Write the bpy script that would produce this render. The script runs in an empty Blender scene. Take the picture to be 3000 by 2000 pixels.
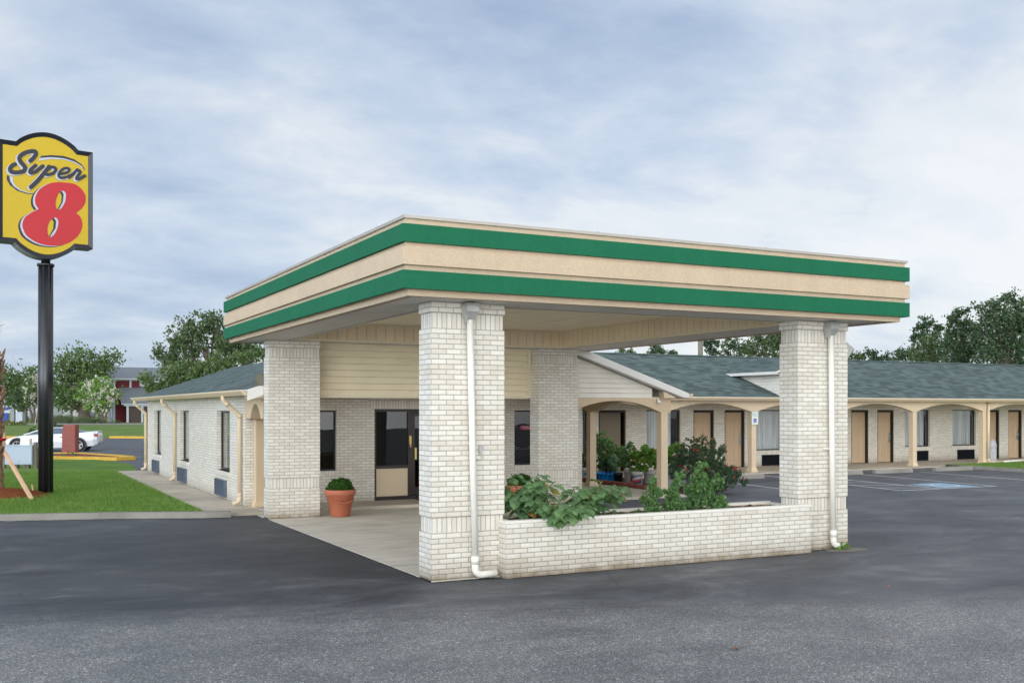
import bpy, math, random
import numpy as np
from mathutils import Vector, Matrix
from mathutils.geometry import tessellate_polygon

random.seed(7)
RNG = np.random.default_rng(7)
rad = math.radians
scene = bpy.context.scene
COL = scene.collection

# ------------------------------------------------------------------ camera
TH = rad(27.286)                     # view heading, measured from +Y towards +X
FX, FY = math.sin(TH), math.cos(TH)  # forward
RX, RY = FY, -FX                     # right
CX, CY, CZ = -5.019, -11.94, 2.165
cam_d = bpy.data.cameras.new("camera")
cam = bpy.data.objects.new("camera", cam_d)
COL.objects.link(cam)
cam.location = (CX, CY, CZ)
cam.rotation_euler = (rad(90), 0, -TH)
cam_d.sensor_width = 36.0
cam_d.lens = 36.0 * 3016.0 / 3000.0
cam_d.shift_y = 198.6 / 3000.0
cam_d.clip_start = 0.1
cam_d.clip_end = 2500
scene.camera = cam

# ------------------------------------------------------------------ world
SUN_EL, SUN_AZ = 33.0, 235.0         # degrees; azimuth clockwise from +Y
w = bpy.data.worlds.new("World")
scene.world = w
w.use_nodes = True
nt = w.node_tree
for n in list(nt.nodes):
    nt.nodes.remove(n)


class NT:
    """small node helper"""
    def __init__(s, tree):
        s.t = tree

    def n(s, typ, **kw):
        nd = s.t.nodes.new(typ)
        for k, v in kw.items():
            if k.startswith('_'):
                setattr(nd, k[1:], v)
        return nd

    def link(s, a, b):
        s.t.links.new(a, b)

    def put(s, sock, v):
        if isinstance(v, bpy.types.NodeSocket):
            s.t.links.new(v, sock)
        elif v is not None:
            sock.default_value = v

    def math(s, op, a, b=None, c=None, clamp=False):
        nd = s.n('ShaderNodeMath', _operation=op, _use_clamp=clamp)
        s.put(nd.inputs[0], a)
        if b is not None:
            s.put(nd.inputs[1], b)
        if c is not None:
            s.put(nd.inputs[2], c)
        return nd.outputs[0]

    def noise(s, vec, scale, detail=4, rough=0.55, dist=0.0):
        nd = s.n('ShaderNodeTexNoise')
        s.put(nd.inputs['Vector'], vec)
        nd.inputs['Scale'].default_value = scale
        nd.inputs['Detail'].default_value = detail
        nd.inputs['Roughness'].default_value = rough
        nd.inputs['Distortion'].default_value = dist
        return nd.outputs['Fac']

    def ramp(s, fac, stops, interp='LINEAR'):
        nd = s.n('ShaderNodeValToRGB')
        s.put(nd.inputs['Fac'], fac)
        cr = nd.color_ramp
        cr.interpolation = interp
        while len(cr.elements) < len(stops):
            cr.elements.new(0.5)
        for e, (p, c) in zip(cr.elements, stops):
            e.position = p
            if not hasattr(c, '__len__'):
                c = (c, c, c)
            e.color = tuple(c) + (1,)
        return nd.outputs['Color']

    def mix(s, fac, a, b, mode='MIX'):
        nd = s.n('ShaderNodeMix', _data_type='RGBA', _blend_type=mode)
        s.put(nd.inputs[0], fac)
        for i, v in ((6, a), (7, b)):
            if isinstance(v, bpy.types.NodeSocket):
                s.t.links.new(v, nd.inputs[i])
            else:
                nd.inputs[i].default_value = tuple(v) + (1,) if len(v) == 3 else v
        return nd.outputs[2]

    def mapping(s, vec, scale=(1, 1, 1), loc=(0, 0, 0), rot=(0, 0, 0)):
        nd = s.n('ShaderNodeMapping')
        s.put(nd.inputs['Vector'], vec)
        nd.inputs['Scale'].default_value = scale
        nd.inputs['Location'].default_value = loc
        nd.inputs['Rotation'].default_value = rot
        return nd.outputs[0]


W = NT(nt)
sky = W.n('ShaderNodeTexSky', _sky_type='NISHITA', _sun_disc=False)
sky.sun_elevation = rad(SUN_EL)
sky.sun_rotation = rad(SUN_AZ)
tc = W.n('ShaderNodeTexCoord')
sx = W.n('ShaderNodeSeparateXYZ')
W.link(tc.outputs['Generated'], sx.inputs[0])
zc = W.math('ADD', W.math('MAXIMUM', sx.outputs[2], 0.0), 0.27)
u = W.math('DIVIDE', sx.outputs[0], zc)
v = W.math('DIVIDE', sx.outputs[1], zc)
cb = W.n('ShaderNodeCombineXYZ')
W.link(u, cb.inputs[0]); W.link(v, cb.inputs[1])
# stretch the cloud streaks along one wind direction
cv = W.mapping(cb.outputs[0], scale=(1.15, 1.5, 1), rot=(0, 0, rad(40)), loc=(3.1, 1.7, 0))
n1 = W.noise(cv, 0.95, 4, 0.5, 0.0)
n2 = W.noise(cv, 2.3, 10, 0.62, 0.25)
n3 = W.noise(cv, 4.5, 6, 0.6, 0.3)
f = W.math('ADD', W.math('MULTIPLY', n1, 0.62), W.math('MULTIPLY', n2, 0.36))
f = W.math('ADD', f, W.math('MULTIPLY', n3, 0.08))
# thinner, brighter cloud towards the right of the street and low down
side = W.math('ADD', W.math('MULTIPLY', sx.outputs[0], RX), W.math('MULTIPLY', sx.outputs[1], RY))
f = W.math('ADD', f, W.math('MULTIPLY', side, 0.135))
spot = W.n('ShaderNodeVectorMath', _operation='DOT_PRODUCT')
W.link(tc.outputs['Generated'], spot.inputs[0]); spot.inputs[1].default_value = Vector((0.62, 0.74, 0.27)).normalized()
f = W.math('ADD', f, W.math('MULTIPLY', W.math('POWER', W.math('MAXIMUM', spot.outputs['Value'], 0.0), 22.0), 0.030))
low = W.math('MULTIPLY', W.math('SUBTRACT', 1.0, W.math('MULTIPLY', W.math('MAXIMUM', sx.outputs[2], 0.0), 7.0), clamp=True), 0.05)
f = W.math('ADD', f, low)
cl = W.ramp(f, [(0.36, (0.37, 0.47, 0.66)), (0.45, (0.49, 0.60, 0.77)), (0.53, (0.64, 0.73, 0.86)), (0.60, (0.82, 0.865, 0.92)), (0.70, (0.93, 0.95, 0.975))])
# sky brightness added behind the camera to fill the shade under the canopy
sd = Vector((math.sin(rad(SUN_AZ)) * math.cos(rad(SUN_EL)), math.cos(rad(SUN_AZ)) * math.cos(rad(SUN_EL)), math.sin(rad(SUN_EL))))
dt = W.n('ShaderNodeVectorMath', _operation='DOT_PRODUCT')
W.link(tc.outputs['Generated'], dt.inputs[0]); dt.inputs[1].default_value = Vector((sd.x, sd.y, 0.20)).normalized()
# the added brightness stays low and fades overhead, so it reaches under the canopy
low_band = W.math('POWER', W.math('SUBTRACT', 1.0, W.math('MAXIMUM', sx.outputs[2], 0.0), clamp=True), 2.5)
sky_fill = W.math('MULTIPLY', W.math('POWER', W.math('MAXIMUM', dt.outputs['Value'], 0.0), 1.0), W.math('MULTIPLY', low_band, 9.5))
sky_fill = W.math('ADD', sky_fill, 0.84)
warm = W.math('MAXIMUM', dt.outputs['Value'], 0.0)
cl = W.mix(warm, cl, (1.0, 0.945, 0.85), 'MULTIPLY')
bgc = W.n('ShaderNodeBackground'); W.link(cl, bgc.inputs[0]); W.link(sky_fill, bgc.inputs[1])
bgs = W.n('ShaderNodeBackground'); W.link(sky.outputs[0], bgs.inputs[0]); bgs.inputs[1].default_value = 0.09
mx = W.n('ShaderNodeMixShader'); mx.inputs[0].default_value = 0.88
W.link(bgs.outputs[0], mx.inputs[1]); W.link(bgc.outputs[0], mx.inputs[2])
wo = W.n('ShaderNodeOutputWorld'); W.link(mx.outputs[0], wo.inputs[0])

sun_d = bpy.data.lights.new("sun", 'SUN')
sun_d.energy = 0.6
sun_d.angle = rad(55)
sun_d.color = (1.0, 0.965, 0.91)
sun = bpy.data.objects.new("sun", sun_d)
COL.objects.link(sun)
sun.rotation_euler = (-sd).to_track_quat('-Z', 'Y').to_euler()

scene.view_settings.view_transform = 'Standard'
scene.view_settings.look = 'None'
scene.view_settings.exposure = 0.27
scene.view_settings.gamma = 1.0
scene.render.engine = 'CYCLES'

# ------------------------------------------------------------------ materials
MATS = {}


def newmat(name):
    m = bpy.data.materials.new(name)
    m.use_nodes = True
    t = m.node_tree
    for n in list(t.nodes):
        t.nodes.remove(n)
    N = NT(t)
    out = N.n('ShaderNodeOutputMaterial')
    b = N.n('ShaderNodeBsdfPrincipled')
    N.link(b.outputs[0], out.inputs[0])
    MATS[name] = m
    return m, N, b, out


def bump(N, b, height, strength=0.3, dist=0.01):
    bp = N.n('ShaderNodeBump')
    bp.inputs['Strength'].default_value = strength
    bp.inputs['Distance'].default_value = dist
    N.link(height, bp.inputs['Height'])
    N.link(bp.outputs[0], b.inputs['Normal'])


def spec(b, rough, sp=0.5, metal=0.0):
    b.inputs['Roughness'].default_value = rough
    b.inputs['Specular IOR Level'].default_value = sp
    b.inputs['Metallic'].default_value = metal


def paint(name, col, rough=0.6, sp=0.4, metal=0.0, var=0.10, scale=1.5, bmp=0.0, bscale=60, bdist=0.004):
    """flat colour with gentle large and small variation"""
    m, N, b, o = newmat(name)
    g = N.n('ShaderNodeNewGeometry')
    a = N.noise(g.outputs['Position'], scale, 5, 0.6)
    c = N.noise(g.outputs['Position'], scale * 14, 3, 0.6)
    fac = N.math('ADD', N.math('MULTIPLY', a, 0.7), N.math('MULTIPLY', c, 0.3))
    lo = tuple(x * (1 - var) for x in col)
    hi = tuple(min(1, x * (1 + var)) for x in col)
    N.link(N.ramp(fac, [(0.3, lo), (0.7, hi)]), b.inputs['Base Color'])
    spec(b, rough, sp, metal)
    if bmp:
        bump(N, b, N.noise(g.outputs['Position'], bscale, 4, 0.6), bmp, bdist)
    return m


def stucco(name, col):
    m, N, b, o = newmat(name)
    g = N.n('ShaderNodeNewGeometry')
    pos = g.outputs['Position']
    st_ = N.noise(N.mapping(pos, scale=(3.5, 3.5, 0.35)), 1.0, 6, 0.7)
    big = N.noise(pos, 0.55, 4, 0.6)
    fac = N.math('ADD', N.math('MULTIPLY', st_, 0.5), N.math('MULTIPLY', big, 0.5))
    c = N.ramp(fac, [(0.36, tuple(q * 0.92 for q in col)), (0.5, col), (0.64, tuple(q * 1.05 for q in col))])
    c = N.mix(0.30, c, N.ramp(N.noise(pos, 38, 4, 0.7), [(0.3, 0.6), (0.7, 1.25)]), 'MULTIPLY')
    N.link(c, b.inputs['Base Color'])
    spec(b, 0.85, 0.25)
    bump(N, b, N.math('ADD', N.noise(pos, 42, 4, 0.6), N.math('MULTIPLY', N.noise(pos, 2.5, 2), 1.5)), 0.8, 0.008)


def brick_mat(name, soldier=False, base=(0.73, 0.69, 0.61), mortar=(0.38, 0.355, 0.31), dirt=True, row=0.0643, width=0.206):
    m, N, b, o = newmat(name)
    uv = N.n('ShaderNodeUVMap')
    vec = uv.outputs[0]
    g = N.n('ShaderNodeNewGeometry')
    pos = g.outputs['Position']
    bt = N.n('ShaderNodeTexBrick')
    if soldier:
        sp_ = N.n('ShaderNodeSeparateXYZ'); N.link(vec, sp_.inputs[0])
        cb_ = N.n('ShaderNodeCombineXYZ'); N.link(sp_.outputs[1], cb_.inputs[0]); N.link(sp_.outputs[0], cb_.inputs[1])
        vec = cb_.outputs[0]
        bt.offset = 0.0
        width, row = 0.2, 0.068
    else:
        bt.offset = 0.5
    N.link(vec, bt.inputs['Vector'])
    bt.inputs['Scale'].default_value = 1.0
    bt.inputs['Brick Width'].default_value = width
    bt.inputs['Row Height'].default_value = row
    bt.inputs['Mortar Size'].default_value = 0.0064
    bt.inputs['Mortar Smooth'].default_value = 0.25
    bt.inputs['Bias'].default_value = 0.0
    hi = tuple(min(1, x * 1.05) for x in base)
    lo = (base[0] * 0.90, base[1] * 0.875, base[2] * 0.84)
    bt.inputs['Color1'].default_value = hi + (1,)
    bt.inputs['Color2'].default_value = lo + (1,)
    bt.inputs['Mortar'].default_value = mortar + (1,)
    big = N.noise(pos, 1.3, 6, 0.7)
    sm = N.noise(pos, 22, 4, 0.6)
    c = N.mix(N.math('MULTIPLY', N.ramp(big, [(0.48, 0.0), (0.72, 1.0)]), 0.30), bt.outputs['Color'], (0.72, 0.63, 0.50), 'MULTIPLY')
    c = N.mix(0.14, c, N.ramp(sm, [(0.35, (0.72, 0.70, 0.66)), (0.65, (1, 1, 1))]), 'MULTIPLY')
    if dirt:
        s_ = N.n('ShaderNodeSeparateXYZ'); N.link(pos, s_.inputs[0])
        zz = N.math('ADD', s_.outputs[2], N.math('MULTIPLY', N.noise(pos, 3.5, 5, 0.7), 0.22))
        dfac = N.ramp(zz, [(0.12, 0.9), (0.20, 0.40), (0.42, 0.0)])
        c = N.mix(dfac, c, (0.30, 0.24, 0.17), 'MULTIPLY')
    N.link(c, b.inputs['Base Color'])
    spec(b, 0.42, 0.4)
    hgt = N.math('ADD', N.math('SUBTRACT', 1.0, bt.outputs['Fac']), N.math('MULTIPLY', N.noise(pos, 45, 4, 0.6), 0.35))
    bump(N, b, hgt, 0.55, 0.006)
    return m


brick_mat('brick')
brick_mat('brick_soldier', soldier=True)
brick_mat('brick_red', base=(0.25, 0.050, 0.036), mortar=(0.20, 0.08, 0.06), dirt=False)
brick_mat('brick_buff', base=(0.50, 0.38, 0.22), mortar=(0.25, 0.22, 0.18), dirt=False)


def asphalt_mat():
    m, N, b, o = newmat('asphalt')
    g = N.n('ShaderNodeNewGeometry')
    pos = g.outputs['Position']
    s_ = N.n('ShaderNodeSeparateXYZ'); N.link(pos, s_.inputs[0])
    x, y = s_.outputs[0], s_.outputs[1]
    # seam between the newer seal coat and the older coarse surface: y = -2.02 - 0.37 x
    d = N.math('ADD', N.math('ADD', y, N.math('MULTIPLY', x, 0.37)), 2.02)
    wob = N.math('MULTIPLY', N.math('SUBTRACT', N.noise(pos, 0.7, 5, 0.6), 0.5), 1.1)
    wob2 = N.math('MULTIPLY', N.math('SUBTRACT', N.noise(pos, 7, 4, 0.6), 0.5), 0.25)
    dd = N.math('ADD', N.math('ADD', d, wob), wob2)
    coarse = N.ramp(N.math('MULTIPLY', N.math('ADD', dd, 0.6), 0.8), [(0.0, 1.0), (1.0, 0.0)])
    seam = N.ramp(N.math('ABSOLUTE', N.math('ADD', d, N.math('MULTIPLY', wob2, 0.5))), [(0.0, 1.0), (0.03, 0.0)])
    # tone patches, stretched along the driving lane
    pv = N.mapping(pos, scale=(0.45, 0.75, 1), rot=(0, 0, rad(20)))
    p1 = N.noise(pv, 0.9, 6, 0.68, 0.6)
    p2 = N.noise(N.mapping(pos, scale=(0.6, 1.1, 1), rot=(0, 0, rad(20))), 2.2, 7, 0.68, 0.3)
    smooth_c = N.ramp(N.math('ADD', N.math('MULTIPLY', p1, 0.6), N.math('MULTIPLY', p2, 0.4)),
                      [(0.37, (0.038, 0.041, 0.049)), (0.46, (0.062, 0.066, 0.077)), (0.55, (0.100, 0.104, 0.115)), (0.64, (0.175, 0.170, 0.166))])
    coarse_c = N.ramp(N.math('ADD', N.math('MULTIPLY', p1, 0.5), N.math('MULTIPLY', p2, 0.5)),
                      [(0.38, (0.115, 0.118, 0.124)), (0.60, (0.215, 0.211, 0.205))])
    # aggregate
    vo = N.n('ShaderNodeTexVoronoi', _feature='F1')
    N.link(pos, vo.inputs['Vector']); vo.inputs['Scale'].default_value = 120
    vo2 = N.n('ShaderNodeTexVoronoi', _feature='F1')
    N.link(pos, vo2.inputs['Vector']); vo2.inputs['Scale'].default_value = 52
    sep = N.n('ShaderNodeSeparateColor'); N.link(vo.outputs['Color'], sep.inputs[0])
    sep2 = N.n('ShaderNodeSeparateColor'); N.link(vo2.outputs['Color'], sep2.inputs[0])
    agg = N.ramp(sep.outputs[0], [(0.0, 0.5), (0.5, 0.88), (0.8, 1.15), (0.96, 2.6)])
    agg2 = N.ramp(sep2.outputs[1], [(0.0, 0.82), (0.6, 1.0), (0.93, 1.2), (1.0, 1.9)])
    cc = N.mix(1.0, N.mix(1.0, coarse_c, agg, 'MULTIPLY'), agg2, 'MULTIPLY')
    fine = N.ramp(sep.outputs[1], [(0.0, 0.82), (0.85, 1.1), (1.0, 1.6)])
    sc = N.mix(1.0, smooth_c, fine, 'MULTIPLY')
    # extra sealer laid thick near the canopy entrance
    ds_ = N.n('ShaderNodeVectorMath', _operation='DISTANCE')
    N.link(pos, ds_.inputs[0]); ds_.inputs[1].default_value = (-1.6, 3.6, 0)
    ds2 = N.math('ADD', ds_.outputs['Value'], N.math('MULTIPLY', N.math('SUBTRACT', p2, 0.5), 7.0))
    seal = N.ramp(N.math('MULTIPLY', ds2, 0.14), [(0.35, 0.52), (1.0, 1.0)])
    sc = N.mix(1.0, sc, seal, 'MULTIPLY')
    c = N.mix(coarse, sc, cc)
    c = N.mix(N.math('MULTIPLY', seam, 0.5), c, (0.03, 0.03, 0.033))
    # hairline cracks far apart
    cr = N.n('ShaderNodeTexVoronoi', _feature='DISTANCE_TO_EDGE')
    N.link(N.mix(0.08, pos, N.n('ShaderNodeTexNoise').outputs['Color'], 'ADD'), cr.inputs['Vector']); cr.inputs['Scale'].default_value = 0.28
    crk = N.ramp(cr.outputs['Distance'], [(0.0, 1.0), (0.0035, 0.0)])
    c = N.mix(N.math('MULTIPLY', crk, N.math('MULTIPLY', N.noise(pos, 0.3, 2), 0.7)), c, (0.025, 0.025, 0.027))
    # white specks of litter / paint
    vs = N.n('ShaderNodeTexVoronoi', _feature='F1')
    N.link(pos, vs.inputs['Vector']); vs.inputs['Scale'].default_value = 2.2
    c = N.mix(N.ramp(vs.outputs['Distance'], [(0.0, 1.0), (0.018, 0.0)]), c, (0.5, 0.5, 0.48))
    N.link(c, b.inputs['Base Color'])
    N.link(N.ramp(p2, [(0.3, 0.50), (0.7, 0.75)]), b.inputs['Roughness'])
    b.inputs['Specular IOR Level'].default_value = 0.45
    hh = N.math('ADD', N.math('MULTIPLY', vo.outputs['Distance'], 0.8), N.math('MULTIPLY', N.noise(pos, 160, 3, 0.6), 0.6))
    bump(N, b, hh, 0.45, 0.006)
    return m


asphalt_mat()


def concrete_mat(name, base=(0.40, 0.37, 0.33), joint=0.0):
    m, N, b, o = newmat(name)
    g = N.n('ShaderNodeNewGeometry')
    pos = g.outputs['Position']
    a = N.noise(pos, 0.6, 6, 0.62, 0.3)
    c_ = N.noise(N.mapping(pos, scale=(0.6, 2.2, 1)), 1.8, 6, 0.65)
    f_ = N.noise(pos, 55, 3, 0.6)
    fac = N.math('ADD', N.math('MULTIPLY', a, 0.5), N.math('MULTIPLY', c_, 0.5))
    lo = tuple(q * 0.66 for q in base); hi = tuple(q * 1.22 for q in base)
    c = N.ramp(fac, [(0.33, lo), (0.5, base), (0.66, hi)])
    c = N.mix(0.35, c, N.ramp(f_, [(0.3, 0.7), (0.7, 1.15)]), 'MULTIPLY')
    if joint:
        s_ = N.n('ShaderNodeSeparateXYZ'); N.link(pos, s_.inputs[0])
        fr = N.math('FRACT', N.math('DIVIDE', N.math('ADD', s_.outputs[1], 0.7), joint))
        ln = N.ramp(N.math('ABSOLUTE', N.math('SUBTRACT', fr, 0.5)), [(0.0, 1.0), (0.006, 0.0)])
        c = N.mix(N.math('MULTIPLY', ln, 0.7), c, (0.12, 0.11, 0.10))
    N.link(c, b.inputs['Base Color'])
    spec(b, 0.85, 0.3)
    bump(N, b, N.math('ADD', f_, N.noise(pos, 8, 4)), 0.25, 0.008)
    return m


concrete_mat('concrete', (0.50, 0.44, 0.355), joint=2.4)
concrete_mat('slab', (0.58, 0.53, 0.445), joint=4.2)
concrete_mat('kerb', (0.26, 0.245, 0.215))


concrete_mat('splash', (0.20, 0.185, 0.155))


def shingle_mat():
    m, N, b, o = newmat('shingle')
    uv = N.n('ShaderNodeUVMap')
    g = N.n('ShaderNodeNewGeometry')
    pos = g.outputs['Position']
    bt = N.n('ShaderNodeTexBrick')
    bt.offset = 0.37; bt.offset_frequency = 2
    N.link(uv.outputs[0], bt.inputs['Vector'])
    bt.inputs['Scale'].default_value = 1.0
    bt.inputs['Brick Width'].default_value = 0.34
    bt.inputs['Row Height'].default_value = 0.21
    bt.inputs['Mortar Size'].default_value = 0.0
    bt.inputs['Color1'].default_value = (1.18, 1.18, 1.18, 1)
    bt.inputs['Color2'].default_value = (0.66, 0.68, 0.70, 1)
    base = N.ramp(N.noise(pos, 0.5, 5, 0.6), [(0.3, (0.098, 0.134, 0.126)), (0.7, (0.110, 0.146, 0.136))])
    c = N.mix(1.0, base, bt.outputs['Color'], 'MULTIPLY')
    c = N.mix(0.5, c, N.ramp(N.noise(pos, 90, 3, 0.6), [(0.3, 0.6), (0.7, 1.4)]), 'MULTIPLY')
    s_ = N.n('ShaderNodeSeparateXYZ'); N.link(uv.outputs[0], s_.inputs[0])
    fr = N.math('FRACT', N.math('DIVIDE', s_.outputs[1], 0.21))
    butt = N.ramp(fr, [(0.0, 1.0), (0.20, 0.85), (0.30, 0.0)])
    sc_ = N.n('ShaderNodeSeparateColor'); N.link(bt.outputs['Color'], sc_.inputs[0])
    tabf = N.ramp(sc_.outputs[0], [(0.80, 1.0), (1.0, 0.25)])
    c = N.mix(N.math('MULTIPLY', butt, tabf), c, (0.020, 0.030, 0.030))
    N.link(c, b.inputs['Base Color'])
    spec(b, 0.9, 0.25)
    bump(N, b, N.math('ADD', N.math('SUBTRACT', 1.0, fr), N.math('MULTIPLY', N.noise(pos, 120, 2), 0.3)), 0.6, 0.012)
    return m


shingle_mat()


def grooved(name, col, pitch, depth=0.5, width=0.06, axis=0, rough=0.5, dark=0.35):
    """vinyl panel with grooves every `pitch` metres along uv axis"""
    m, N, b, o = newmat(name)
    uv = N.n('ShaderNodeUVMap')
    s_ = N.n('ShaderNodeSeparateXYZ'); N.link(uv.outputs[0], s_.inputs[0])
    g = N.n('ShaderNodeNewGeometry')
    fr = N.math('FRACT', N.math('DIVIDE', s_.outputs[axis], pitch))
    ln = N.ramp(N.math('ABSOLUTE', N.math('SUBTRACT', fr, 0.5)), [(0.0, 1.0), (width, 0.0)])
    nz = N.noise(g.outputs['Position'], 1.3, 5, 0.6)
    base = N.ramp(nz, [(0.3, tuple(q * 0.90 for q in col)), (0.7, tuple(min(1, q * 1.06) for q in col))])
    c = N.mix(N.math('MULTIPLY', ln, 0.8), base, tuple(q * dark for q in col))
    N.link(c, b.inputs['Base Color'])
    spec(b, rough, 0.4)
    bump(N, b, N.math('SUBTRACT', 1.0, ln), depth, 0.01)
    return m


grooved('panel_cream', (0.82, 0.69, 0.48), 0.205, 0.6, 0.05)
grooved('soffit_white', (0.74, 0.70, 0.63), 0.10, 0.5, 0.12, dark=0.6)
grooved('metal_roof', (0.17, 0.19, 0.21), 0.5, 0.1, 0.10, dark=0.88)

grooved('siding_cream', (0.82, 0.72, 0.52), 0.135, 0.4, 0.05, axis=1, rough=0.5, dark=0.6)  # lap shade drawn as dark lines, warm canopy bounce put into the cream
paint('cream_trim', (0.76, 0.66, 0.48), 0.45, 0.4, var=0.05)
grooved('siding_white', (0.76, 0.71, 0.62), 0.115, 0.4, 0.07, axis=1, rough=0.5, dark=0.45)  # dark lines paint in the shade under each lap
paint('white_trim', (0.74, 0.72, 0.67), 0.5, 0.4, var=0.05)
paint('ceiling_cream', (0.84, 0.74, 0.56), 0.6, var=0.05)  # warm bounce light under the canopy is put into this cream
stucco('stucco_beige', (0.53, 0.415, 0.29))
stucco('stucco_green', (0.010, 0.125, 0.060))
paint('tan_paint', (0.58, 0.445, 0.29), 0.45, 0.4, var=0.05)
paint('tan_light', (0.64, 0.505, 0.345), 0.45, 0.4, var=0.04)
paint('door_tan', (0.52, 0.375, 0.24), 0.5, 0.4, var=0.05)
paint('door_shaded', (0.19, 0.14, 0.085), 0.45, 0.4, var=0.08)  # shade on the ajar leaf is put into this darker colour
paint('cap_metal', (0.42, 0.39, 0.34), 0.45, 0.5, 0.3, var=0.1)
paint('white_paint', (0.76, 0.73, 0.65), 0.4, 0.5, var=0.06, scale=3)
paint('fascia_white', (0.68, 0.655, 0.61), 0.45, var=0.06)
paint('galv', (0.46, 0.46, 0.43), 0.5, 0.5, 0.4, var=0.25, scale=6)
paint('bronze', (0.022, 0.014, 0.012), 0.35, 0.5, var=0.1)
paint('frame_brown', (0.018, 0.012, 0.010), 0.4, 0.4, var=0.1)
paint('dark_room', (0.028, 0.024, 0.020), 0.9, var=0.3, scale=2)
paint('black_metal', (0.010, 0.011, 0.014), 0.28, 0.6, var=0.3, scale=4)
paint('black_plastic', (0.012, 0.012, 0.013), 0.4, 0.5, var=0.1)
paint('grille_grey', (0.085, 0.105, 0.135), 0.45, 0.5, var=0.12, scale=5)
paint('grille_black', (0.012, 0.013, 0.018), 0.6, 0.3, var=0.2, scale=5)
paint('steel', (0.45, 0.45, 0.46), 0.3, 0.5, 0.9, var=0.1)
paint('brass', (0.55, 0.42, 0.16), 0.3, 0.5, 0.9, var=0.1)
paint('terracotta', (0.42, 0.130, 0.070), 0.6, 0.35, var=0.12, scale=6)
paint('clay_edge', (0.20, 0.065, 0.045), 0.8, 0.3, var=0.25, scale=6)
paint('sign_yellow', (0.50, 0.345, 0.004), 0.35, 0.4, var=0.05)
paint('sign_red', (0.44, 0.012, 0.020), 0.35, 0.4, var=0.04)
paint('sign_white', (0.44, 0.46, 0.54), 0.4, 0.4, var=0.03)
paint('sign_black', (0.016, 0.018, 0.026), 0.35, 0.4, var=0.12)
paint('sign_under', (0.26, 0.27, 0.26), 0.7, 0.4, var=0.3, scale=4)
paint('line_white', (0.62, 0.62, 0.62), 0.7, 0.3, var=0.22, scale=7)
paint('line_blue', (0.26, 0.42, 0.56), 0.7, 0.3, var=0.2, scale=6)
paint('kerb_yellow', (0.58, 0.36, 0.05), 0.7, 0.3, var=0.18, scale=5)
paint('car_white', (0.74, 0.76, 0.80), 0.18, 0.6, var=0.02)
paint('car_grey', (0.12, 0.13, 0.16), 0.25, 0.6, var=0.05)
paint('tyre', (0.018, 0.018, 0.019), 0.85, 0.3, var=0.2)
paint('car_glass', (0.10, 0.13, 0.17), 0.08, 0.8, var=0.1)
paint('lamp_red', (0.32, 0.02, 0.04), 0.2, 0.6)
paint('lamp_orange', (0.75, 0.22, 0.03), 0.3, 0.5)
paint('utility_grey', (0.36, 0.42, 0.50), 0.5, 0.4, var=0.06)
paint('wood_new', (0.60, 0.38, 0.24), 0.75, 0.2, var=0.15, scale=7)
paint('wood_old', (0.17, 0.155, 0.12), 0.9, 0.2, var=0.25, scale=5)
paint('pole_green', (0.30, 0.35, 0.29), 0.8, 0.2, var=0.15)
paint('bark', (0.13, 0.105, 0.08), 0.95, 0.2, var=0.35, scale=6, bmp=0.8, bscale=25, bdist=0.03)
paint('bark_palm', (0.25, 0.155, 0.10), 0.95, 0.2, var=0.4, scale=9, bmp=1.0, bscale=30, bdist=0.03)
paint('mulch_base', (0.20, 0.065, 0.025), 0.95, 0.1, var=0.5, scale=12, bmp=1.0, bscale=70, bdist=0.03)
paint('mulch_chip', (0.27, 0.085, 0.032), 0.9, 0.1, var=0.45, scale=25)
paint('gravel_red', (0.22, 0.09, 0.07), 0.95, 0.1, var=0.5, scale=14, bmp=1.0, bscale=40, bdist=0.03)
paint('soil', (0.085, 0.058, 0.038), 1.0, 0.1, var=0.5, scale=8, bmp=1.0, bscale=45, bdist=0.03)
paint('pool_blue', (0.0, 0.215, 0.60), 0.35, 0.5, var=0.06)
paint('bucket_white', (0.60, 0.60, 0.57), 0.4, 0.4, var=0.08, scale=6)
paint('bin_grey', (0.42, 0.42, 0.43), 0.45, 0.4, var=0.14, scale=5)
paint('label_blue', (0.015, 0.03, 0.16), 0.4)
paint('label_red', (0.52, 0.05, 0.04), 0.4)
paint('sticker_red', (0.36, 0.02, 0.05), 0.5)
paint('sign_teal', (0.12, 0.42, 0.40), 0.4)
paint('sign_blue', (0.005, 0.08, 0.50), 0.4)
paint('barn_red', (0.125, 0.010, 0.018), 0.6, 0.3, var=0.12)
paint('barn_grey', (0.25, 0.25, 0.26), 0.7, var=0.1)
paint('barn_trim', (0.52, 0.56, 0.60), 0.5, var=0.05)
paint('barn_door', (0.060, 0.035, 0.030), 0.4, var=0.3, scale=3)
paint('mauve_wall', (0.37, 0.32, 0.33), 0.9, var=0.06)
paint('shop_blue', (0.01, 0.05, 0.30), 0.5)
paint('flower_white', (0.68, 0.64, 0.56), 0.7, var=0.1)
paint('flower_red', (0.62, 0.012, 0.04), 0.6, var=0.15, scale=9)
paint('flower_yellow', (0.70, 0.36, 0.02), 0.6, var=0.15, scale=9)
paint('strap_red', (0.40, 0.01, 0.02), 0.6)
paint('stem_green', (0.11, 0.17, 0.06), 0.8, 0.3, var=0.2, scale=8)
paint('stem_dark', (0.02, 0.018, 0.022), 0.5, 0.3, var=0.2, scale=8)
paint('dead_leaf', (0.34, 0.14, 0.05), 0.8, 0.2, var=0.3, scale=12)
paint('book_white', (0.6, 0.62, 0.62), 0.6)
paint('wood_sill', (0.40, 0.26, 0.12), 0.5, var=0.1, scale=9)


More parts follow.
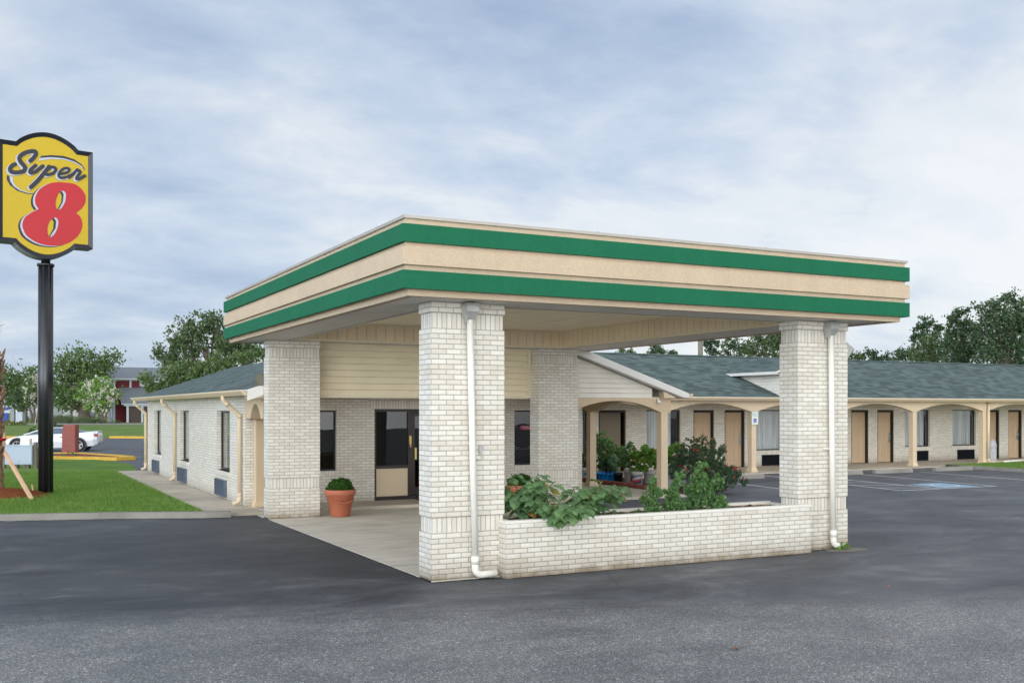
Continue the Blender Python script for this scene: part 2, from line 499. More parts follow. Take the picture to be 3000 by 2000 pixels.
def leaf_mat(name, c1, c2, c3=None, rough=0.5, trans=0.35):
    m, N, b, o = newmat(name)
    g = N.n('ShaderNodeNewGeometry')
    st = [(0.0, c1), (0.75, c2)]
    if c3:
        st.append((0.96, c3))
    rnd = g.outputs['Random Per Island']
    nz = N.noise(g.outputs['Position'], 1.1, 3, 0.6)
    fac = N.math('ADD', N.math('MULTIPLY', rnd, 0.62), N.math('SUBTRACT', N.math('MULTIPLY', nz, 0.9), 0.27), clamp=True)
    col = N.ramp(fac, st)
    N.link(col, b.inputs['Base Color'])
    spec(b, rough, 0.35)
    tr = N.n('ShaderNodeBsdfTranslucent')
    N.link(N.mix(1.0, col, (1.25, 1.35, 0.6), 'MULTIPLY'), tr.inputs[0])
    ms = N.n('ShaderNodeMixShader'); ms.inputs[0].default_value = trans
    N.link(b.outputs[0], ms.inputs[1]); N.link(tr.outputs[0], ms.inputs[2])
    N.link(ms.outputs[0], o.inputs[0])
    return m


leaf_mat('leaf_oak', (0.050, 0.085, 0.038), (0.125, 0.180, 0.078), (0.17, 0.22, 0.095))
leaf_mat('leaf_dark', (0.034, 0.066, 0.036), (0.098, 0.152, 0.076), (0.14, 0.19, 0.085))
leaf_mat('leaf_light', (0.055, 0.100, 0.035), (0.14, 0.21, 0.075), (0.20, 0.25, 0.09))
leaf_mat('leaf_pine', (0.022, 0.050, 0.026), (0.060, 0.105, 0.050))
leaf_mat('leaf_box', (0.012, 0.045, 0.006), (0.045, 0.130, 0.015), (0.10, 0.20, 0.03))
leaf_mat('leaf_egg', (0.095, 0.180, 0.075), (0.180, 0.310, 0.140), (0.20, 0.33, 0.13), rough=0.6)
leaf_mat('leaf_egg_dry', (0.15, 0.22, 0.04), (0.42, 0.26, 0.07), (0.45, 0.22, 0.10))
leaf_mat('leaf_herb', (0.070, 0.155, 0.050), (0.155, 0.280, 0.100), (0.22, 0.34, 0.12))
leaf_mat('leaf_bright', (0.085, 0.190, 0.030), (0.200, 0.350, 0.070), (0.30, 0.42, 0.07))
leaf_mat('leaf_rose', (0.036, 0.074, 0.044), (0.100, 0.165, 0.088), (0.13, 0.10, 0.06))
leaf_mat('leaf_taro', (0.030, 0.100, 0.045), (0.10, 0.20, 0.10), rough=0.3)
leaf_mat('leaf_shrub', (0.10, 0.13, 0.02), (0.26, 0.26, 0.05), (0.45, 0.26, 0.03))
leaf_mat('leaf_grass', (0.085, 0.170, 0.028), (0.175, 0.300, 0.055), (0.33, 0.36, 0.13), trans=0.25)
leaf_mat('leaf_ornamental', (0.05, 0.075, 0.03), (0.12, 0.15, 0.07))


def lawn_mat(name, c1, c2, c3):
    m, N, b, o = newmat(name)
    g = N.n('ShaderNodeNewGeometry')
    pos = g.outputs['Position']
    a = N.noise(pos, 0.35, 5, 0.6)
    f_ = N.noise(pos, 30, 4, 0.7)
    fac = N.math('ADD', N.math('MULTIPLY', a, 0.6), N.math('MULTIPLY', f_, 0.4))
    N.link(N.ramp(fac, [(0.35, c1), (0.52, c2), (0.68, c3)]), b.inputs['Base Color'])
    spec(b, 0.9, 0.15)
    bump(N, b, f_, 0.8, 0.04)


lawn_mat('lawn', (0.065, 0.135, 0.022), (0.130, 0.230, 0.040), (0.260, 0.300, 0.100))
lawn_mat('bank_grass', (0.095, 0.165, 0.035), (0.145, 0.225, 0.055), (0.20, 0.20, 0.085))


def glass_mat(name, tint=(0.6, 0.62, 0.62), base=0.05):
    m, N, b, o = newmat(name)
    N.t.nodes.remove(b)
    fr = N.n('ShaderNodeFresnel'); fr.inputs[0].default_value = 1.5
    f_ = N.math('ADD', N.math('MULTIPLY', fr.outputs[0], 1.25 if base > 0.025 else 0.95), base * 0.5, clamp=True)
    tr = N.n('ShaderNodeBsdfTransparent'); tr.inputs[0].default_value = tint + (1,)
    gl = N.n('ShaderNodeBsdfGlossy'); gl.inputs[0].default_value = (0.95, 0.95, 0.95, 1); gl.inputs[1].default_value = 0.01
    g = N.n('ShaderNodeNewGeometry')
    bp = N.n('ShaderNodeBump'); bp.inputs['Strength'].default_value = 0.04; bp.inputs['Distance'].default_value = 0.05
    N.link(N.noise(g.outputs['Position'], 1.4, 1), bp.inputs['Height']); N.link(bp.outputs[0], gl.inputs['Normal'])
    ms = N.n('ShaderNodeMixShader')
    N.link(f_, ms.inputs[0]); N.link(tr.outputs[0], ms.inputs[1]); N.link(gl.outputs[0], ms.inputs[2])
    N.link(ms.outputs[0], o.inputs[0])


glass_mat('glass', (0.88, 0.90, 0.90), 0.03)
glass_mat('glass_dark', (0.30, 0.28, 0.26), 0.02)


def curtain_mat():
    m, N, b, o = newmat('curtain')
    g = N.n('ShaderNodeNewGeometry')
    nz = N.noise(N.mapping(g.outputs['Position'], scale=(9, 9, 0.3)), 1.0, 3)
    N.link(N.ramp(nz, [(0.3, (0.50, 0.50, 0.49)), (0.7, (0.82, 0.82, 0.81))]), b.inputs['Base Color'])
    spec(b, 0.9, 0.1)


curtain_mat()

# ------------------------------------------------------------------ mesh helpers
ORG = {}


def tag(o, label=None, cat=None, group=None, kind=None):
    if label: o['label'] = label
    if cat: o['category'] = cat
    if group: o['group'] = group
    if kind: o['kind'] = kind
    return o


def thing(name, label, cat, loc=(0, 0, 0), group=None, rz=0.0):
    o = bpy.data.objects.new(name, None)
    COL.objects.link(o)
    o.location = loc
    o.rotation_euler = (0, 0, rz)
    ORG[o.name] = Vector(loc)
    return tag(o, label, cat, group)


class MB:
    def __init__(s):
        s.v = []; s.f = []; s.uv = []; s.m = []; s.sm = []

    def poly(s, pts, mi=0, uv=None, smooth=False):
        i = len(s.v)
        pts = [Vector(p) for p in pts]
        s.v += pts
        s.f.append(list(range(i, i + len(pts))))
        if uv is None:
            n = (pts[1] - pts[0]).cross(pts[-1] - pts[0])
            if n.length < 1e-12 and len(pts) > 3:
                n = (pts[2] - pts[0]).cross(pts[3] - pts[0])
            n = n.normalized() if n.length > 0 else Vector((0, 0, 1))
            if abs(n.z) > 0.98:
                uv = [(p.x, p.y) for p in pts]
            else:
                t = Vector((0, 0, 1)).cross(n).normalized()
                b_ = n.cross(t)
                if b_.z < 0:
                    b_ = -b_
                uv = [(p.dot(t), p.dot(b_)) for p in pts]
        s.uv.append(uv); s.m.append(mi); s.sm.append(smooth)

    def box(s, x0, x1, y0, y1, z0, z1, mi=0, skip='', uvz=None):
        P = lambda x, y, z: Vector((x, y, z))
        fs = {'b': [P(x0, y0, z0), P(x0, y1, z0), P(x1, y1, z0), P(x1, y0, z0)],
              't': [P(x0, y0, z1), P(x1, y0, z1), P(x1, y1, z1), P(x0, y1, z1)],
              'f': [P(x0, y0, z0), P(x1, y0, z0), P(x1, y0, z1), P(x0, y0, z1)],
              'k': [P(x1, y1, z0), P(x0, y1, z0), P(x0, y1, z1), P(x1, y1, z1)],
              'l': [P(x0, y1, z0), P(x0, y0, z0), P(x0, y0, z1), P(x0, y1, z1)],
              'r': [P(x1, y0, z0), P(x1, y1, z0), P(x1, y1, z1), P(x1, y0, z1)]}
        for k, p in fs.items():
            if k in skip:
                continue
            uv = None
            if uvz is not None and k in 'fklr':
                o = -uvz
                if k in 'fk':
                    uv = [(q.x - x0, q.z + o) for q in p]
                else:
                    uv = [(q.y - y0, q.z + o) for q in p]
            s.poly(p, mi, uv)

    def ring(s, x0, x1, y0, y1, w_, z0, z1, mi=0):
        """rectangular frame: outer rect, width w_"""
        s.box(x0, x1, y0, y0 + w_, z0, z1, mi)
        s.box(x0, x1, y1 - w_, y1, z0, z1, mi)
        s.box(x0, x0 + w_, y0 + w_, y1 - w_, z0, z1, mi, skip='fk')
        s.box(x1 - w_, x1, y0 + w_, y1 - w_, z0, z1, mi, skip='fk')

    def tube(s, path, radii, n=12, mi=0, cap=True, smooth=True):
        path = [Vector(p) for p in path]
        if not hasattr(radii, '__len__'):
            radii = [radii] * len(path)
        rings = []
        prev = None
        for i, p in enumerate(path):
            if i == 0: d = path[1] - p
            elif i == len(path) - 1: d = p - path[i - 1]
            else: d = (path[i + 1] - p).normalized() + (p - path[i - 1]).normalized()
            d.normalize()
            if prev is None:
                a = Vector((1, 0, 0)) if abs(d.x) < 0.9 else Vector((0, 1, 0))
                a = (a - d * a.dot(d)).normalized()
            else:
                a = (prev - d * prev.dot(d)).normalized()
            prev = a
            b_ = d.cross(a)
            st = len(s.v)
            for k in range(n):
                t = 2 * math.pi * k / n
                s.v.append(p + (a * math.cos(t) + b_ * math.sin(t)) * radii[i])
            rings.append(st)
        for i in range(len(rings) - 1):
            for k in range(n):
                k2 = (k + 1) % n
                s.f.append([rings[i] + k, rings[i] + k2, rings[i + 1] + k2, rings[i + 1] + k])
                s.uv.append([(k / n, i), ((k + 1) / n, i), ((k + 1) / n, i + 1), (k / n, i + 1)])
                s.m.append(mi); s.sm.append(smooth)
        if cap:
            for r, rev in ((rings[0], True), (rings[-1], False)):
                ids = [r + k for k in range(n)]
                if rev: ids.reverse()
                s.f.append(ids); s.uv.append([(0, 0)] * n); s.m.append(mi); s.sm.append(False)

    def lathe(s, prof, cx, cy, z0=0.0, n=28, mi=0, smooth=True, wob=0.0):
        """prof: list of (radius, z)"""
        rings = []
        for (r, z) in prof:
            st = len(s.v)
            for k in range(n):
                t = 2 * math.pi * k / n
                rr = r * (1 + wob * math.sin(k * math.pi))
                s.v.append(Vector((cx + rr * math.cos(t), cy + rr * math.sin(t), z0 + z)))
            rings.append(st)
        for i in range(len(rings) - 1):
            for k in range(n):
                k2 = (k + 1) % n
                s.f.append([rings[i] + k, rings[i] + k2, rings[i + 1] + k2, rings[i + 1] + k])
                s.uv.append([(k / n, i), ((k + 1) / n, i), ((k + 1) / n, i + 1), (k / n, i + 1)])
                s.m.append(mi); s.sm.append(smooth)

    def disc(s, cx, cy, z, r, n=28, mi=0):
        s.poly([(cx + r * math.cos(2 * math.pi * k / n), cy + r * math.sin(2 * math.pi * k / n), z) for k in range(n)], mi)

    def bar(s, a, b_, w_, h_, mi=0):
        """square bar between two points"""
        a = Vector(a); b_ = Vector(b_)
        d = (b_ - a).normalized()
        up = Vector((0, 0, 1)) if abs(d.z) < 0.9 else Vector((0, 1, 0))
        sd_ = d.cross(up).normalized() * w_ / 2
        u_ = sd_.cross(d).normalized() * h_ / 2
        c = [a - sd_ - u_, a + sd_ - u_, a + sd_ + u_, a - sd_ + u_]
        e = [p + (b_ - a) for p in c]
        s.poly([c[3], c[2], c[1], c[0]], mi); s.poly(e, mi)
        for i in range(4):
            j = (i + 1) % 4
            s.poly([c[i], c[j], e[j], e[i]], mi)

    def extrude(s, pts2, f3, t0, t1, mi=0, side_mi=None):
        """pts2: polygon in 2D; f3(a,b,t)->Vector; flat faces at t0,t1 plus sides"""
        A = [f3(a, b_, t0) for a, b_ in pts2]
        B = [f3(a, b_, t1) for a, b_ in pts2]
        tri = tessellate_polygon([A])
        for q in tri:
            s.poly([A[i] for i in q], mi)
            s.poly([B[i] for i in q], mi)
        n = len(A)
        for i in range(n):
            j = (i + 1) % n
            s.poly([A[i], A[j], B[j], B[i]], mi if side_mi is None else side_mi)

    def build(s, name, mats, parent=None, local=False, bevel=0.0):
        if isinstance(mats, str): mats = [mats]
        me = bpy.data.meshes.new(name)
        off = Vector((0, 0, 0))
        if parent is not None and not local:
            off = ORG.get(parent.name, Vector((0, 0, 0)))
        me.from_pydata([tuple(Vector(p) - off) for p in s.v], [], s.f)
        ul = me.uv_layers.new(name='UVMap')
        flat = [c for fuv in s.uv for p in fuv for c in (p[0], p[1])]
        ul.data.foreach_set('uv', flat)
        me.polygons.foreach_set('material_index', s.m)
        me.polygons.foreach_set('use_smooth', s.sm)
        for m_ in mats:
            me.materials.append(MATS[m_])
        me.update()
        o = bpy.data.objects.new(name, me)
        COL.objects.link(o)
        if parent is not None:
            o.parent = parent
            ORG[o.name] = off if not local else Vector((0, 0, 0))
        else:
            ORG[o.name] = Vector((0, 0, 0))
        if bevel:
            bv = o.modifiers.new('bevel', 'BEVEL')
            bv.width = bevel; bv.segments = 2; bv.limit_method = 'ANGLE'; bv.angle_limit = rad(50)
        return o


def raw(name, verts, faces_n, nper, mat, parent=None, smooth=False, mats=None, mi=None):
    """fast mesh from numpy: verts (N,3) laid out face after face, nper corners each"""
    me = bpy.data.meshes.new(name)
    nv = len(verts)
    me.vertices.add(nv); me.vertices.foreach_set('co', np.asarray(verts, dtype=np.float32).ravel())
    me.loops.add(nv); me.loops.foreach_set('vertex_index', np.arange(nv, dtype=np.int32))
    me.polygons.add(faces_n)
    me.polygons.foreach_set('loop_start', np.arange(0, nv, nper, dtype=np.int32))
    me.polygons.foreach_set('loop_total', np.full(faces_n, nper, dtype=np.int32))
    for m_ in (mats or [mat]):
        me.materials.append(MATS[m_])
    if mi is not None:
        me.polygons.foreach_set('material_index', np.asarray(mi, dtype=np.int32))
    me.update(calc_edges=True)
    me.validate()
    o = bpy.data.objects.new(name, me)
    COL.objects.link(o)
    if parent is not None:
        o.parent = parent
    return o


def structure(o):
    o['kind'] = 'structure'
    return o


def text_mesh(txt, size, f3, mat, name, parent, bold=False, shear=0.0):
    """flat text mapped through f3(x,y)->world point"""
    cu = bpy.data.curves.new('t', 'FONT')
    cu.body = txt; cu.size = size; cu.align_x = 'CENTER'; cu.align_y = 'CENTER'
    cu.shear = shear
    if bold: cu.offset = size * 0.02
    ob = bpy.data.objects.new('t', cu)
    me = bpy.data.meshes.new_from_object(ob)
    mb = MB()
    for p in me.polygons:
        mb.poly([f3(me.vertices[i].co.x, me.vertices[i].co.y) for i in p.vertices])
    bpy.data.objects.remove(ob)
    return mb.build(name, mat, parent)


# ------------------------------------------------------------------ GROUND
def rd(u_, d_):          # street frame: u metres right, d metres ahead of the corner viewpoint
    return (CX + d_ * FX + u_ * RX, CY + d_ * FY + u_ * RY)


def ground():
    mb = MB()
    ds = [-40, 0, 20, 40, 60, 78, 84, 90, 98, 104, 120, 170, 260, 500, 1600]
    zs = [0, 0, 0, 0, 0, -0.01, 0.12, 0.33, 0.52, 0.56, 0.56, 0.5, 0.4, 0.3, 0.3]
    us = [-1500, -400, -150, -60, -30, 0, 30, 60, 150, 400, 1500]
    # asphalt only as far as the far kerb; bank and beyond are grass
    for i in range(len(ds) - 1):
        for j in range(len(us) - 1):
            mi = 0 if ds[i + 1] <= 78 else 1
            q = []
            for (a, b_) in ((us[j], i), (us[j + 1], i), (us[j + 1], i + 1), (us[j], i + 1)):
                x, y = rd(a, ds[b_]); q.append((x, y, zs[b_]))
            mb.poly(q, mi)
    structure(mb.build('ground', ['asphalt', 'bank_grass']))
    # far service road on top of the bank
    mb = MB()
    q = [rd(-80, 105), rd(60, 105), rd(60, 117), rd(-80, 117)]
    mb.poly([(p[0], p[1], 0.575) for p in q])
    structure(mb.build('road', 'kerb'))
    # concrete drive slab under the canopy
    mb = MB()
    mb.box(0.0, 7.1, 0.42, 9.2, -0.1, 0.012)
    mb.box(0.0, 0.95, -0.03, 0.42, -0.1, 0.012)
    structure(mb.build('driveway', 'slab', bevel=0.01))
    # front walk of the office with its low step
    mb = MB()
    mb.box(0.2, 7.1, 9.2, 10.5, -0.1, 0.075)
    mb.box(7.1, 10.5, 8.72, 10.5, -0.1, 0.06)
    mb.box(8.5, 10.5, 10.5, 14.95, -0.1, 0.06)
    mb.box(-1.02, 0.2, 9.25, 25.5, -0.1, 0.06)
    structure(mb.build('pavement', 'concrete', bevel=0.012))
    mb = MB()
    mb.box(8.5, 42, 14.95, 17.95, -0.1, 0.035)
    structure(mb.build('walkway', 'concrete', bevel=0.012))


ground()


def kerb_path(name, pts, w_=0.15, z0=-0.05, z1=0.13, mat='kerb'):
    mb = MB()
    pts = [Vector((p[0], p[1], 0)) for p in pts]
    L = []; Rr = []
    for i, p in enumerate(pts):
        if i == 0: d = pts[1] - p
        elif i == len(pts) - 1: d = p - pts[i - 1]
        else: d = (pts[i + 1] - p).normalized() + (p - pts[i - 1]).normalized()
        d.normalize(); n = Vector((-d.y, d.x, 0)) * w_ / 2
        L.append(p + n); Rr.append(p - n)
    zz = lambda p, z: Vector((p.x, p.y, z))
    for i in range(len(pts) - 1):
        a, b_, c, d = L[i], L[i + 1], Rr[i + 1], Rr[i]
        mb.poly([zz(a, z1), zz(d, z1), zz(c, z1), zz(b_, z1)])
        mb.poly([zz(a, z0), zz(a, z1), zz(b_, z1), zz(b_, z0)])
        mb.poly([zz(d, z0), zz(c, z0), zz(c, z1), zz(d, z1)])
    for a, d in ((L[0], Rr[0]), (L[-1], Rr[-1])):
        mb.poly([zz(a, z0), zz(d, z0), zz(d, z1), zz(a, z1)])
    return structure(mb.build(name, mat, bevel=0.02))


# lawn on the left, bounded by the kerb, the walk and the side drive
lawn_pts = [(-1.02, 9.3), (-2.5, 9.92), (-4.7, 10.5), (-9.0, 11.9), (-16, 14), (-16, 33), (-9, 37.2), (-3.5, 37.3), (-0.6, 35.0), (0.2, 31.2), (0.05, 28.6), (-0.2, 25.5), (-1.02, 25.5)]
mb = MB()
tri = tessellate_polygon([[Vector((x, y, 0.11)) for x, y in lawn_pts]])
for q in tri:
    mb.poly([(lawn_pts[i][0], lawn_pts[i][1], 0.115 if lawn_pts[i][1] < 25 else 0.03) for i in q])
structure(mb.build('lawn', 'lawn'))
kerb_path('kerb', [(-0.55, 9.06), (-1.0, 9.14), (-1.7, 9.42), (-2.55, 9.8), (-4.7, 10.42), (-9, 11.8), (-16, 13.9)], 0.16, -0.05, 0.125)


def in_poly(x, y, P):
    ins = np.zeros(len(x), bool)
    j = len(P) - 1
    for i in range(len(P)):
        xi, yi = P[i]; xj, yj = P[j]
        c = ((yi > y) != (yj > y)) & (x < (xj - xi) * (y - yi) / (yj - yi + 1e-12) + xi)
        ins ^= c
        j = i
    return ins


def grass_blades(name, poly, n, h0, h1, zf, label, near=None, w_=0.006):
    P = np.array(poly)
    lo, hi = P.min(0), P.max(0)
    xs = RNG.uniform(lo[0], hi[0], n * 3); ys = RNG.uniform(lo[1], hi[1], n * 3)
    k = in_poly(xs, ys, poly)
    xs, ys = xs[k][:n], ys[k][:n]
    m = len(xs)
    z0 = zf(xs, ys)
    h = RNG.uniform(h0, h1, m)
    a = RNG.uniform(0, 2 * np.pi, m)
    ln = RNG.uniform(0, 0.6, m) * h
    la = RNG.uniform(0, 2 * np.pi, m)
    V = np.zeros((m, 3, 3), np.float32)
    V[:, 0] = np.stack([xs - w_ * np.cos(a), ys - w_ * np.sin(a), z0], 1)
    V[:, 1] = np.stack([xs + w_ * np.cos(a), ys + w_ * np.sin(a), z0], 1)
    V[:, 2] = np.stack([xs + ln * np.cos(la), ys + ln * np.sin(la), z0 + h], 1)
    o = raw(name, V.reshape(-1, 3), m, 3, 'leaf_grass')
    return tag(o, label, 'grass', kind='stuff')


front_lawn = [p for p in [(-1.04, 9.26), (-2.5, 9.86), (-4.7, 10.46), (-6.5, 11.05), (-8, 24), (-1.04, 25.4)]]
grass_blades('grass', front_lawn, 90000, 0.03, 0.075, lambda x, y: np.full(len(x), 0.105), 'mown green lawn grass left of the side walk')

# island beyond the lawn: red gravel with a painted yellow kerb
isl = [(0.48, 34.74), (0.2, 36.6), (-0.92, 40.2), (-3.8, 41.8), (-9, 43), (-9, 37.4), (-3.5, 37.5), (-0.6, 35.2)]
mb = MB()
tri = tessellate_polygon([[Vector((x, y, 0.1)) for x, y in isl]])
for q in tri: mb.poly([(isl[i][0], isl[i][1], 0.10) for i in q])
structure(mb.build('gravel_bed', 'gravel_red'))
kerb_path('yellow_kerb', [(-3.2, 37.55), (-0.9, 35.6), (0.1, 34.5), (0.75, 34.75), (0.75, 35.6), (0.3, 37.2), (-0.85, 40.2), (-3.7, 41.9), (-9, 43.2)], 0.28, -0.05, 0.14, 'kerb_yellow')
# far kerb of the side road
fk = [rd(-80, 77.6), rd(-38.3, 77.4), rd(-34, 76.9), rd(-31.2, 77.7)]
kerb_path('far_kerb', fk, 0.35, -0.05, 0.15, 'kerb_yellow')
kerb_path('far_kerb', [rd(-30.3, 77.7), rd(-27, 76.9), rd(-10, 76.2), rd(40, 75.2)], 0.35, -0.05, 0.15, 'kerb_yellow')

# right-hand island in the car park
island = [(27.02, 5.0), (27.02, 14.93), (42, 14.93), (42, 5.0)]
mb = MB(); mb.poly([(x, y, 0.10) for x, y in island])
structure(mb.build('island_lawn', 'lawn'))
kerb_path('island_kerb', [(26.95, 5.0), (26.95, 14.0), (27.25, 14.9), (27.7, 14.95)], 0.16, -0.05, 0.115)
grass_blades('grass', island[:2] + [(33, 14.93), (33, 9.0)], 16000, 0.03, 0.07, lambda x, y: np.full(len(x), 0.10), 'green grass strip inside the kerb at the right edge')

# parking bay markings
mb = MB()


def stripe(a, b_, w_=0.09, z=0.005, mi=0):
    a = Vector((a[0], a[1], 0)); b_ = Vector((b_[0], b_[1], 0))
    d = (b_ - a).normalized(); n = Vector((-d.y, d.x, 0)) * w_ / 2
    mb.poly([Vector((p.x, p.y, z)) for p in (a - n, b_ - n, b_ + n, a + n)], mi)


stripe((21.03, 13.21), (20.36, 7.51)); stripe((23.9, 13.3), (23.2, 7.5))
stripe((18.95, 14.6), (18.24, 7.67)); stripe((17.7, 14.1), (16.77, 7.69))
stripe((16.77, 7.66), (20.36, 7.60), 0.10, 0.0058)
stripe((14.75, 13.3), (14.2, 8.4))
for (a, b_) in (((16.99, 8.62), (18.2, 7.95)), ((17.06, 9.86), (18.48, 8.86)), ((17.3, 10.95), (18.5, 10.0)), ((17.35, 12.1), (18.6, 11.15)), ((17.45, 13.2), (18.75, 12.3)), ((17.65, 14.2), (18.9, 13.4))):
    stripe(a, b_, 0.09, 0.0066)
structure(mb.build('parking_lines', 'line_white'))
mb = MB(); mb.poly([(18.5, 7.78, 0.004), (19.95, 7.75, 0.004), (20.05, 9.2, 0.004), (18.75, 9.2, 0.004)])
structure(mb.build('parking_symbol_panel', 'line_blue'))
# wheelchair symbol on it
mb = MB()
cxs, cys = 19.3, 8.4
for k in range(16):
    t0, t1 = rad(100 + k * 15), rad(100 + (k + 1) * 15)
    mb.poly([(cxs + r * math.cos(t), cys + r * math.sin(t), 0.009) for r, t in ((0.30, t0), (0.42, t0), (0.42, t1), (0.30, t1))])
mb.poly([(cxs - 0.12, cys + 0.15, 0.0096), (cxs - 0.02, cys + 0.15, 0.0096), (cxs - 0.02, cys + 0.62, 0.0096), (cxs - 0.12, cys + 0.62, 0.0096)])
mb.poly([(cxs - 0.02, cys + 0.22, 0.0102), (cxs - 0.02, cys + 0.32, 0.0102), (cxs + 0.30, cys + 0.27, 0.0102), (cxs + 0.50, cys - 0.30, 0.0102), (cxs + 0.40, cys - 0.32, 0.0102), (cxs + 0.23, cys + 0.2, 0.0102)])
mb.disc(cxs - 0.08, cys + 0.70, 0.0108, 0.08, 12)
structure(mb.build('parking_symbol', 'line_white'))

# ------------------------------------------------------------------ ENTRANCE CANOPY
canopy = thing('entrance_canopy', 'beige flat-roofed drive-through canopy with two green bands on white brick pillars', 'canopy', (3.5, 4.4, 0))
X0, X1, Y0, Y1 = -0.566, 7.69, -0.566, 9.40
ZB = 3.515
mb = MB()
mb.ring(X0, X1, Y0, Y1, 0.14, ZB + 0.076, 4.42)
mb.build('fascia', 'stucco_beige', canopy, bevel=0.006)
mb = MB(); mb.ring(X0 + 0.05, X1 - 0.05, Y0 + 0.05, Y1 - 0.05, 0.1, ZB, ZB + 0.0755)
mb.build('lower_trim', 'stucco_beige', canopy, bevel=0.008)


def band(z0, z1, mat, name, out=0.05):
    mb = MB()
    mb.ring(X0 - out, X1 + out, Y0 - out, Y1 + out, out + 0.002, z0, z1)
    return mb.build(name, mat, canopy, bevel=0.01)


band(4.140, 4.352, 'stucco_green', 'green_band')
band(3.872, 4.080, 'stucco_beige', 'beige_band')
band(3.591, 3.807, 'stucco_green', 'green_band')
mb = MB()
mb.ring(X0 - 0.03, X1 + 0.03, Y0 - 0.03, Y1 + 0.03, 0.20, 4.4205, 4.458)
for k, xx in enumerate((2.06, 4.86)):
    mb.box(xx, xx + 0.05, Y0 - 0.036, Y0 + 0.15, 4.417, 4.463)
for yy in (1.2, 5.4):
    mb.box(X0 - 0.036, X0 + 0.15, yy, yy + 0.05, 4.417, 4.463)
mb.build('roof_edge_cap', 'cap_metal', canopy)
mb = MB(); mb.box(X0 + 0.14, X1 - 0.14, Y0 + 0.14, Y1 - 0.14, 4.30, 4.38)
mb.build('roof_deck', 'kerb', canopy)
# soffit ring (white ribbed vinyl), mitred
ix0, ix1, iy0, iy1 = 0.40, 6.50, 0.42, 8.02
ox0, ox1, oy0, oy1 = X0 + 0.15, X1 - 0.15, Y0 + 0.15, Y1 - 0.15
mb = MB(); z = ZB + 0.012


def sof(pts, ax):
    mb.poly([(x, y, z) for x, y in pts], 0, [((x, y) if ax == 0 else (y, x)) for x, y in pts])


sof([(ox0, oy0), (ox1, oy0), (ix1, iy0), (ix0, iy0)], 0)
sof([(ox0, oy1), (ox1, oy1), (ix1, iy1), (ix0, iy1)], 0)
sof([(ox0, oy0), (ix0, iy0), (ix0, iy1), (ox0, oy1)], 1)
sof([(ox1, oy0), (ix1, iy0), (ix1, iy1), (ox1, oy1)], 1)
mb.build('soffit', 'soffit_white', canopy)
mb = MB()
mb.ring(ix0 - 0.062, ix1 + 0.062, iy0 - 0.062, iy1 + 0.062, 0.010, z - 0.004, z - 0.001)
mb.ring(ox0 + 0.02, ox1 - 0.02, oy0 + 0.02, oy1 - 0.02, 0.008, z - 0.004, z - 0.001)
mb.build('soffit_joint', 'black_plastic', canopy)
# drop faces of the beams and recessed ceiling
mb = MB(); zc1 = 3.90
mb.ring(ix0 - 0.05, ix1 + 0.05, iy0 - 0.05, iy1 + 0.05, 0.05, ZB + 0.016, zc1)
mb.build('beam_cladding', 'panel_cream', canopy)
mb = MB()
mb.ring(ix0 - 0.003, ix1 + 0.003, iy0 - 0.003, iy1 + 0.003, 0.022, ZB + 0.006, ZB + 0.05)
mb.ring(ix0 - 0.001, ix1 + 0.001, iy0 - 0.001, iy1 + 0.001, 0.02, zc1 - 0.04, zc1 - 0.002)
mb.build('beam_trim', 'cream_trim', canopy)
mb = MB(); mb.box(ix0 - 0.05, ix1 + 0.05, iy0 - 0.05, iy1 + 0.05, zc1, zc1 + 0.05)
for xx in (1.9, 3.45, 5.0):
    mb.box(xx, xx + 0.03, iy0, iy1, zc1 - 0.008, zc1 - 0.0005)
mb.build('ceiling', 'ceiling_cream', canopy)


def pillar(x, y, wx=1.03, wy=0.40):
    mb = MB()
    c = 0.0643
    p = 0.018
    z1 = 0.602
    mb.box(x, x + wx, y, y + wy, -0.05, z1, 0, uvz=z1)
    mb.box(x + p, x + wx - p, y + p, y + wy - p, z1, z1 + 0.203, 1, skip='bt', uvz=z1)
    zs = z1 + 0.203
    n = 37
    zt = zs + n * c
    mb.box(x, x + wx, y, y + wy, zs, zt, 0, uvz=zt)
    mb.box(x + p, x + wx - p, y + p, y + wy - p, zt, zt + 0.203, 1, skip='bt', uvz=zt)
    z3 = zt + 0.203
    mb.box(x - 0.004, x + wx + 0.004, y - 0.004, y + wy + 0.004, z3, ZB + 0.011, 0, uvz=z3)
    return mb.build('pillar', ['brick', 'brick_soldier'], canopy, bevel=0.004)


pil = [pillar(0, 0), pillar(6.035, 0), pillar(0, 8.195), pillar(6.035, 8.195)]
pil[0]['label'] = 'white brick pillar at the front left of the canopy'
pil[1]['label'] = 'white brick pillar at the front right of the canopy'
pil[2]['label'] = 'white brick pillar at the rear left, beside the terracotta pot'
pil[3]['label'] = 'white brick pillar at the rear right, behind the planter'


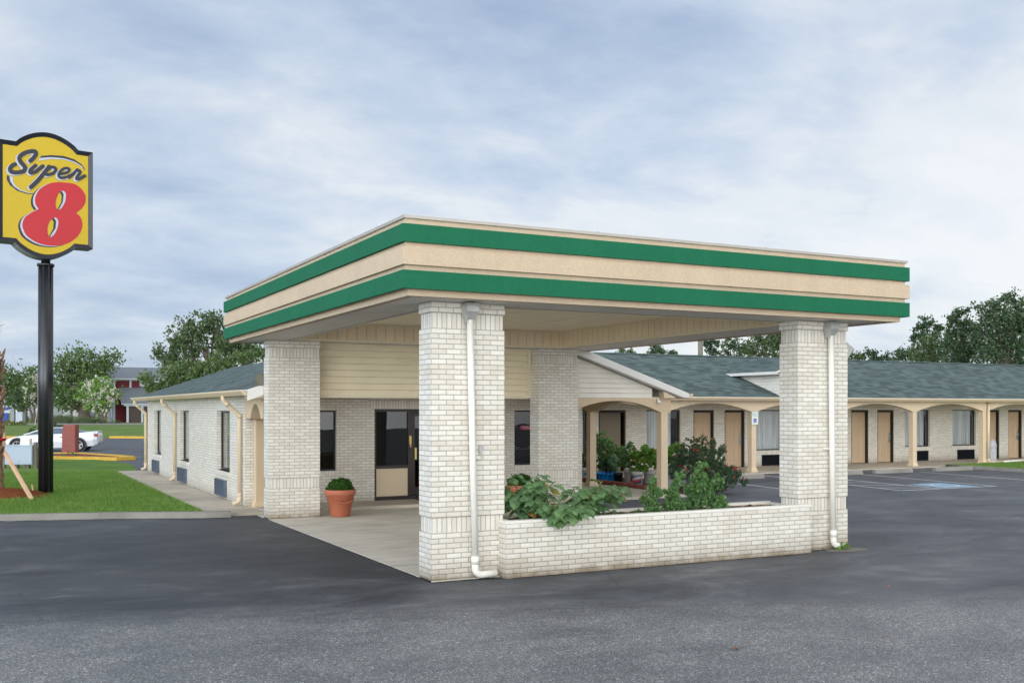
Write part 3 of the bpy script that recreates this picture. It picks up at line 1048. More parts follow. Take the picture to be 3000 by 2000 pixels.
def canopy_spout(xt, xb, xe, zend=0.07):
    y = -0.075
    mb = MB()
    # conductor head: inverted pyramid
    t, b_ = 0.085, 0.048
    prof = [(t * 0.95, 3.505), (t, 3.47), (t, 3.40), (b_, 3.29), (b_, 3.26)]
    for i in range(len(prof) - 1):
        (r0, z0), (r1, z1) = prof[i], prof[i + 1]
        A = [(xt - r0, -0.006 - 2 * r0, z0), (xt + r0, -0.006 - 2 * r0, z0), (xt + r0, -0.006, z0), (xt - r0, -0.006, z0)]
        B = [(xt - r1, -0.006 - 2 * r1, z1), (xt + r1, -0.006 - 2 * r1, z1), (xt + r1, -0.006, z1), (xt - r1, -0.006, z1)]
        for k in range(4):
            k2 = (k + 1) % 4
            mb.poly([B[k], B[k2], A[k2], A[k]])
    hd = mb.build('conductor_head', 'galv', canopy, bevel=0.004)
    mb = MB()
    r = 0.043
    mb.tube([(xt, y, 3.3), (xt + (xb - xt) * 0.5, y, 1.8), (xb, y - 0.01, 0.26)], r, 16)
    mb.tube([(xb, y - 0.01, 0.30), (xb, y - 0.01, 0.20)], r * 1.22, 16)
    pts = [(xb, y - 0.01, 0.22)]
    for k in range(6):
        a = rad(90 * k / 5)
        pts.append((xb + 0.09 * (1 - math.cos(a)), y - 0.012, 0.15 - 0.09 * math.sin(a)))
    pts.append((xe, y - 0.03, zend))
    mb.tube(pts, r * 1.08, 16)
    mb.box(xt + 0.02, xb + 0.085, -0.045, 0.0, 1.53, 1.57)
    if xt > 3: mb.box(xt - 0.10, xt + 0.02, -0.05, 0.002, 1.55, 1.575)
    return mb.build('downspout', 'white_paint', canopy)


canopy_spout(0.50, 0.57, 0.86)
canopy_spout(6.64, 6.68, 6.92, 0.05)
mb = MB(); mb.box(7.068, 7.10, 0.12, 0.30, 3.02, 3.20)
q = [(7.10, 3.0), (7.10, 3.24), (7.30, 3.12), (7.14, 2.98)]
mb.extrude(q, lambda a, b_, t: Vector((a, t, b_)), 0.08, 0.34)
fl = mb.build('floodlight', 'galv', canopy, bevel=0.006)
mb = MB(); mb.box(0.655, 0.70, -0.03, 0.0, 1.60, 1.70)
mb.build('tap_box', 'bin_grey', canopy)

# brick planter between the two front pillars
planter = thing('brick_planter', 'long low white brick planter filled with soil between the front pillars', 'planter', (3.5, 0.2, 0))
mb = MB()
px0, px1, py0, py1, pz = 0.95, 6.12, -0.20, 0.76, 0.70
mb.box(px0, px1, py0, py0 + 0.10, -0.05, pz, 0, uvz=pz)
mb.box(px0, px0 + 0.10, py0 + 0.10, py1 - 0.1, -0.05, pz, 0, skip='f', uvz=pz)
mb.box(px1 - 0.1, px1, py0 + 0.10, py1 - 0.1, -0.05, pz, 0, skip='f', uvz=pz)
mb.build('brick_wall', 'brick', planter, bevel=0.012)
mb = MB(); mb.box(px0, px1, py1 - 0.10, py1, -0.05, pz - 0.03, 0, uvz=pz)
mb.build('rear_wall', 'brick_buff', planter, bevel=0.01)
mb = MB()
mb.box(px0 - 0.002, px1 + 0.002, py0 - 0.002, py0 + 0.11, pz, pz + 0.036)
mb.box(px0 - 0.002, px0 + 0.11, py0 + 0.11, py1 + 0.01, pz, pz + 0.036, skip='f')
mb.box(px0 + 0.11, px1 + 0.002, py1 - 0.06, py1 + 0.012, pz - 0.03, pz + 0.01)
mb.build('coping', 'white_paint', planter, bevel=0.016)
# lumpy soil
mb = MB(); nx, ny = 70, 10
H = {}
for i in range(nx + 1):
    for j in range(ny + 1):
        H[i, j] = Vector((px0 + 0.1 + (px1 - px0 - 0.2) * i / nx, py0 + 0.1 + (py1 - py0 - 0.2) * j / ny, 0.665 + random.uniform(-0.018, 0.022)))
for i in range(nx):
    for j in range(ny):
        mb.poly([H[i, j], H[i + 1, j], H[i + 1, j + 1], H[i, j + 1]], smooth=True)
mb.build('soil', 'soil', planter)

# ------------------------------------------------------------------ BUILDING PARTS
def wall_x(mb, y, x0, x1, z0, z1, ops, th_=0.22, mi=0, uvz=0.0):
    """wall in plane Y=y facing -Y with openings (xa,xb,za,zb)"""
    xs = sorted(set([x0, x1] + [o[0] for o in ops] + [o[1] for o in ops]))
    zs = sorted(set([z0, z1] + [o[2] for o in ops] + [o[3] for o in ops]))
    for i in range(len(xs) - 1):
        for j in range(len(zs) - 1):
            xm, zm = (xs[i] + xs[i + 1]) / 2, (zs[j] + zs[j + 1]) / 2
            if any(o[0] < xm < o[1] and o[2] < zm < o[3] for o in ops):
                continue
            for yy, fl_ in ((y, 0), (y + th_, 1)):
                p = [(xs[i], yy, zs[j]), (xs[i + 1], yy, zs[j]), (xs[i + 1], yy, zs[j + 1]), (xs[i], yy, zs[j + 1])]
                if fl_: p.reverse()
                mb.poly(p, mi, [(q[0], q[2] - uvz) for q in p])
    for (a, b_, c, d) in ops:
        for p in ([(a, y, c), (a, y, d), (a, y + th_, d), (a, y + th_, c)], [(b_, y, d), (b_, y, c), (b_, y + th_, c), (b_, y + th_, d)]):
            mb.poly(p, mi, [(q[1], q[2] - uvz) for q in p])
        mb.poly([(a, y, d), (b_, y, d), (b_, y + th_, d), (a, y + th_, d)], mi)
        mb.poly([(a, y, c), (a, y + th_, c), (b_, y + th_, c), (b_, y, c)], mi)


def wall_y(mb, x, y0, y1, z0, z1, ops, th_=0.22, mi=0, uvz=0.0):
    """wall in plane X=x facing -X, body towards +X"""
    t = MB()
    wall_x(t, 0, y0, y1, z0, z1, ops, th_, mi, uvz)
    for f_, uv_, m_ in zip(t.f, t.uv, t.m):
        p = [t.v[i] for i in f_]
        mb.poly([(x + q.y, q.x, q.z) for q in p][::-1], m_, uv_[::-1])


def arch_beam(mb, axis, c, a0, a1, th_, zs, zp, zt, n=18, mi=0):
    """beam with a segmental arched underside between a0 and a1 along axis; c = near face coordinate"""
    def P(a, t, z):
        return Vector((a, c + t, z)) if axis == 'x' else Vector((c + t, a, z))
    def zb_(k):
        u_ = 2 * k / n - 1
        return zs + (zp - zs) * (1 - abs(u_) ** 2.0)
    for k in range(n):
        a, b_ = a0 + (a1 - a0) * k / n, a0 + (a1 - a0) * (k + 1) / n
        z0_, z1_ = zb_(k), zb_(k + 1)
        mb.poly([P(a, 0, z0_), P(b_, 0, z1_), P(b_, 0, zt), P(a, 0, zt)], mi)
        mb.poly([P(b_, th_, z1_), P(a, th_, z0_), P(a, th_, zt), P(b_, th_, zt)], mi)
        mb.poly([P(a, 0, z0_), P(a, th_, z0_), P(b_, th_, z1_), P(b_, 0, z1_)], mi)
    mb.poly([P(a0, 0, zt), P(a1, 0, zt), P(a1, th_, zt), P(a0, th_, zt)], mi)


def column(parent, x, y, zb, zt, w_=0.22, mat='tan_light'):
    """square post centred on x,y with stepped base and neck"""
    h = w_ / 2
    mb = MB()
    mb.box(x - h, x + h, y - h, y + h, zb + 0.13, zt)
    mb.box(x - h - 0.012, x + h + 0.012, y - h - 0.012, y + h + 0.012, zt - 0.035, zt - 0.012)
    mb.box(x - h - 0.042, x + h + 0.042, y - h - 0.042, y + h + 0.042, zb, zb + 0.05)
    # flared plinth
    lo, hi = h + 0.034, h + 0.002
    A = [(x - lo, y - lo), (x + lo, y - lo), (x + lo, y + lo), (x - lo, y + lo)]
    B = [(x - hi, y - hi), (x + hi, y - hi), (x + hi, y + hi), (x - hi, y + hi)]
    for k in range(4):
        k2 = (k + 1) % 4
        mb.poly([A[k] + (zb + 0.05,), A[k2] + (zb + 0.05,), B[k2] + (zb + 0.15,), B[k] + (zb + 0.15,)])
    return mb.build('column', mat, parent, bevel=0.005)


def roof_plane(mb, pts, th_=0.10, mi=0, side=1):
    """thin slab: shingled top and painted edges/underside"""
    up = [Vector(p) for p in pts]
    n = (up[1] - up[0]).cross(up[2] - up[0]).normalized()
    if n.z < 0:
        up.reverse()
        n = -n
    dn = [p - Vector((0, 0, th_)) for p in up]
    mb.poly(up, mi)
    mb.poly(dn[::-1], side)
    for i in range(len(up)):
        j = (i + 1) % len(up)
        mb.poly([up[i], dn[i], dn[j], up[j]], side)


def siding_x(mb, y, xl, xr, z0, z1, pitch=0.125, topf=None, mi=0):
    """lapped boards on plane Y=y; xl(z), xr(z) give the ends"""
    z = z0
    while z < z1 - 1e-4:
        zt = min(z + pitch, z1)
        a0, b0, a1, b1 = xl(z), xr(z), xl(zt), xr(zt)
        if b0 - a0 > 0.01:
            zm = z + (zt - z) * 0.86
            am, bm = xl(zm), xr(zm)
            h = pitch / 2
            mb.poly([(a0, y - 0.038, z), (b0, y - 0.038, z), (bm, y - 0.004, zm), (am, y - 0.004, zm)], mi, [(a0, h), (b0, h), (bm, h + zm - z), (am, h + zm - z)])
            mb.poly([(am, y - 0.004, zm), (bm, y - 0.004, zm), (b1, y - 0.038, zt), (a1, y - 0.038, zt)], mi, [(am, h + zm - z), (bm, h + zm - z), (b1, h + pitch), (a1, h + pitch)])
            mb.poly([(a0, y, z), (b0, y, z), (b0, y - 0.022, z), (a0, y - 0.022, z)], mi)
        z = zt


def siding_flat_x(mb, y, xl, xr, z0, z1, pitch=0.115, mi=0):
    z = z0
    while z < z1 - 1e-4:
        zt = min(z + pitch, z1)
        a0, b0, a1, b1 = xl(z), xr(z), xl(zt), xr(zt)
        if b0 - a0 > 0.01:
            h = pitch / 2
            mb.poly([(a0, y - 0.022, z), (b0, y - 0.022, z), (b1, y - 0.003, zt), (a1, y - 0.003, zt)], mi, [(a0, h), (b0, h), (b1, h + zt - z), (a1, h + zt - z)])
            mb.poly([(a0, y, z), (b0, y, z), (b0, y - 0.022, z), (a0, y - 0.022, z)], mi, [(a0, 0)] * 4)
        z = zt


def six_panel_door(parent, x0, x1, y, z0, z1, handle=True, label=None):
    """brown frame set in the reveal, tan leaf with six raised panels"""
    mb = MB()
    fw = 0.05
    mb.box(x0, x0 + fw, y + 0.03, y + 0.20, z0, z1)
    mb.box(x1 - fw, x1, y + 0.03, y + 0.20, z0, z1)
    mb.box(x0 + fw, x1 - fw, y + 0.03, y + 0.20, z1 - 0.09, z1)
    fr = mb.build('door_frame', 'frame_brown', parent, bevel=0.004)
    a, b_ = x0 + fw, x1 - fw
    zt = z1 - 0.09
    mb = MB(); yl = y + 0.135
    mb.box(a, b_, yl, yl + 0.045, z0 + 0.015, zt)
    wl = b_ - a
    for (pa, pb) in ((0.14, 0.44), (0.56, 0.86)):
        for (za, zb) in ((0.10, 0.38), (0.43, 0.73), (0.80, 0.92)):
            xa, xb, z_a, z_b = a + wl * pa, a + wl * pb, z0 + (zt - z0) * za, z0 + (zt - z0) * zb
            # moulded frame, then a raised field inside it
            e = 0.02
            mb.box(xa, xb, yl - 0.008, yl - 0.001, z_a, z_a + e); mb.box(xa, xb, yl - 0.008, yl - 0.001, z_b - e, z_b)
            mb.box(xa, xa + e, yl - 0.008, yl - 0.001, z_a + e, z_b - e); mb.box(xb - e, xb, yl - 0.008, yl - 0.001, z_a + e, z_b - e)
            mb.box(xa + 0.045, xb - 0.045, yl - 0.007, yl - 0.001, z_a + 0.045, z_b - 0.045)
    leaf = mb.build('door', 'door_tan', fr, bevel=0.003)
    if label: fr['label'] = label
    if handle:
        mb = MB()
        hx = b_ - 0.07
        mb.box(hx - 0.045, hx + 0.045, yl - 0.02, yl - 0.002, z0 + 0.80, z0 + 1.20)
        mb.box(hx - 0.02, hx + 0.03, yl - 0.055, yl - 0.02, z0 + 0.98, z0 + 1.08)
        mb.tube([(hx, yl - 0.07, z0 + 0.93), (hx - 0.13, yl - 0.07, z0 + 0.93)], 0.013, 8)
        mb.tube([(hx, yl - 0.02, z0 + 0.93), (hx, yl - 0.08, z0 + 0.93)], 0.016, 8)
        mb.build('handle', 'steel', fr, bevel=0.003)
    else:
        mb = MB(); mb.tube([(a + 0.06, yl - 0.02, z0 + 0.95), (a + 0.06, yl - 0.055, z0 + 0.95)], 0.022, 10)
        mb.build('handle', 'steel', fr)
    return fr


def curtain(mb, a0, a1, z0, z1, f3, folds=14, amp=0.03):
    n = folds * 8
    pts = []
    ph = random.uniform(0, 6)
    for i in range(n + 1):
        t = i / n
        pts.append((a0 + (a1 - a0) * t, amp * math.sin(t * folds * 2 * math.pi + ph + 0.9 * math.sin(t * 23)) * (0.7 + 0.3 * math.sin(t * 11))))
    for i in range(n):
        (a, o0), (b_, o1) = pts[i], pts[i + 1]
        mb.poly([f3(a, o0, z0), f3(b_, o1, z0), f3(b_, o1, z1), f3(a, o0, z1)], smooth=True)


def window_x(parent, x0, x1, y, z0, z1, frame='bronze', curt=(0.0, 1.0), mull=None, glass='glass', label=None):
    """glazed window in a wall facing -Y"""
    mb = MB(); f_ = 0.035; ya, yb = y + 0.08, y + 0.13
    mb.box(x0, x1, ya, yb, z0, z0 + f_); mb.box(x0, x1, ya, yb, z1 - f_, z1)
    mb.box(x0, x0 + f_, ya, yb, z0 + f_, z1 - f_); mb.box(x1 - f_, x1, ya, yb, z0 + f_, z1 - f_)
    for m_ in (mull or []):
        mb.box(x0 + f_, x1 - f_, ya, yb, m_ - 0.02, m_ + 0.02)
    w_ = mb.build('window', frame, parent, bevel=0.003)
    if label: w_['label'] = label
    mb = MB(); mb.poly([(x0 + f_, y + 0.105, z0 + f_), (x1 - f_, y + 0.105, z0 + f_), (x1 - f_, y + 0.105, z1 - f_), (x0 + f_, y + 0.105, z1 - f_)])
    mb.build('pane', glass, w_)
    mb = MB(); mb.box(x0 - 0.1, x1 + 0.1, y + 0.45, y + 0.5, z0 - 0.1, z1 + 0.1)
    mb.box(x0 - 0.1, x1 + 0.1, y + 0.225, y + 0.45, z0 - 0.12, z0 - 0.1); mb.box(x0 - 0.1, x1 + 0.1, y + 0.225, y + 0.45, z1 + 0.1, z1 + 0.12)
    mb.box(x0 - 0.12, x0 - 0.1, y + 0.225, y + 0.45, z0 - 0.1, z1 + 0.1); mb.box(x1 + 0.1, x1 + 0.12, y + 0.225, y + 0.45, z0 - 0.1, z1 + 0.1)
    mb.build('room', 'dark_room', w_)
    if curt:
        mb = MB()
        ww = x1 - x0
        curtain(mb, x0 + ww * curt[0], x0 + ww * curt[1], z0 - 0.05, z1 + 0.05, lambda a, o, z: (a, y + 0.2 + o, z), folds=max(4, int(13 * (curt[1] - curt[0]))))
        mb.build('curtain', 'curtain', w_)
    return w_


def louvre_x(parent, x0, x1, y, z0, z1, mat='grille_black'):
    mb = MB()
    mb.box(x0, x1, y - 0.012, y + 0.1, z0, z1, skip='f')
    e = 0.02
    mb.box(x0, x1, y - 0.02, y - 0.0121, z0, z0 + e); mb.box(x0, x1, y - 0.02, y - 0.0121, z1 - e, z1)
    mb.box(x0, x0 + e, y - 0.02, y - 0.0121, z0 + e, z1 - e); mb.box(x1 - e, x1, y - 0.02, y - 0.0121, z0 + e, z1 - e)
    n = int((z1 - z0 - 2 * e) / 0.024)
    for k in range(n):
        z = z0 + e + (z1 - z0 - 2 * e) * k / n
        mb.poly([(x0 + e, y - 0.016, z), (x1 - e, y - 0.016, z), (x1 - e, y + 0.012, z + 0.02), (x0 + e, y + 0.012, z + 0.02)])
    mb.poly([(x0, y + 0.014, z0), (x1, y + 0.014, z0), (x1, y + 0.014, z1), (x0, y + 0.014, z1)])
    return mb.build('air_conditioner_grille', mat, parent)


# ============================== OFFICE (gable building with the left guest wing)
office = thing('motel_office', 'white brick motel office with green shingle gable roof behind the canopy', 'building', (3, 14, 0))
XW, YE, YL1 = 0.06, 10.45, 25.2
ZW = 0.075
XR = 8.53
w1, w2, w3 = (22.2, 23.62, 0.72, 2.13), (17.26, 18.70, 0.72, 2.13), (12.05, 13.50, 0.72, 2.13)
mb = MB()
wall_y(mb, XW, YE, YL1, 0.0, 2.47, [w1, w2, w3], uvz=2.13 + 0.0)
entry_ops = [(1.15, 2.09, 0.79, 2.14), (2.99, 5.75, ZW, 2.17), (6.60, 7.55, 0.80, 2.14)]
wall_x(mb, YE + 0.001, XW + 0.22, XR, 0.0, 2.47, entry_ops, uvz=2.14)
mb.box(XW + 0.002, XW + 0.22, YE + 0.0005, YE + 0.22, 0, 2.47, 0, skip='lkr', uvz=2.14)
mb.box(XR - 0.22, XR, YE + 0.221, 17.9, 0, 2.47, 0, uvz=2.14)
mb.box(XW + 0.22, 6.2, YL1 - 0.22, YL1, 0, 2.47, 0, uvz=2.14)
mb.box(6.0, 6.2, 17.0, YL1 - 0.22, 0, 2.47, 0, uvz=2.14)
# soldier lintels and sills, slightly proud
for (a, b_, c, d) in (w1, w2, w3):
    p = 0.004
    mb.box(XW - p, XW + 0.02, a - 0.1, b_ + 0.1, d, d + 0.2, 1, skip='k', uvz=d)
    mb.box(XW - 0.035, XW + 0.1, a, b_, c - 0.105, c, 1, uvz=c - 0.2)
for (a, b_, c, d) in entry_ops:
    mb.box(a - (0.1 if c < 0.2 else 0), b_ + (0.1 if c < 0.2 else 0), YE - 0.004, YE + 0.02, d, d + (0.26 if c < 0.2 else 0.0645), 1 if c < 0.2 else 0, skip='k', uvz=d)
    if c > 0.2:
        mb.box(a, b_, YE - 0.02, YE + 0.1, c - 0.09, c, 1, uvz=c - 0.2)
mb.build('brick_wall', ['brick', 'brick_soldier'], office)

# left-wing windows and grilles (facing -X)
for i, (a, b_, c, d) in enumerate((w1, w2, w3)):
    mb = MB(); f_ = 0.045; xa, xb = XW + 0.10, XW + 0.15
    mb.box(xa, xb, a, b_, c, c + f_); mb.box(xa, xb, a, b_, d - f_, d)
    mb.box(xa, xb, a, a + f_, c + f_, d - f_); mb.box(xa, xb, b_ - f_, b_, c + f_, d - f_)
    wo_ = mb.build('window', 'bronze', office, bevel=0.003)
    wo_['label'] = ['curtained window farthest along the left wall', 'middle curtained window in the left wall', 'dark framed window with horizontal blinds nearest the canopy'][i]
    mb = MB(); mb.poly([(xa + 0.025, b_ - f_, c + f_), (xa + 0.025, a + f_, c + f_), (xa + 0.025, a + f_, d - f_), (xa + 0.025, b_ - f_, d - f_)])
    mb.build('pane', 'glass', wo_)
    mb = MB(); mb.box(XW + 0.55, XW + 0.6, a - 0.1, b_ + 0.1, c - 0.1, d + 0.1)
    for (yy) in (a - 0.12, b_ + 0.1):
        mb.box(XW + 0.222, XW + 0.55, yy, yy + 0.02, c - 0.1, d + 0.1)
    mb.build('room', 'dark_room', wo_)
    mb = MB()
    if i == 2:
        z = c + 0.06
        while z < d - 0.05:
            mb.poly([(XW + 0.175, a + 0.05, z), (XW + 0.205, a + 0.05, z + 0.028), (XW + 0.205, b_ - 0.05, z + 0.028), (XW + 0.175, b_ - 0.05, z)])
            z += 0.042
        mb.box(XW + 0.168, XW + 0.172, (a + b_) / 2 - 0.3, (a + b_) / 2 - 0.29, c + 0.05, d - 0.05)
        mb.build('blind', 'white_paint', wo_)
    else:
        curtain(mb, a, b_, c, d, lambda q, o, z: (XW + 0.20 + o, q, z), 12)
        mb.build('curtain', 'curtain', wo_)
for (a, b_) in ((22.53, 23.77), (17.58, 18.78), (12.36, 13.48)):
    mb = MB(); x = XW - 0.06; z0, z1 = 0.12, 0.51
    mb.box(x, XW, a, b_, z0, z1, skip='l')
    e = 0.02
    mb.box(x - 0.008, x - 0.0005, a, b_, z0, z0 + e); mb.box(x - 0.008, x - 0.0005, a, b_, z1 - e, z1)
    mb.box(x - 0.008, x - 0.0005, a, a + e, z0 + e, z1 - e); mb.box(x - 0.008, x - 0.0005, b_ - e, b_, z0 + e, z1 - e)
    n = 11
    for k in range(n):
        z = z0 + e + (z1 - z0 - 2 * e) * k / n
        mb.poly([(x - 0.006, b_ - e, z), (x - 0.006, a + e, z), (x + 0.03, a + e, z + 0.03), (x + 0.03, b_ - e, z + 0.03)])
    mb.poly([(x + 0.032, b_, z0), (x + 0.032, a, z0), (x + 0.032, a, z1), (x + 0.032, b_, z1)])
    mb.build('air_conditioner_grille', 'grille_grey', office)

# entry: left window, glazed door set, right window
window_x(office, 1.15, 2.09, YE, 0.79, 2.14, frame='frame_brown', curt=None, glass='glass_dark', label='tall dark window left of the entrance door')
wr = window_x(office, 6.60, 7.55, YE, 0.80, 2.14, frame='frame_brown', curt=None, mull=[1.71, 1.19], glass='glass_dark', label='dark check-in window with red notice right of the entrance')
mb = MB(); mb.box(6.64, 7.51, YE + 0.14, YE + 0.40, 1.185, 1.21)
mb.build('counter', 'wood_sill', wr)
for (pa, pb) in ((6.66, 6.82), (7.15, 7.45)):
    mb = MB(); mb.box(pa, pb, YE + 0.16, YE + 0.35, 1.211, 1.237)
    mb.build('papers', 'book_white', wr)
mb = MB(); mb.box(6.80, 7.38, YE + 0.073, YE + 0.078, 1.665, 1.76)
st = mb.build('notice', 'sticker_red', wr)
text_mesh('CHECK OUT 11 AM', 0.062, lambda a, b_: Vector((7.09 + a, YE + 0.0715, 1.73 + b_)), 'sign_white', 'lettering', wr)
text_mesh('THANK YOU FOR STAYING', 0.036, lambda a, b_: Vector((7.09 + a, YE + 0.0715, 1.685 + b_)), 'sign_white', 'lettering', wr)

mb = MB(); y = YE + 0.04
x0, x1, z0, z1 = 2.99, 5.75, ZW, 2.17
fw = 0.055
mb.box(x0, x1, y, y + 0.1, z1 - 0.06, z1); mb.box(x0, x1, y, y + 0.1, z0, z0 + 0.08)
for xx in (x0, 3.83, 4.80, x1 - fw):
    mb.box(xx, xx + (fw if xx != 3.83 else 0.09), y, y + 0.1, z0 + 0.08, z1 - 0.06)
mb.box(x0 + fw, 3.83, y, y + 0.1, 0.80, 0.87); mb.box(4.855, x1 - fw, y, y + 0.1, 0.80, 0.87)
ent = mb.build('entrance_frame', 'bronze', office, bevel=0.004)
for (a, b_) in ((x0 + fw, 3.83), (4.855, x1 - fw)):
    mb = MB()
    mb.box(a + 0.002, b_ - 0.002, y + 0.035, y + 0.06, z0 + 0.085, 0.798)
    mb.build('lower_panel', 'tan_light', ent)
    mb = MB()
    mb.poly([(a, y + 0.05, 0.87), (b_, y + 0.05, 0.87), (b_, y + 0.05, z1 - 0.06), (a, y + 0.05, z1 - 0.06)])
    mb.build('pane', 'glass_dark', ent)
mb = MB()
a, b_ = 3.925, 4.795
mb.box(a, a + 0.08, y + 0.02, y + 0.07, z0 + 0.09, z1 - 0.07); mb.box(b_ - 0.08, b_, y + 0.02, y + 0.07, z0 + 0.09, z1 - 0.07)
mb.box(a + 0.08, b_ - 0.08, y + 0.02, y + 0.07, z0 + 0.09, z0 + 0.27); mb.box(a + 0.08, b_ - 0.08, y + 0.02, y + 0.07, z1 - 0.16, z1 - 0.07)
dr = mb.build('entrance_door', 'bronze', office, bevel=0.003)
mb = MB(); mb.poly([(a + 0.08, y + 0.045, z0 + 0.27), (b_ - 0.08, y + 0.045, z0 + 0.27), (b_ - 0.08, y + 0.045, z1 - 0.16), (a + 0.08, y + 0.045, z1 - 0.16)])
mb.build('pane', 'glass_dark', dr)
mb = MB(); mb.box(4.00 - 0.02, 4.00 + 0.03, y - 0.03, y - 0.012, 1.00, 1.27); mb.box(3.985, 4.025, y - 0.012, y + 0.02, 1.02, 1.05); mb.box(3.985, 4.025, y - 0.012, y + 0.02, 1.22, 1.25)
mb.build('handle', 'brass', dr)
mb = MB(); mb.box(3.855, 3.905, y - 0.012, y, 1.35, 1.55); mb.box(3.87, 3.89, y - 0.03, y - 0.012, 1.28, 1.52)
mb.build('lock', 'brass', ent, bevel=0.004)
mb = MB(); mb.box(x0 - 0.4, x1 + 0.4, YE + 1.8, YE + 1.85, 0, 2.45); mb.box(x0 - 0.4, x1 + 0.4, YE + 0.23, YE + 1.8, 0.0, 0.05)
mb.box(x0 - 0.45, x0 - 0.4, YE + 0.23, YE + 1.8, 0, 2.45); mb.box(x1 + 0.4, x1 + 0.45, YE + 0.23, YE + 1.8, 0, 2.45)
mb.build('lobby', 'dark_room', ent)

# front gable (lapped siding) and ceilings
YG = 8.85
xe0, xe1, xr_, ze, sl = -0.32, 10.50, 5.09, 2.56, 1 / 3.0
zr = ze + (xr_ - xe0) * sl
mb = MB()
inset = 0.30
siding_flat_x(mb, YG, lambda z: 6.1,
              lambda z: min(9.55, xe1 - (z + 0.20 - ze) / sl), 2.44, 4.10, 0.115)
mb.build('gable_siding', 'siding_white', office)
YK = 8.60
mb = MB(); siding_x(mb, YK, lambda z: 1.032, lambda z: 6.0, 2.44, 3.52, 0.135)
mb.box(1.032, 6.0, YK + 0.001, YG, 2.43, 3.52)
mb.build('gable_cladding', 'siding_cream', office)
mb = MB(); mb.box(5.96, 6.034, YK - 0.055, YK, 2.42, 3.52); mb.box(1.033, 5.96, YK - 0.05, YK, 2.405, 2.44)
mb.box(1.033, 5.96, YK - 0.05, YK, 3.47, 3.52)
mb.build('cladding_trim', 'cream_trim', office)
mb = MB(); mb.box(0.9, 6.2, YK + 0.05, YG + 0.1, 3.2, 3.519)
mb.build('gable_backing', 'cream_trim', office)
mb = MB(); mb.box(0.1, 10.1, YG + 0.02, YE, 2.43, 2.46); mb.box(XR, 10.1, YE + 0.005, 15.4, 2.43, 2.46)
mb.build('porch_ceiling', 'ceiling_cream', office)

# roofs
mb = MB()
YR = 8.63
roof_plane(mb, [(xe0, YR, ze), (xe0, YL1 + 0.5, ze), (xr_ - 2.04, YL1 + 0.5, zr - 0.68), (xr_ - 2.04, 20.5, zr - 0.68), (xr_, 20.5, zr), (xr_, YR, zr)], 0.09)
roof_plane(mb, [(xr_, YR, zr), (xr_, 20.5, zr), (xe1, 20.5, ze), (xe1, YR, ze)], 0.09)
roof_plane(mb, [(xr_ - 2.04, 20.5, zr - 0.68), (xr_ - 2.04, YL1 + 0.5, zr - 0.68), (6.42, YL1 + 0.5, ze), (6.42, 20.5, ze)], 0.09)
rf = mb.build('roof', ['shingle', 'fascia_white'], office)
mb = MB()
# white rake boards following the slope on the front gable
def rake(xa, za, xb, zb, y0, y1, hgt, mi=0):
    pts = [(xa, za), (xb, zb), (xb, zb - hgt), (xa, za - hgt)]
    mb.extrude(pts, lambda a, b_, t: Vector((a, t, b_)), y0, y1, mi)
rake(xe0, ze - 0.03, -0.002, ze - 0.03 + (0 - xe0) * sl, YR - 0.025, YR + 0.03, 0.19)
mb.build('rake_board', 'fascia_white', office, bevel=0.004)
mb = MB()
mb.extrude([(xe1, ze - 0.025), (7.075, ze - 0.025 + (xe1 - 7.075) * sl), (7.075, ze - 0.185 + (xe1 - 7.075) * sl), (xe1 - 0.16, 2.45), (xe1, 2.45)], lambda a, b_, t: Vector((a, t, b_)), YR - 0.025, YR + 0.03)
mb.build('rake_board', 'fascia_white', office, bevel=0.004)
mb = MB()
rake(xe1 - 0.22, ze - 0.165 + 0.22 * sl, 7.075, ze - 0.165 + (xe1 - 7.075) * sl, YR + 0.032, YG - 0.024, 0.015)
mb.build('eave_soffit', 'white_trim', office)
mb = MB()
mb.box(XW + 0.0, 6.2, YL1 - 0.1, YL1, 2.47, 2.6)
mb.build('eave_soffit', 'white_trim', office)
mb = MB()
mb.extrude([(XW, 2.45), (6.2, 2.45), (6.2, 2.6), (3.05, 3.6), (XW, 2.6)], lambda a, b_, t: Vector((a, t, b_)), YL1 - 0.09, YL1 - 0.02)
mb.build('end_gable', 'white_trim', office)
# boxed tan return of the rake at the left front
mb = MB()
mb.extrude([(xe0 + 0.02, ze - 0.17), (0.25, ze - 0.17), (0.25, ze + 0.09), (xe0 + 0.02, ze - 0.08)], lambda a, b_, t: Vector((a, t, b_)), YR + 0.01, YG + 0.1)
mb.build('rake_return', 'tan_paint', office, bevel=0.004)
mb = MB()
mb.extrude([(9.78, 2.441), (10.12, 2.441), (10.12, 2.47), (9.78, 2.60)], lambda a, b_, t: Vector((a, t, b_)), YR + 0.035, YG + 0.02)
mb.build('rake_return', 'tan_light', office, bevel=0.004)
mb = MB(); mb.box(XW - 0.36, XW + 0.02, YG + 0.1, YL1 + 0.45, 2.46, 2.475)
mb.build('side_soffit', 'cream_trim', office)
# flashing where the roof meets the rear pillar
mb = MB(); mb.poly([(-0.20, 8.61, 2.62), (-0.01, 8.61, 2.68), (-0.01, 8.61, 2.90), (-0.12, 8.61, 2.86)]); mb.box(-0.16, -0.004, 8.605, 8.625, 2.64, 2.84)
mb.build('flashing', 'wood_old', office)


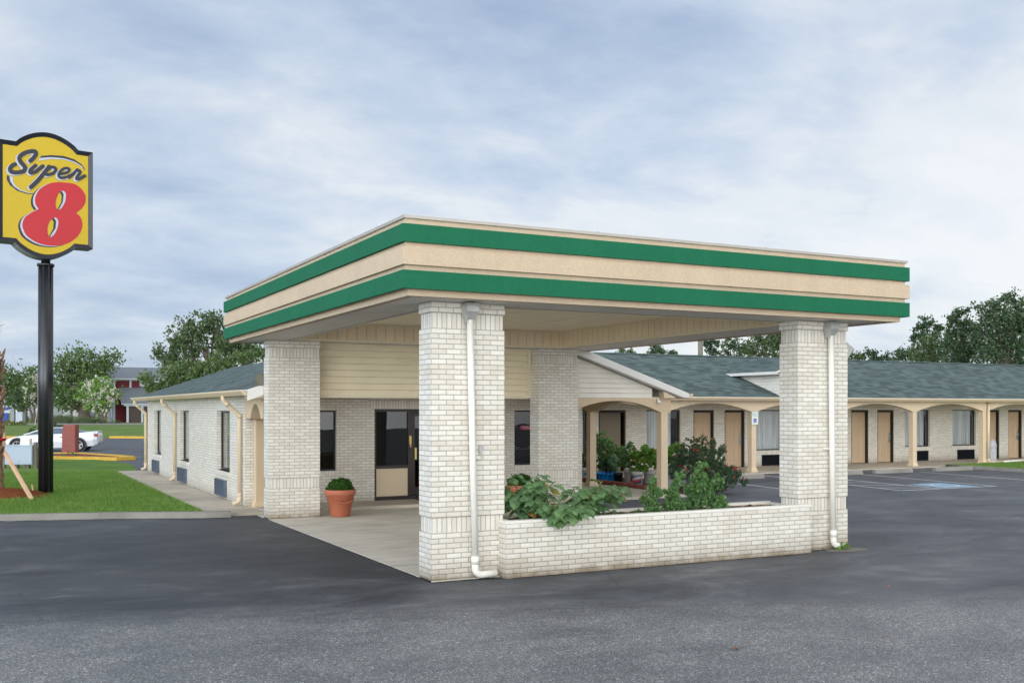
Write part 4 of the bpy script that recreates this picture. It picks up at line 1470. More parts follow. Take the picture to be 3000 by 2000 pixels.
def gutter_y(parent, x, y0, y1, zt, side=-1):
    """moulded gutter along Y whose outer face looks to -X (side=-1)"""
    s_ = side
    prof = [(0, 0), (0.0, -0.10), (0.05 * s_, -0.115), (0.10 * s_, -0.06), (0.125 * s_, -0.03), (0.125 * s_, 0.0), (0.115 * s_, 0.0), (0.02 * s_, -0.08)]
    m_ = MB()
    m_.extrude(prof, lambda a, b_, t: Vector((x + a, t, zt + b_)), y0, y1)
    return m_.build('gutter', 'tan_light', parent)


gutter_y(office, xe0 + 0.005, YR + 0.02, YL1 + 0.5, ze - 0.005)
gutter_y(office, xe1 - 0.005, YR - 0.02, 15.0, ze - 0.005, 1)
for yy in (25.53 - 0.35, 19.23, 10.76):
    mb = MB(); r = 0.045
    mb.tube([(-0.36, yy, 2.46), (-0.36, yy, 2.38), (-0.33, yy, 2.33), (-0.05, yy, 2.07), (-0.005, yy, 2.0), (-0.005, yy, 1.92), (-0.005, yy, 0.27)], r, 14)
    mb.tube([(-0.005, yy, 2.06), (-0.005, yy, 1.97)], r * 1.2, 14); mb.tube([(-0.005, yy, 0.34), (-0.005, yy, 0.27)], r * 1.2, 14)
    mb.tube([(-0.30, yy, 2.31), (-0.24, yy, 2.25)], r * 1.2, 14)
    pts = [(-0.005, yy, 0.30)]
    for k in range(6):
        a = rad(80 * k / 5)
        pts.append((-0.005 - 0.09 * (1 - math.cos(a)), yy, 0.22 - 0.09 * math.sin(a)))
    pts.append((-0.15, yy, 0.11))
    mb.tube(pts, r * 1.05, 14)
    mb.build('downspout', 'tan_light', office)

# left porch: side arch, pilaster, brick
mb = MB()
arch_beam(mb, 'y', 0.04, 9.02, 9.95, 0.22, 1.97, 2.28, 2.43)
mb.box(0.04, 0.26, 9.95, YE - 0.001, 1.97, 2.43); mb.box(0.04, 0.26, YG, 9.02, 1.97, 2.43)
arch_beam(mb, 'x', YG - 0.02, 7.22, 9.80, 0.22, 2.09, 2.37, 2.44)
mb.box(6.9, 7.22, YG - 0.02, YG + 0.2, 2.09, 2.44); mb.box(9.80, 10.1, YG - 0.02, YG + 0.2, 2.09, 2.44)
mb.box(0.26, 6.9, YG - 0.015, YG + 0.015, 2.41, 2.44)
for (a, b_) in ((9.18, 12.2), (12.44, 15.3)):
    arch_beam(mb, 'y', 9.88, a, b_, 0.22, 2.09, 2.37, 2.43)
mb.box(9.88, 10.10, 12.2, 12.44, 2.09, 2.43)
mb.build('arch_beam', 'tan_paint', office)
column(office, 0.34, 10.30, 0.062, 1.97, 0.24, 'tan_paint')
column(office, 0.36, 8.93, 0.02, 1.97, 0.20, 'tan_paint')
column(office, 9.93, 8.95, 0.062, 2.09, 0.195)
column(office, 9.96, 12.32, 0.062, 2.09, 0.195)
mb = MB(); mb.tube([(9.70, YG - 0.03, 2.43), (9.70, YG - 0.06, 2.36)], 0.03, 10); mb.lathe([(0.0, -0.055), (0.035, -0.04), (0.05, 0.0), (0.04, 0.03), (0.0, 0.035)], 9.70, YG - 0.08, 2.35, 14)
mb.build('security_camera', 'white_paint', office)

# ============================== GUEST WING on the right
wing = thing('guest_room_wing', 'long single-storey guest room wing with green shingle roof and tan arcade', 'building', (24, 18, 0))
YW = 17.9
ZD, ZT = 0.035, 2.14
doors = [(13.70, 14.80), (17.70, 18.62), (19.11, 20.04), (25.37, 26.30), (26.79, 27.70), (33.15, 34.04), (34.61, 35.51)]
wins = [(11.85, 13.27), (15.66, 17.12), (20.45, 21.90), (23.15, 24.60), (28.33, 29.76), (31.11, 32.55)]
grl = [(20.85, 21.85), (23.3, 24.3), (28.79, 29.67), (31.40, 32.45)]
ops = [(a, b_, ZD, ZT) for a, b_ in doors] + [(a, b_, 0.64, ZT) for a, b_ in wins] + [(a, b_, 0.06, 0.47) for a, b_ in grl]
mb = MB()
wall_x(mb, YW, 8.4, 42, 0.0, 2.45, ops, uvz=ZT)
for a, b_ in wins:
    mb.box(a - 0.06, b_ + 0.06, YW - 0.004, YW + 0.01, ZT, ZT + 0.2, 1, skip='k', uvz=ZT)
    mb.box(a - 0.06, b_ + 0.06, YW - 0.02, YW + 0.08, 0.53, 0.64, 1, uvz=0.44)
mb.box(41.8, 42, YW + 0.22, 24.8, 0, 2.45, 0); mb.box(8.4, 42, 24.6, 24.8, 0, 2.45, 0, skip='r')
mb.build('brick_wall', ['brick', 'brick_soldier'], wing)
for i, (a, b_) in enumerate(doors):
    if i == 0:
        mb = MB(); fw = 0.06
        mb.box(a, a + fw, YW + 0.02, YW + 0.21, ZD, ZT); mb.box(b_ - fw, b_, YW + 0.02, YW + 0.21, ZD, ZT); mb.box(a + fw, b_ - fw, YW + 0.02, YW + 0.21, ZT - 0.08, ZT)
        fr = mb.build('door_frame', 'frame_brown', wing, bevel=0.004)
        fr['label'] = 'plain service door standing slightly open, shade painted into the leaf'
        # plain leaf hinged on the right, slightly open inwards
        mb = MB()
        hx, hy, L_, an = b_ - fw - 0.05, YW + 0.16, 0.93, rad(13)
        dx, dy = -math.cos(an), math.sin(an)
        p = [(hx, hy), (hx + dx * L_, hy + dy * L_), (hx + dx * L_ + 0.045 * math.sin(an), hy + dy * L_ + 0.045 * math.cos(an)), (hx + 0.045 * math.sin(an), hy + 0.045 * math.cos(an))]
        mb.extrude(p, lambda a_, b__, t: Vector((a_, b__, t)), ZD + 0.01, ZT - 0.09)
        mb.build('door', 'door_shaded', fr)
        for zz in (0.98, 1.14):
            mb = MB(); mb.tube([(hx + dx * 0.86, hy + dy * 0.86, ZD + zz), (hx + dx * 0.86 - 0.02, hy + dy * 0.86 - 0.07, ZD + zz)], 0.028, 10)
            mb.build('handle', 'steel', fr)
        mb = MB(); mb.box(a - 0.2, b_ + 0.2, YW + 1.2, YW + 1.25, 0, 2.45)
        mb.box(a - 0.25, a - 0.2, YW + 0.23, YW + 1.25, 0, 2.45); mb.box(b_ + 0.2, b_ + 0.25, YW + 0.23, YW + 1.25, 0, 2.45)
        mb.build('room', 'dark_room', fr)
    else:
        six_panel_door(wing, a, b_, YW, ZD, ZT, handle=(i in (2, 4, 6)))
for i, (a, b_) in enumerate(wins):
    window_x(wing, a, b_, YW, 0.64, ZT, curt=[(0.25, 0.95), (0.0, 0.80), (0, 1), (0, 1), (0.02, 0.90), (0.04, 0.93)][i])
for a, b_ in grl:
    louvre_x(wing, a, b_, YW, 0.06, 0.47)
# arcade
YC = 15.45
cols = [14.58, 18.30, 22.15, 26.0, 29.85, 33.7, 37.55]
ZS, ZP, ZBT = 2.085, 2.375, 2.47
mb = MB()
xs_ = [10.6] + cols
for a, b_ in zip(xs_[:-1], xs_[1:]):
    arch_beam(mb, 'x', YC - 0.11, a + 0.125, b_ - 0.125, 0.22, ZS, ZP, ZBT)
for x in xs_:
    mb.box(x - 0.125, x + 0.125, YC - 0.1101, YC + 0.1101, ZS, ZBT)
mb.build('arch_beam', 'tan_light', wing)
for x in xs_:
    column(wing, x, YC, ZD + 0.002, ZS, 0.20)
mb = MB(); mb.box(10.0, 42, YC + 0.112, YW - 0.002, 2.44, 2.47)
mb.build('porch_ceiling', 'ceiling_cream', wing)
# main roof
yE, zE, yR, zR = 15.10, 2.575, 20.05, 4.23
mb = MB()
roof_plane(mb, [(6.2, yE, zE), (42.5, yE, zE), (42.5, yR, zR), (6.2, yR, zR)], 0.08)
roof_plane(mb, [(6.2, yR, zR), (42.5, yR, zR), (42.5, 25.0, zE), (6.2, 25.0, zE)], 0.08)
mb.build('roof', ['shingle', 'fascia_white'], wing)
mb = MB()
mb.extrude([(yR - 0.16, zR - 0.035), (yR, zR + 0.022), (yR + 0.16, zR - 0.035), (yR, zR + 0.004)], lambda a, b_, t: Vector((t, a, b_)), 6.2, 42.5)
mb.build('ridge_cap', 'shingle', wing)
mb = MB()
prof = [(0, 0), (0, -0.10), (-0.05, -0.115), (-0.10, -0.06), (-0.125, -0.03), (-0.125, 0.0), (-0.115, 0.0), (-0.02, -0.08)]
mb.extrude(prof, lambda a, b_, t: Vector((t, yE + 0.0 + a, zE - 0.01 + b_)), 10.4, 42.5)
mb.box(10.4, 42.5, yE + 0.01, YC - 0.112, zE - 0.125, zE - 0.085)
mb.build('gutter', 'tan_light', wing)
# raised cross gable behind the front-right pillar
mb = MB()
gx0, gx1, gxr, gzE = 19.02, 22.12, 20.85, 3.455
gzR = gzE + (gxr - gx0) / 3
roof_plane(mb, [(gx0, 15.05, gzE), (gx0, 18.3, gzE), (gxr, 20.05, gzR), (gxr, 15.05, gzR)], 0.07)
roof_plane(mb, [(gxr, 15.05, gzR), (gxr, 20.05, gzR), (gx1, 18.3, gzE + 0.12), (gx1, 15.05, gzE + 0.12)], 0.07)
mb.build('dormer_roof', ['shingle', 'fascia_white'], wing)
mb = MB()
t = MB(); siding_flat_x(t, 0, lambda z: 15.15, lambda z: min(18.4, 15.3 + max(0, (z - 2.66)) * 3.02), 2.60, gzE - 0.05, 0.105)
for f_, uv_ in zip(t.f, t.uv):
    p = [t.v[i] for i in f_]
    mb.poly([(19.36 + q.y, q.x, q.z) for q in p][::-1], 0, uv_[::-1])
mb.box(19.37, 22.0, 15.16, 19.0, 2.60, gzE - 0.03)
mb.extrude([(19.38, gzE - 0.03), (22.0, gzE - 0.03), (gxr, gzR - 0.1)], lambda a, b_, t_: Vector((a, t_, b_)), 15.18, 15.3)
mb.build('dormer_siding', 'siding_white', wing)
mb = MB(); mb.box(gx0 - 0.02, gx0 + 0.0, 15.03, 18.3, gzE - 0.10, gzE - 0.005); mb.box(gx0 + 0.001, 19.36, 15.05, 18.3, gzE - 0.10, gzE - 0.08)
mb.build('dormer_fascia', 'fascia_white', wing)
# downspout on the arcade column beside the litter bin, running out along the ground
mb = MB(); r = 0.05
mb.tube([(29.98, YC - 0.17, 2.46), (29.98, YC - 0.17, 0.20)], r, 12)
pts = [(29.98, YC - 0.17, 0.24)]
for k in range(6):
    a = rad(90 * k / 5); pts.append((29.98 + 0.1 * (1 - math.cos(a)), YC - 0.17, 0.19 - 0.09 * math.sin(a)))
pts.append((30.75, YC - 0.2, 0.10))
mb.tube(pts, r * 1.05, 12)
mb.build('downspout', 'tan_light', wing)
mb = MB(); mb.tube([(30.7, YC - 0.2, 0.10), (31.6, YC - 0.2, 0.115), (32.6, YC - 0.12, 0.16)], 0.045, 12)
mb.build('drain_pipe', 'white_paint', wing)

# ------------------------------------------------------------------ SITE THINGS
def tube_thing(name, label, cat, path, r, mat, group=None, n=12, radii=None):
    mb = MB(); mb.tube(path, radii or r, n)
    o = mb.build(name, mat)
    return tag(o, label, cat, group)


# reserved parking sign on the arcade column
sgn = thing('parking_sign', 'small white and green reserved parking sign with blue wheelchair symbol on tan column', 'sign', (18.30, YC - 0.13, 1.72))
sx0, sx1, sz0, sz1 = 18.16, 18.46, 1.64, 2.09
sx_c = (sx0 + sx1) / 2


def rrect(x0, x1, z0, z1, r, n=5):
    P = []
    for cx_, cz_, a0 in ((x1 - r, z0 + r, -90), (x1 - r, z1 - r, 0), (x0 + r, z1 - r, 90), (x0 + r, z0 + r, 180)):
        for k in range(n + 1):
            a = rad(a0 + 90 * k / n); P.append((cx_ + r * math.cos(a), cz_ + r * math.sin(a)))
    return P


ys = YC - 0.11 - 0.03
mb = MB(); mb.extrude(rrect(sx0, sx1, sz0, sz1, 0.03), lambda a, b_, t: Vector((a, t, b_)), ys, ys + 0.006)
mb.build('plate', 'sign_teal', sgn)
mb = MB(); mb.extrude(rrect(sx0 + 0.012, sx1 - 0.012, sz0 + 0.012, sz1 - 0.012, 0.022), lambda a, b_, t: Vector((a, t, b_)), ys - 0.002, ys - 0.0005)
mb.build('face', 'white_paint', sgn)
mb = MB(); mb.box(sx_c - 0.065, sx_c + 0.065, ys - 0.004, ys - 0.0025, sz0 + 0.075, sz0 + 0.215)
mb.build('symbol_panel', 'sign_blue', sgn)
mb = MB()
for k in range(14):
    t0, t1 = rad(110 + k * 15), rad(110 + (k + 1) * 15)
    mb.poly([(sx_c + r_ * math.cos(t), ys - 0.0055, sz0 + 0.125 + r_ * math.sin(t)) for r_, t in ((0.028, t0), (0.038, t0), (0.038, t1), (0.028, t1))])
mb.box(sx_c - 0.012, sx_c - 0.003, ys - 0.0065, ys - 0.006, sz0 + 0.13, sz0 + 0.18); mb.box(sx_c - 0.003, sx_c + 0.024, ys - 0.0065, ys - 0.006, sz0 + 0.132, sz0 + 0.141)
mb.box(sx_c + 0.024, sx_c + 0.033, ys - 0.0065, ys - 0.006, sz0 + 0.098, sz0 + 0.141)
mb.box(sx_c - 0.016, sx_c + 0.001, ys - 0.0072, ys - 0.0068, sz0 + 0.185, sz0 + 0.202)
mb.build('wheelchair_symbol', 'white_paint', sgn)
text_mesh('RESERVED', 0.058, lambda a, b_: Vector((sx_c + a, ys - 0.003, sz1 - 0.085 + b_)), 'sign_teal', 'lettering', sgn, bold=True)
text_mesh('PARKING', 0.052, lambda a, b_: Vector((sx_c + a, ys - 0.003, sz1 - 0.15 + b_)), 'sign_teal', 'lettering', sgn, bold=True)
mb = MB(); mb.box(sx_c - 0.02, sx_c + 0.02, ys + 0.006, YC - 0.109, sz0 + 0.05, sz1 - 0.05)
mb.build('bracket', 'galv', sgn)

# litter bin with domed lid
binn = thing('litter_bin', 'grey concrete-look litter bin with domed lid beside the arcade column', 'bin', (30.86, 15.85, 0.035))
mb = MB(); mb.lathe([(0.0, 0.0), (0.19, 0.0), (0.20, 0.02), (0.20, 0.62), (0.0, 0.62)], 30.86, 15.85, 0.037, 28)
mb.build('body', 'bin_grey', binn)
mb = MB(); mb.lathe([(0.205, 0.615), (0.208, 0.66), (0.205, 0.70), (0.20, 0.74), (0.18, 0.82), (0.14, 0.89), (0.08, 0.935), (0.0, 0.95)], 30.86, 15.85, 0.037, 28)
mb.build('lid', 'bin_grey', binn)

# wheel stops
for i, (a, b_, lab) in enumerate(((15.15, 16.92, 'concrete wheel stop nearest the rose bush'), (19.35, 21.15, 'concrete wheel stop partly hidden behind the front right pillar'),
                                  (21.74, 23.50, 'concrete wheel stop at the end of the blue disabled bay, between two others'), (24.62, 26.52, 'concrete wheel stop nearest the grass island'))):
    mb = MB()
    y0_, y1_ = 13.22, 13.40
    mb.extrude([(y0_, 0.0), (y0_ + 0.02, 0.10), (y0_ + 0.05, 0.13), (y1_ - 0.05, 0.13), (y1_ - 0.02, 0.10), (y1_, 0.0)], lambda q, z, t: Vector((t, q, z)), a, b_)
    o = mb.build('wheel_stop', 'kerb', bevel=0.018)
    tag(o, lab, 'wheel stop', 'concrete wheel stops in the parking bays')

# mat at the entrance
mb = MB(); mb.box(3.95, 4.85, 9.75, 10.35, 0.076, 0.088)
tag(mb.build('door_mat', 'black_plastic', bevel=0.004), 'black mat on the step before the entrance door', 'mat')

# tar along the foot of the planter and the edge of the slab
paint('tar', (0.012, 0.012, 0.013), 0.5, 0.4, var=0.3, scale=9)


def jag(pts, w0, w1, z, name, side=1):
    m_ = MB(); L = []
    for (ax, ay), (bx2, by2) in zip(pts[:-1], pts[1:]):
        n_ = max(2, int(math.hypot(bx2 - ax, by2 - ay) / 0.07))
        for k in range(n_):
            L.append((ax + (bx2 - ax) * k / n_, ay + (by2 - ay) * k / n_, (bx2 - ax), (by2 - ay)))
    out = []
    for (x_, y_, dx, dy) in L:
        l_ = math.hypot(dx, dy); nx_, ny_ = dy / l_ * side, -dx / l_ * side
        w_ = random.uniform(w0, w1)
        out.append(((x_, y_, z), (x_ + nx_ * w_, y_ + ny_ * w_, z)))
    for a, b_ in zip(out[:-1], out[1:]):
        m_.poly([a[0], a[1], b_[1], b_[0]])
    return structure(m_.build(name, 'tar'))


jag([(1.05, -0.20), (6.12, -0.20)], 0.005, 0.045, 0.0045, 'tar_seam')
jag([(0.0, -0.03), (0.95, -0.03)], 0.0, 0.05, 0.0045, 'tar_seam')
jag([(-0.001, 8.3), (-0.001, 0.4)], 0.0, 0.035, 0.0045, 'tar_seam')
jag([(6.12, -0.002), (7.06, -0.002)], 0.0, 0.05, 0.0045, 'tar_seam')
jag([(-9, 11.70), (-4.7, 10.33), (-2.55, 9.71), (-1.7, 9.33), (-1.0, 9.05), (-0.5, 8.97)], 0.0, 0.10, 0.0045, 'tar_seam')
jag([(-0.5, 9.0), (-0.02, 8.62)], 0.02, 0.16, 0.0052, 'tar_seam', 1)

# ---- pole sign
SA = rad(10.3)                       # yaw of the sign face
sgx, sgy = -3.61, 15.70
pole = thing('pole_sign', 'tall black pole with a yellow motel sign bearing a red numeral eight', 'sign', (sgx, sgy, 0.1), rz=SA)
mb = MB()
mb.tube([(0, 0, 0.0), (0, 0, 5.62)], 0.172, 26)
for k in range(8):
    a = k * math.pi / 4 + 0.2
    mb.box(0.168 * math.cos(a) - 0.006, 0.168 * math.cos(a) + 0.006, 0.168 * math.sin(a) - 0.006, 0.168 * math.sin(a) + 0.006, 0, 5.6)
mb.tube([(0, 0, 5.56), (0, 0, 5.62)], 0.20, 26)
mb.tube([(0, 0, 5.62), (0, 0, 6.05)], 0.105, 22)
mb.build('pole', 'black_metal', pole, local=True)
SWD, SH = 2.15, 2.41
SZ0, SZ1 = 6.15 - 0.1, 8.56 - 0.1    # shoulders, local z
SXL = -1.105


def art(zx, zy):
    """artwork units -> sign face (x,z)"""
    t = (zx - 10) / 1068.0
    top = 130 + 132 * t; bot = 1290 + 75 * t
    vv = (zy - top) / (bot - top)
    return SXL + t * SWD, SZ1 - vv * (SZ1 - SZ0)


# cabinet outline: square shoulders with a bulge above and below
def cab_outline(g):
    """g = inset"""
    xl, xr2 = SXL + g, SXL + SWD - g
    t0, t1 = art(200, 155)[0], art(908, 245)[0]
    t0 += g * 0.35; t1 -= g * 0.35
    pk = art(480, 37)[1] - g
    zt = SZ1 - g
    P = [(xl, zt), (t0, zt)]
    n = 16
    for k in range(1, n):
        s_ = k / n
        P.append((t0 + (t1 - t0) * s_, zt + (pk - zt) * math.sin(math.pi * s_) ** 0.78))
    P += [(t1, zt), (xr2, zt)]
    b0, b1 = art(190, 1305)[0] + g * 0.35, art(880, 1355)[0] - g * 0.35
    zb = SZ0 + g; pb = art(560, 1482)[1] + g
    P += [(xr2, zb), (b1, zb)]
    for k in range(1, n):
        s_ = k / n
        P.append((b1 + (b0 - b1) * s_, zb + (pb - zb) * math.sin(math.pi * s_) ** 0.78))
    P += [(b0, zb), (xl, zb)]
    return P


YF = -0.24
mb = MB()
O, I = cab_outline(0.0), cab_outline(0.105)
n = len(O)
for i in range(n):
    j = (i + 1) % n
    a, b_, c, d = O[i], O[j], I[j], I[i]
    mb.poly([(a[0], YF, a[1]), (b_[0], YF, b_[1]), (c[0], YF + 0.05, c[1]), (d[0], YF + 0.05, d[1])])
    mb.poly([(a[0], 0.22, a[1]), (b_[0], 0.22, b_[1]), (c[0], 0.17, c[1]), (d[0], 0.17, d[1])])
    mb.poly([(a[0], YF, a[1]), (a[0], 0.22, a[1]), (b_[0], 0.22, b_[1]), (b_[0], YF, b_[1])], 1)
mb.build('cabinet', ['sign_black', 'sign_under'], pole, local=True, bevel=0.0)
mb = MB()
for yy in (YF + 0.045, 0.175):
    A = [Vector((p[0], yy, p[1])) for p in I]
    for q in tessellate_polygon([A]): mb.poly([A[k] for k in q])
mb.build('sign_face', 'sign_yellow', pole, local=True)


def catmull(P, n=6):
    out = []
    for i in range(len(P) - 1):
        p0 = P[max(i - 1, 0)]; p1 = P[i]; p2 = P[i + 1]; p3 = P[min(i + 2, len(P) - 1)]
        for k in range(n):
            t = k / n
            out.append(tuple(0.5 * (2 * p1[c] + (p2[c] - p0[c]) * t + (2 * p0[c] - 5 * p1[c] + 4 * p2[c] - p3[c]) * t * t + (-p0[c] + 3 * p1[c] - 3 * p2[c] + p3[c]) * t ** 3) for c in (0, 1)))
    out.append(P[-1])
    return out


EIGHT = [(740, 607), (860, 620), (940, 670), (990, 740), (998, 800), (980, 860), (940, 910), (885, 953), (930, 990), (955, 1050), (957, 1110), (930, 1180), (880, 1240), (800, 1295), (700, 1325), (610, 1332), (500, 1320), (400, 1280), (320, 1220), (285, 1150), (275, 1090), (300, 1020), (350, 975), (410, 940), (455, 915), (425, 870), (415, 820), (425, 760), (460, 700), (520, 650), (600, 615), (680, 605)]
UPH = [(740, 703), (766, 738), (756, 825), (715, 900), (680, 922), (655, 900), (648, 850), (655, 800), (680, 740), (708, 708)]
LOH = [(650, 1008), (678, 1045), (672, 1120), (640, 1190), (600, 1230), (575, 1228), (558, 1190), (556, 1130), (575, 1065), (610, 1024)]
fy = YF + 0.045


def flat(polys, y_, mat, name, off=(0, 0), holes=None):
    mb = MB()
    if len(polys) > 1:
        return [flat([P], y_, mat, name, off, holes) for P in polys]
    for P in polys:
        loops = [[Vector((*art(a + off[0], b_ + off[1]), 0)) for a, b_ in P]]
        if holes:
            loops += [[Vector((*art(a + off[0], b_ + off[1]), 0)) for a, b_ in Q] for Q in holes]
        allp = [p for l in loops for p in l]
        for q in tessellate_polygon(loops):
            mb.poly([(allp[k].x, y_, allp[k].y) for k in q])
    return mb.build(name, mat, pole, local=True)


def closed_smooth(P, corners):
    """smooth closed loop except at corner indices"""
    idx = corners + [corners[0] + len(P)]
    out = []
    for s0, s1 in zip(idx[:-1], idx[1:]):
        seg = [P[k % len(P)] for k in range(s0, s1 + 1)]
        out += catmull(seg, 4)[:-1]
    return out


E8 = closed_smooth(EIGHT, [7, 24])
U8 = closed_smooth(UPH, [0, 4]); L8 = closed_smooth(LOH, [0, 5])
flat([E8], fy - 0.002, 'sign_black', 'numeral_shadow', (-46, 18), [U8, L8])
flat([E8], fy - 0.004, 'sign_white', 'numeral_outline', (-23, 6), [U8, L8])
flat([E8], fy - 0.006, 'sign_red', 'numeral', (0, 0), [U8, L8])
flat([[(720, 712), (738, 745), (728, 830), (680, 921), (668, 917), (710, 840), (719, 765), (700, 722)], [(630, 1018), (652, 1052), (645, 1130), (583, 1229), (574, 1226), (619, 1140), (627, 1062), (606, 1032)],
      [(700, 722), (719, 765), (710, 840), (668, 917), (651, 880), (657, 800), (681, 745)][0:0] or [(470, 332), (484, 310), (600, 298), (740, 305), (860, 340), (950, 397), (986, 445), (992, 470), (945, 412), (860, 365), (740, 332), (600, 322)],
      [(105, 540), (134, 552), (142, 610), (182, 668), (260, 716), (340, 736), (402, 742), (396, 749), (320, 744), (220, 714), (140, 652), (105, 592)]], fy - 0.0075, 'sign_black', 'swoosh')
flat([[(722, 711), (741, 703), (767, 740), (757, 825), (715, 900), (682, 922), (730, 830), (740, 745)], [(631, 1017), (650, 1008), (678, 1045), (672, 1120), (640, 1190), (600, 1230), (584, 1229), (647, 1130), (654, 1050)],
      [(450, 367), (478, 333), (600, 322), (740, 332), (860, 365), (945, 412), (992, 470), (930, 414), (850, 374), (740, 346), (600, 342)],
      [(134, 553), (172, 558), (172, 610), (200, 658), (262, 704), (340, 731), (400, 742), (335, 736), (255, 714), (182, 668), (142, 610)]], fy - 0.009, 'sign_white', 'swoosh_highlight')
# yellow showing through the two counters
flat([[(700, 726), (718, 765), (709, 840), (668, 915), (652, 880), (657, 800), (681, 746)], [(606, 1036), (626, 1062), (618, 1140), (574, 1224), (559, 1190), (558, 1130), (577, 1067)]], fy - 0.0105, 'sign_yellow', 'numeral_counter')

STROKES = [[(362, 370), (398, 335), (424, 290), (412, 262), (370, 262), (305, 280), (253, 315), (242, 355), (265, 398), (300, 440), (298, 478), (255, 500), (190, 508), (145, 492), (142, 458), (165, 428), (192, 414)],
           [(418, 422), (372, 465), (358, 495), (378, 508), (425, 488), (470, 450), (502, 428)],
           [(572, 432), (505, 520), (438, 600), (368, 670)],
           [(545, 478), (590, 440), (632, 440), (648, 468), (622, 500), (575, 522), (540, 522)],
           [(702, 514), (765, 498), (803, 470), (790, 447), (745, 449), (702, 480), (680, 524), (702, 554), (752, 552), (802, 532), (850, 502), (885, 468)],
           [(800, 552), (850, 510), (890, 466)],
           [(893, 462), (930, 484), (905, 525), (888, 560), (915, 566), (952, 545), (984, 528)]]


SWID = [1.05, 0.95, 1.05, 0.8, 0.68, 0.68, 0.82]


def strokes(off, wd0, y_, mat, name):
    mb = MB(); k_ = 0
    for S, ws in zip(STROKES, SWID):
        wd = wd0 * ws
        P = catmull([(a + off[0], b_ + off[1]) for a, b_ in S], 6)
        for i in range(len(P)):
            k_ += 1
            yy = y_ - k_ * 0.00001
            c = P[i]
            mb.poly([Vector((*art(c[0] + wd * math.cos(2 * math.pi * q / 10), c[1] + wd * math.sin(2 * math.pi * q / 10)), 0)).xzy + Vector((0, yy, 0)) for q in range(10)])
            if i:
                a = P[i - 1]
                d = Vector((c[0] - a[0], c[1] - a[1])); L = max(d.length, 1e-6); nn = Vector((-d.y, d.x)) / L * wd
                k_ += 1; yy = y_ - k_ * 0.00001
                q4 = [(a[0] + nn.x, a[1] + nn.y), (c[0] + nn.x, c[1] + nn.y), (c[0] - nn.x, c[1] - nn.y), (a[0] - nn.x, a[1] - nn.y)]
                mb.poly([Vector((*art(*q), 0)).xzy + Vector((0, yy, 0)) for q in q4])
    return mb.build(name, mat, pole, local=True)


strokes((-19, 11), 24, fy - 0.012, 'sign_white', 'lettering_highlight')
strokes((0, 0), 23, fy - 0.018, 'sign_black', 'lettering')
mb = MB()
ex, ez = SXL + SWD, art(1080, 845)[1]
pts = [(ex + 0.02 + 0.03 * math.cos(t), -0.05, ez + 0.035 * math.sin(t)) for t in [2 * math.pi * k / 12 for k in range(13)]]
mb.tube(pts, 0.007, 6, cap=False)
mb.build('lifting_eye', 'black_metal', pole, local=True)

# ------------------------------------------------------------------ VEGETATION
def leaf_quads(centers, size, aspect=0.55, outward=None, up=0.0, droop=0.0):
    """diamond leaves, two triangles folded: returns (N*4,3) verts"""
    n = len(centers)
    d = RNG.normal(size=(n, 3)); d /= np.linalg.norm(d, axis=1, keepdims=True) + 1e-9
    if outward is not None:
        d = d * 0.8 + outward * 0.6
    d[:, 2] += up - droop
    d /= np.linalg.norm(d, axis=1, keepdims=True) + 1e-9
    r = RNG.normal(size=(n, 3))
    s = np.cross(d, r); s /= np.linalg.norm(s, axis=1, keepdims=True) + 1e-9
    L = (size * RNG.uniform(0.6, 1.3, n))[:, None]
    V = np.zeros((n, 4, 3), np.float32)
    V[:, 0] = centers - d * L * 0.5
    V[:, 1] = centers + s * L * aspect * 0.5
    V[:, 2] = centers + d * L * 0.5
    V[:, 3] = centers - s * L * aspect * 0.5
    return V


def crown_points(blobs, dens, clump=0.35, hollow=0.45, leaf=None):
    """blobs: (x,y,z,r). Returns points gathered in clumps on each blob's shell"""
    pts = []; outs = []
    for (x, y, z, r) in blobs:
        c = np.array([x, y, z])
        nc = max(5, int(dens * r * r))
        d = RNG.normal(size=(nc, 3)); d /= np.linalg.norm(d, axis=1, keepdims=True)
        rr = r * (hollow + (1 - hollow) * RNG.uniform(0, 1, nc) ** 0.6) * RNG.uniform(0.85, 1.15, nc)
        cc = c + d * rr[:, None]
        m = 22
        cl = clump * min(1.0, 0.4 + r * 0.35)
        p = cc[:, None, :] + RNG.normal(size=(nc, m, 3)) * cl * RNG.uniform(0.4, 1.2, (nc, 1, 1))
        pts.append(p.reshape(-1, 3)); outs.append(np.repeat(d, m, axis=0))
    return np.concatenate(pts), np.concatenate(outs)


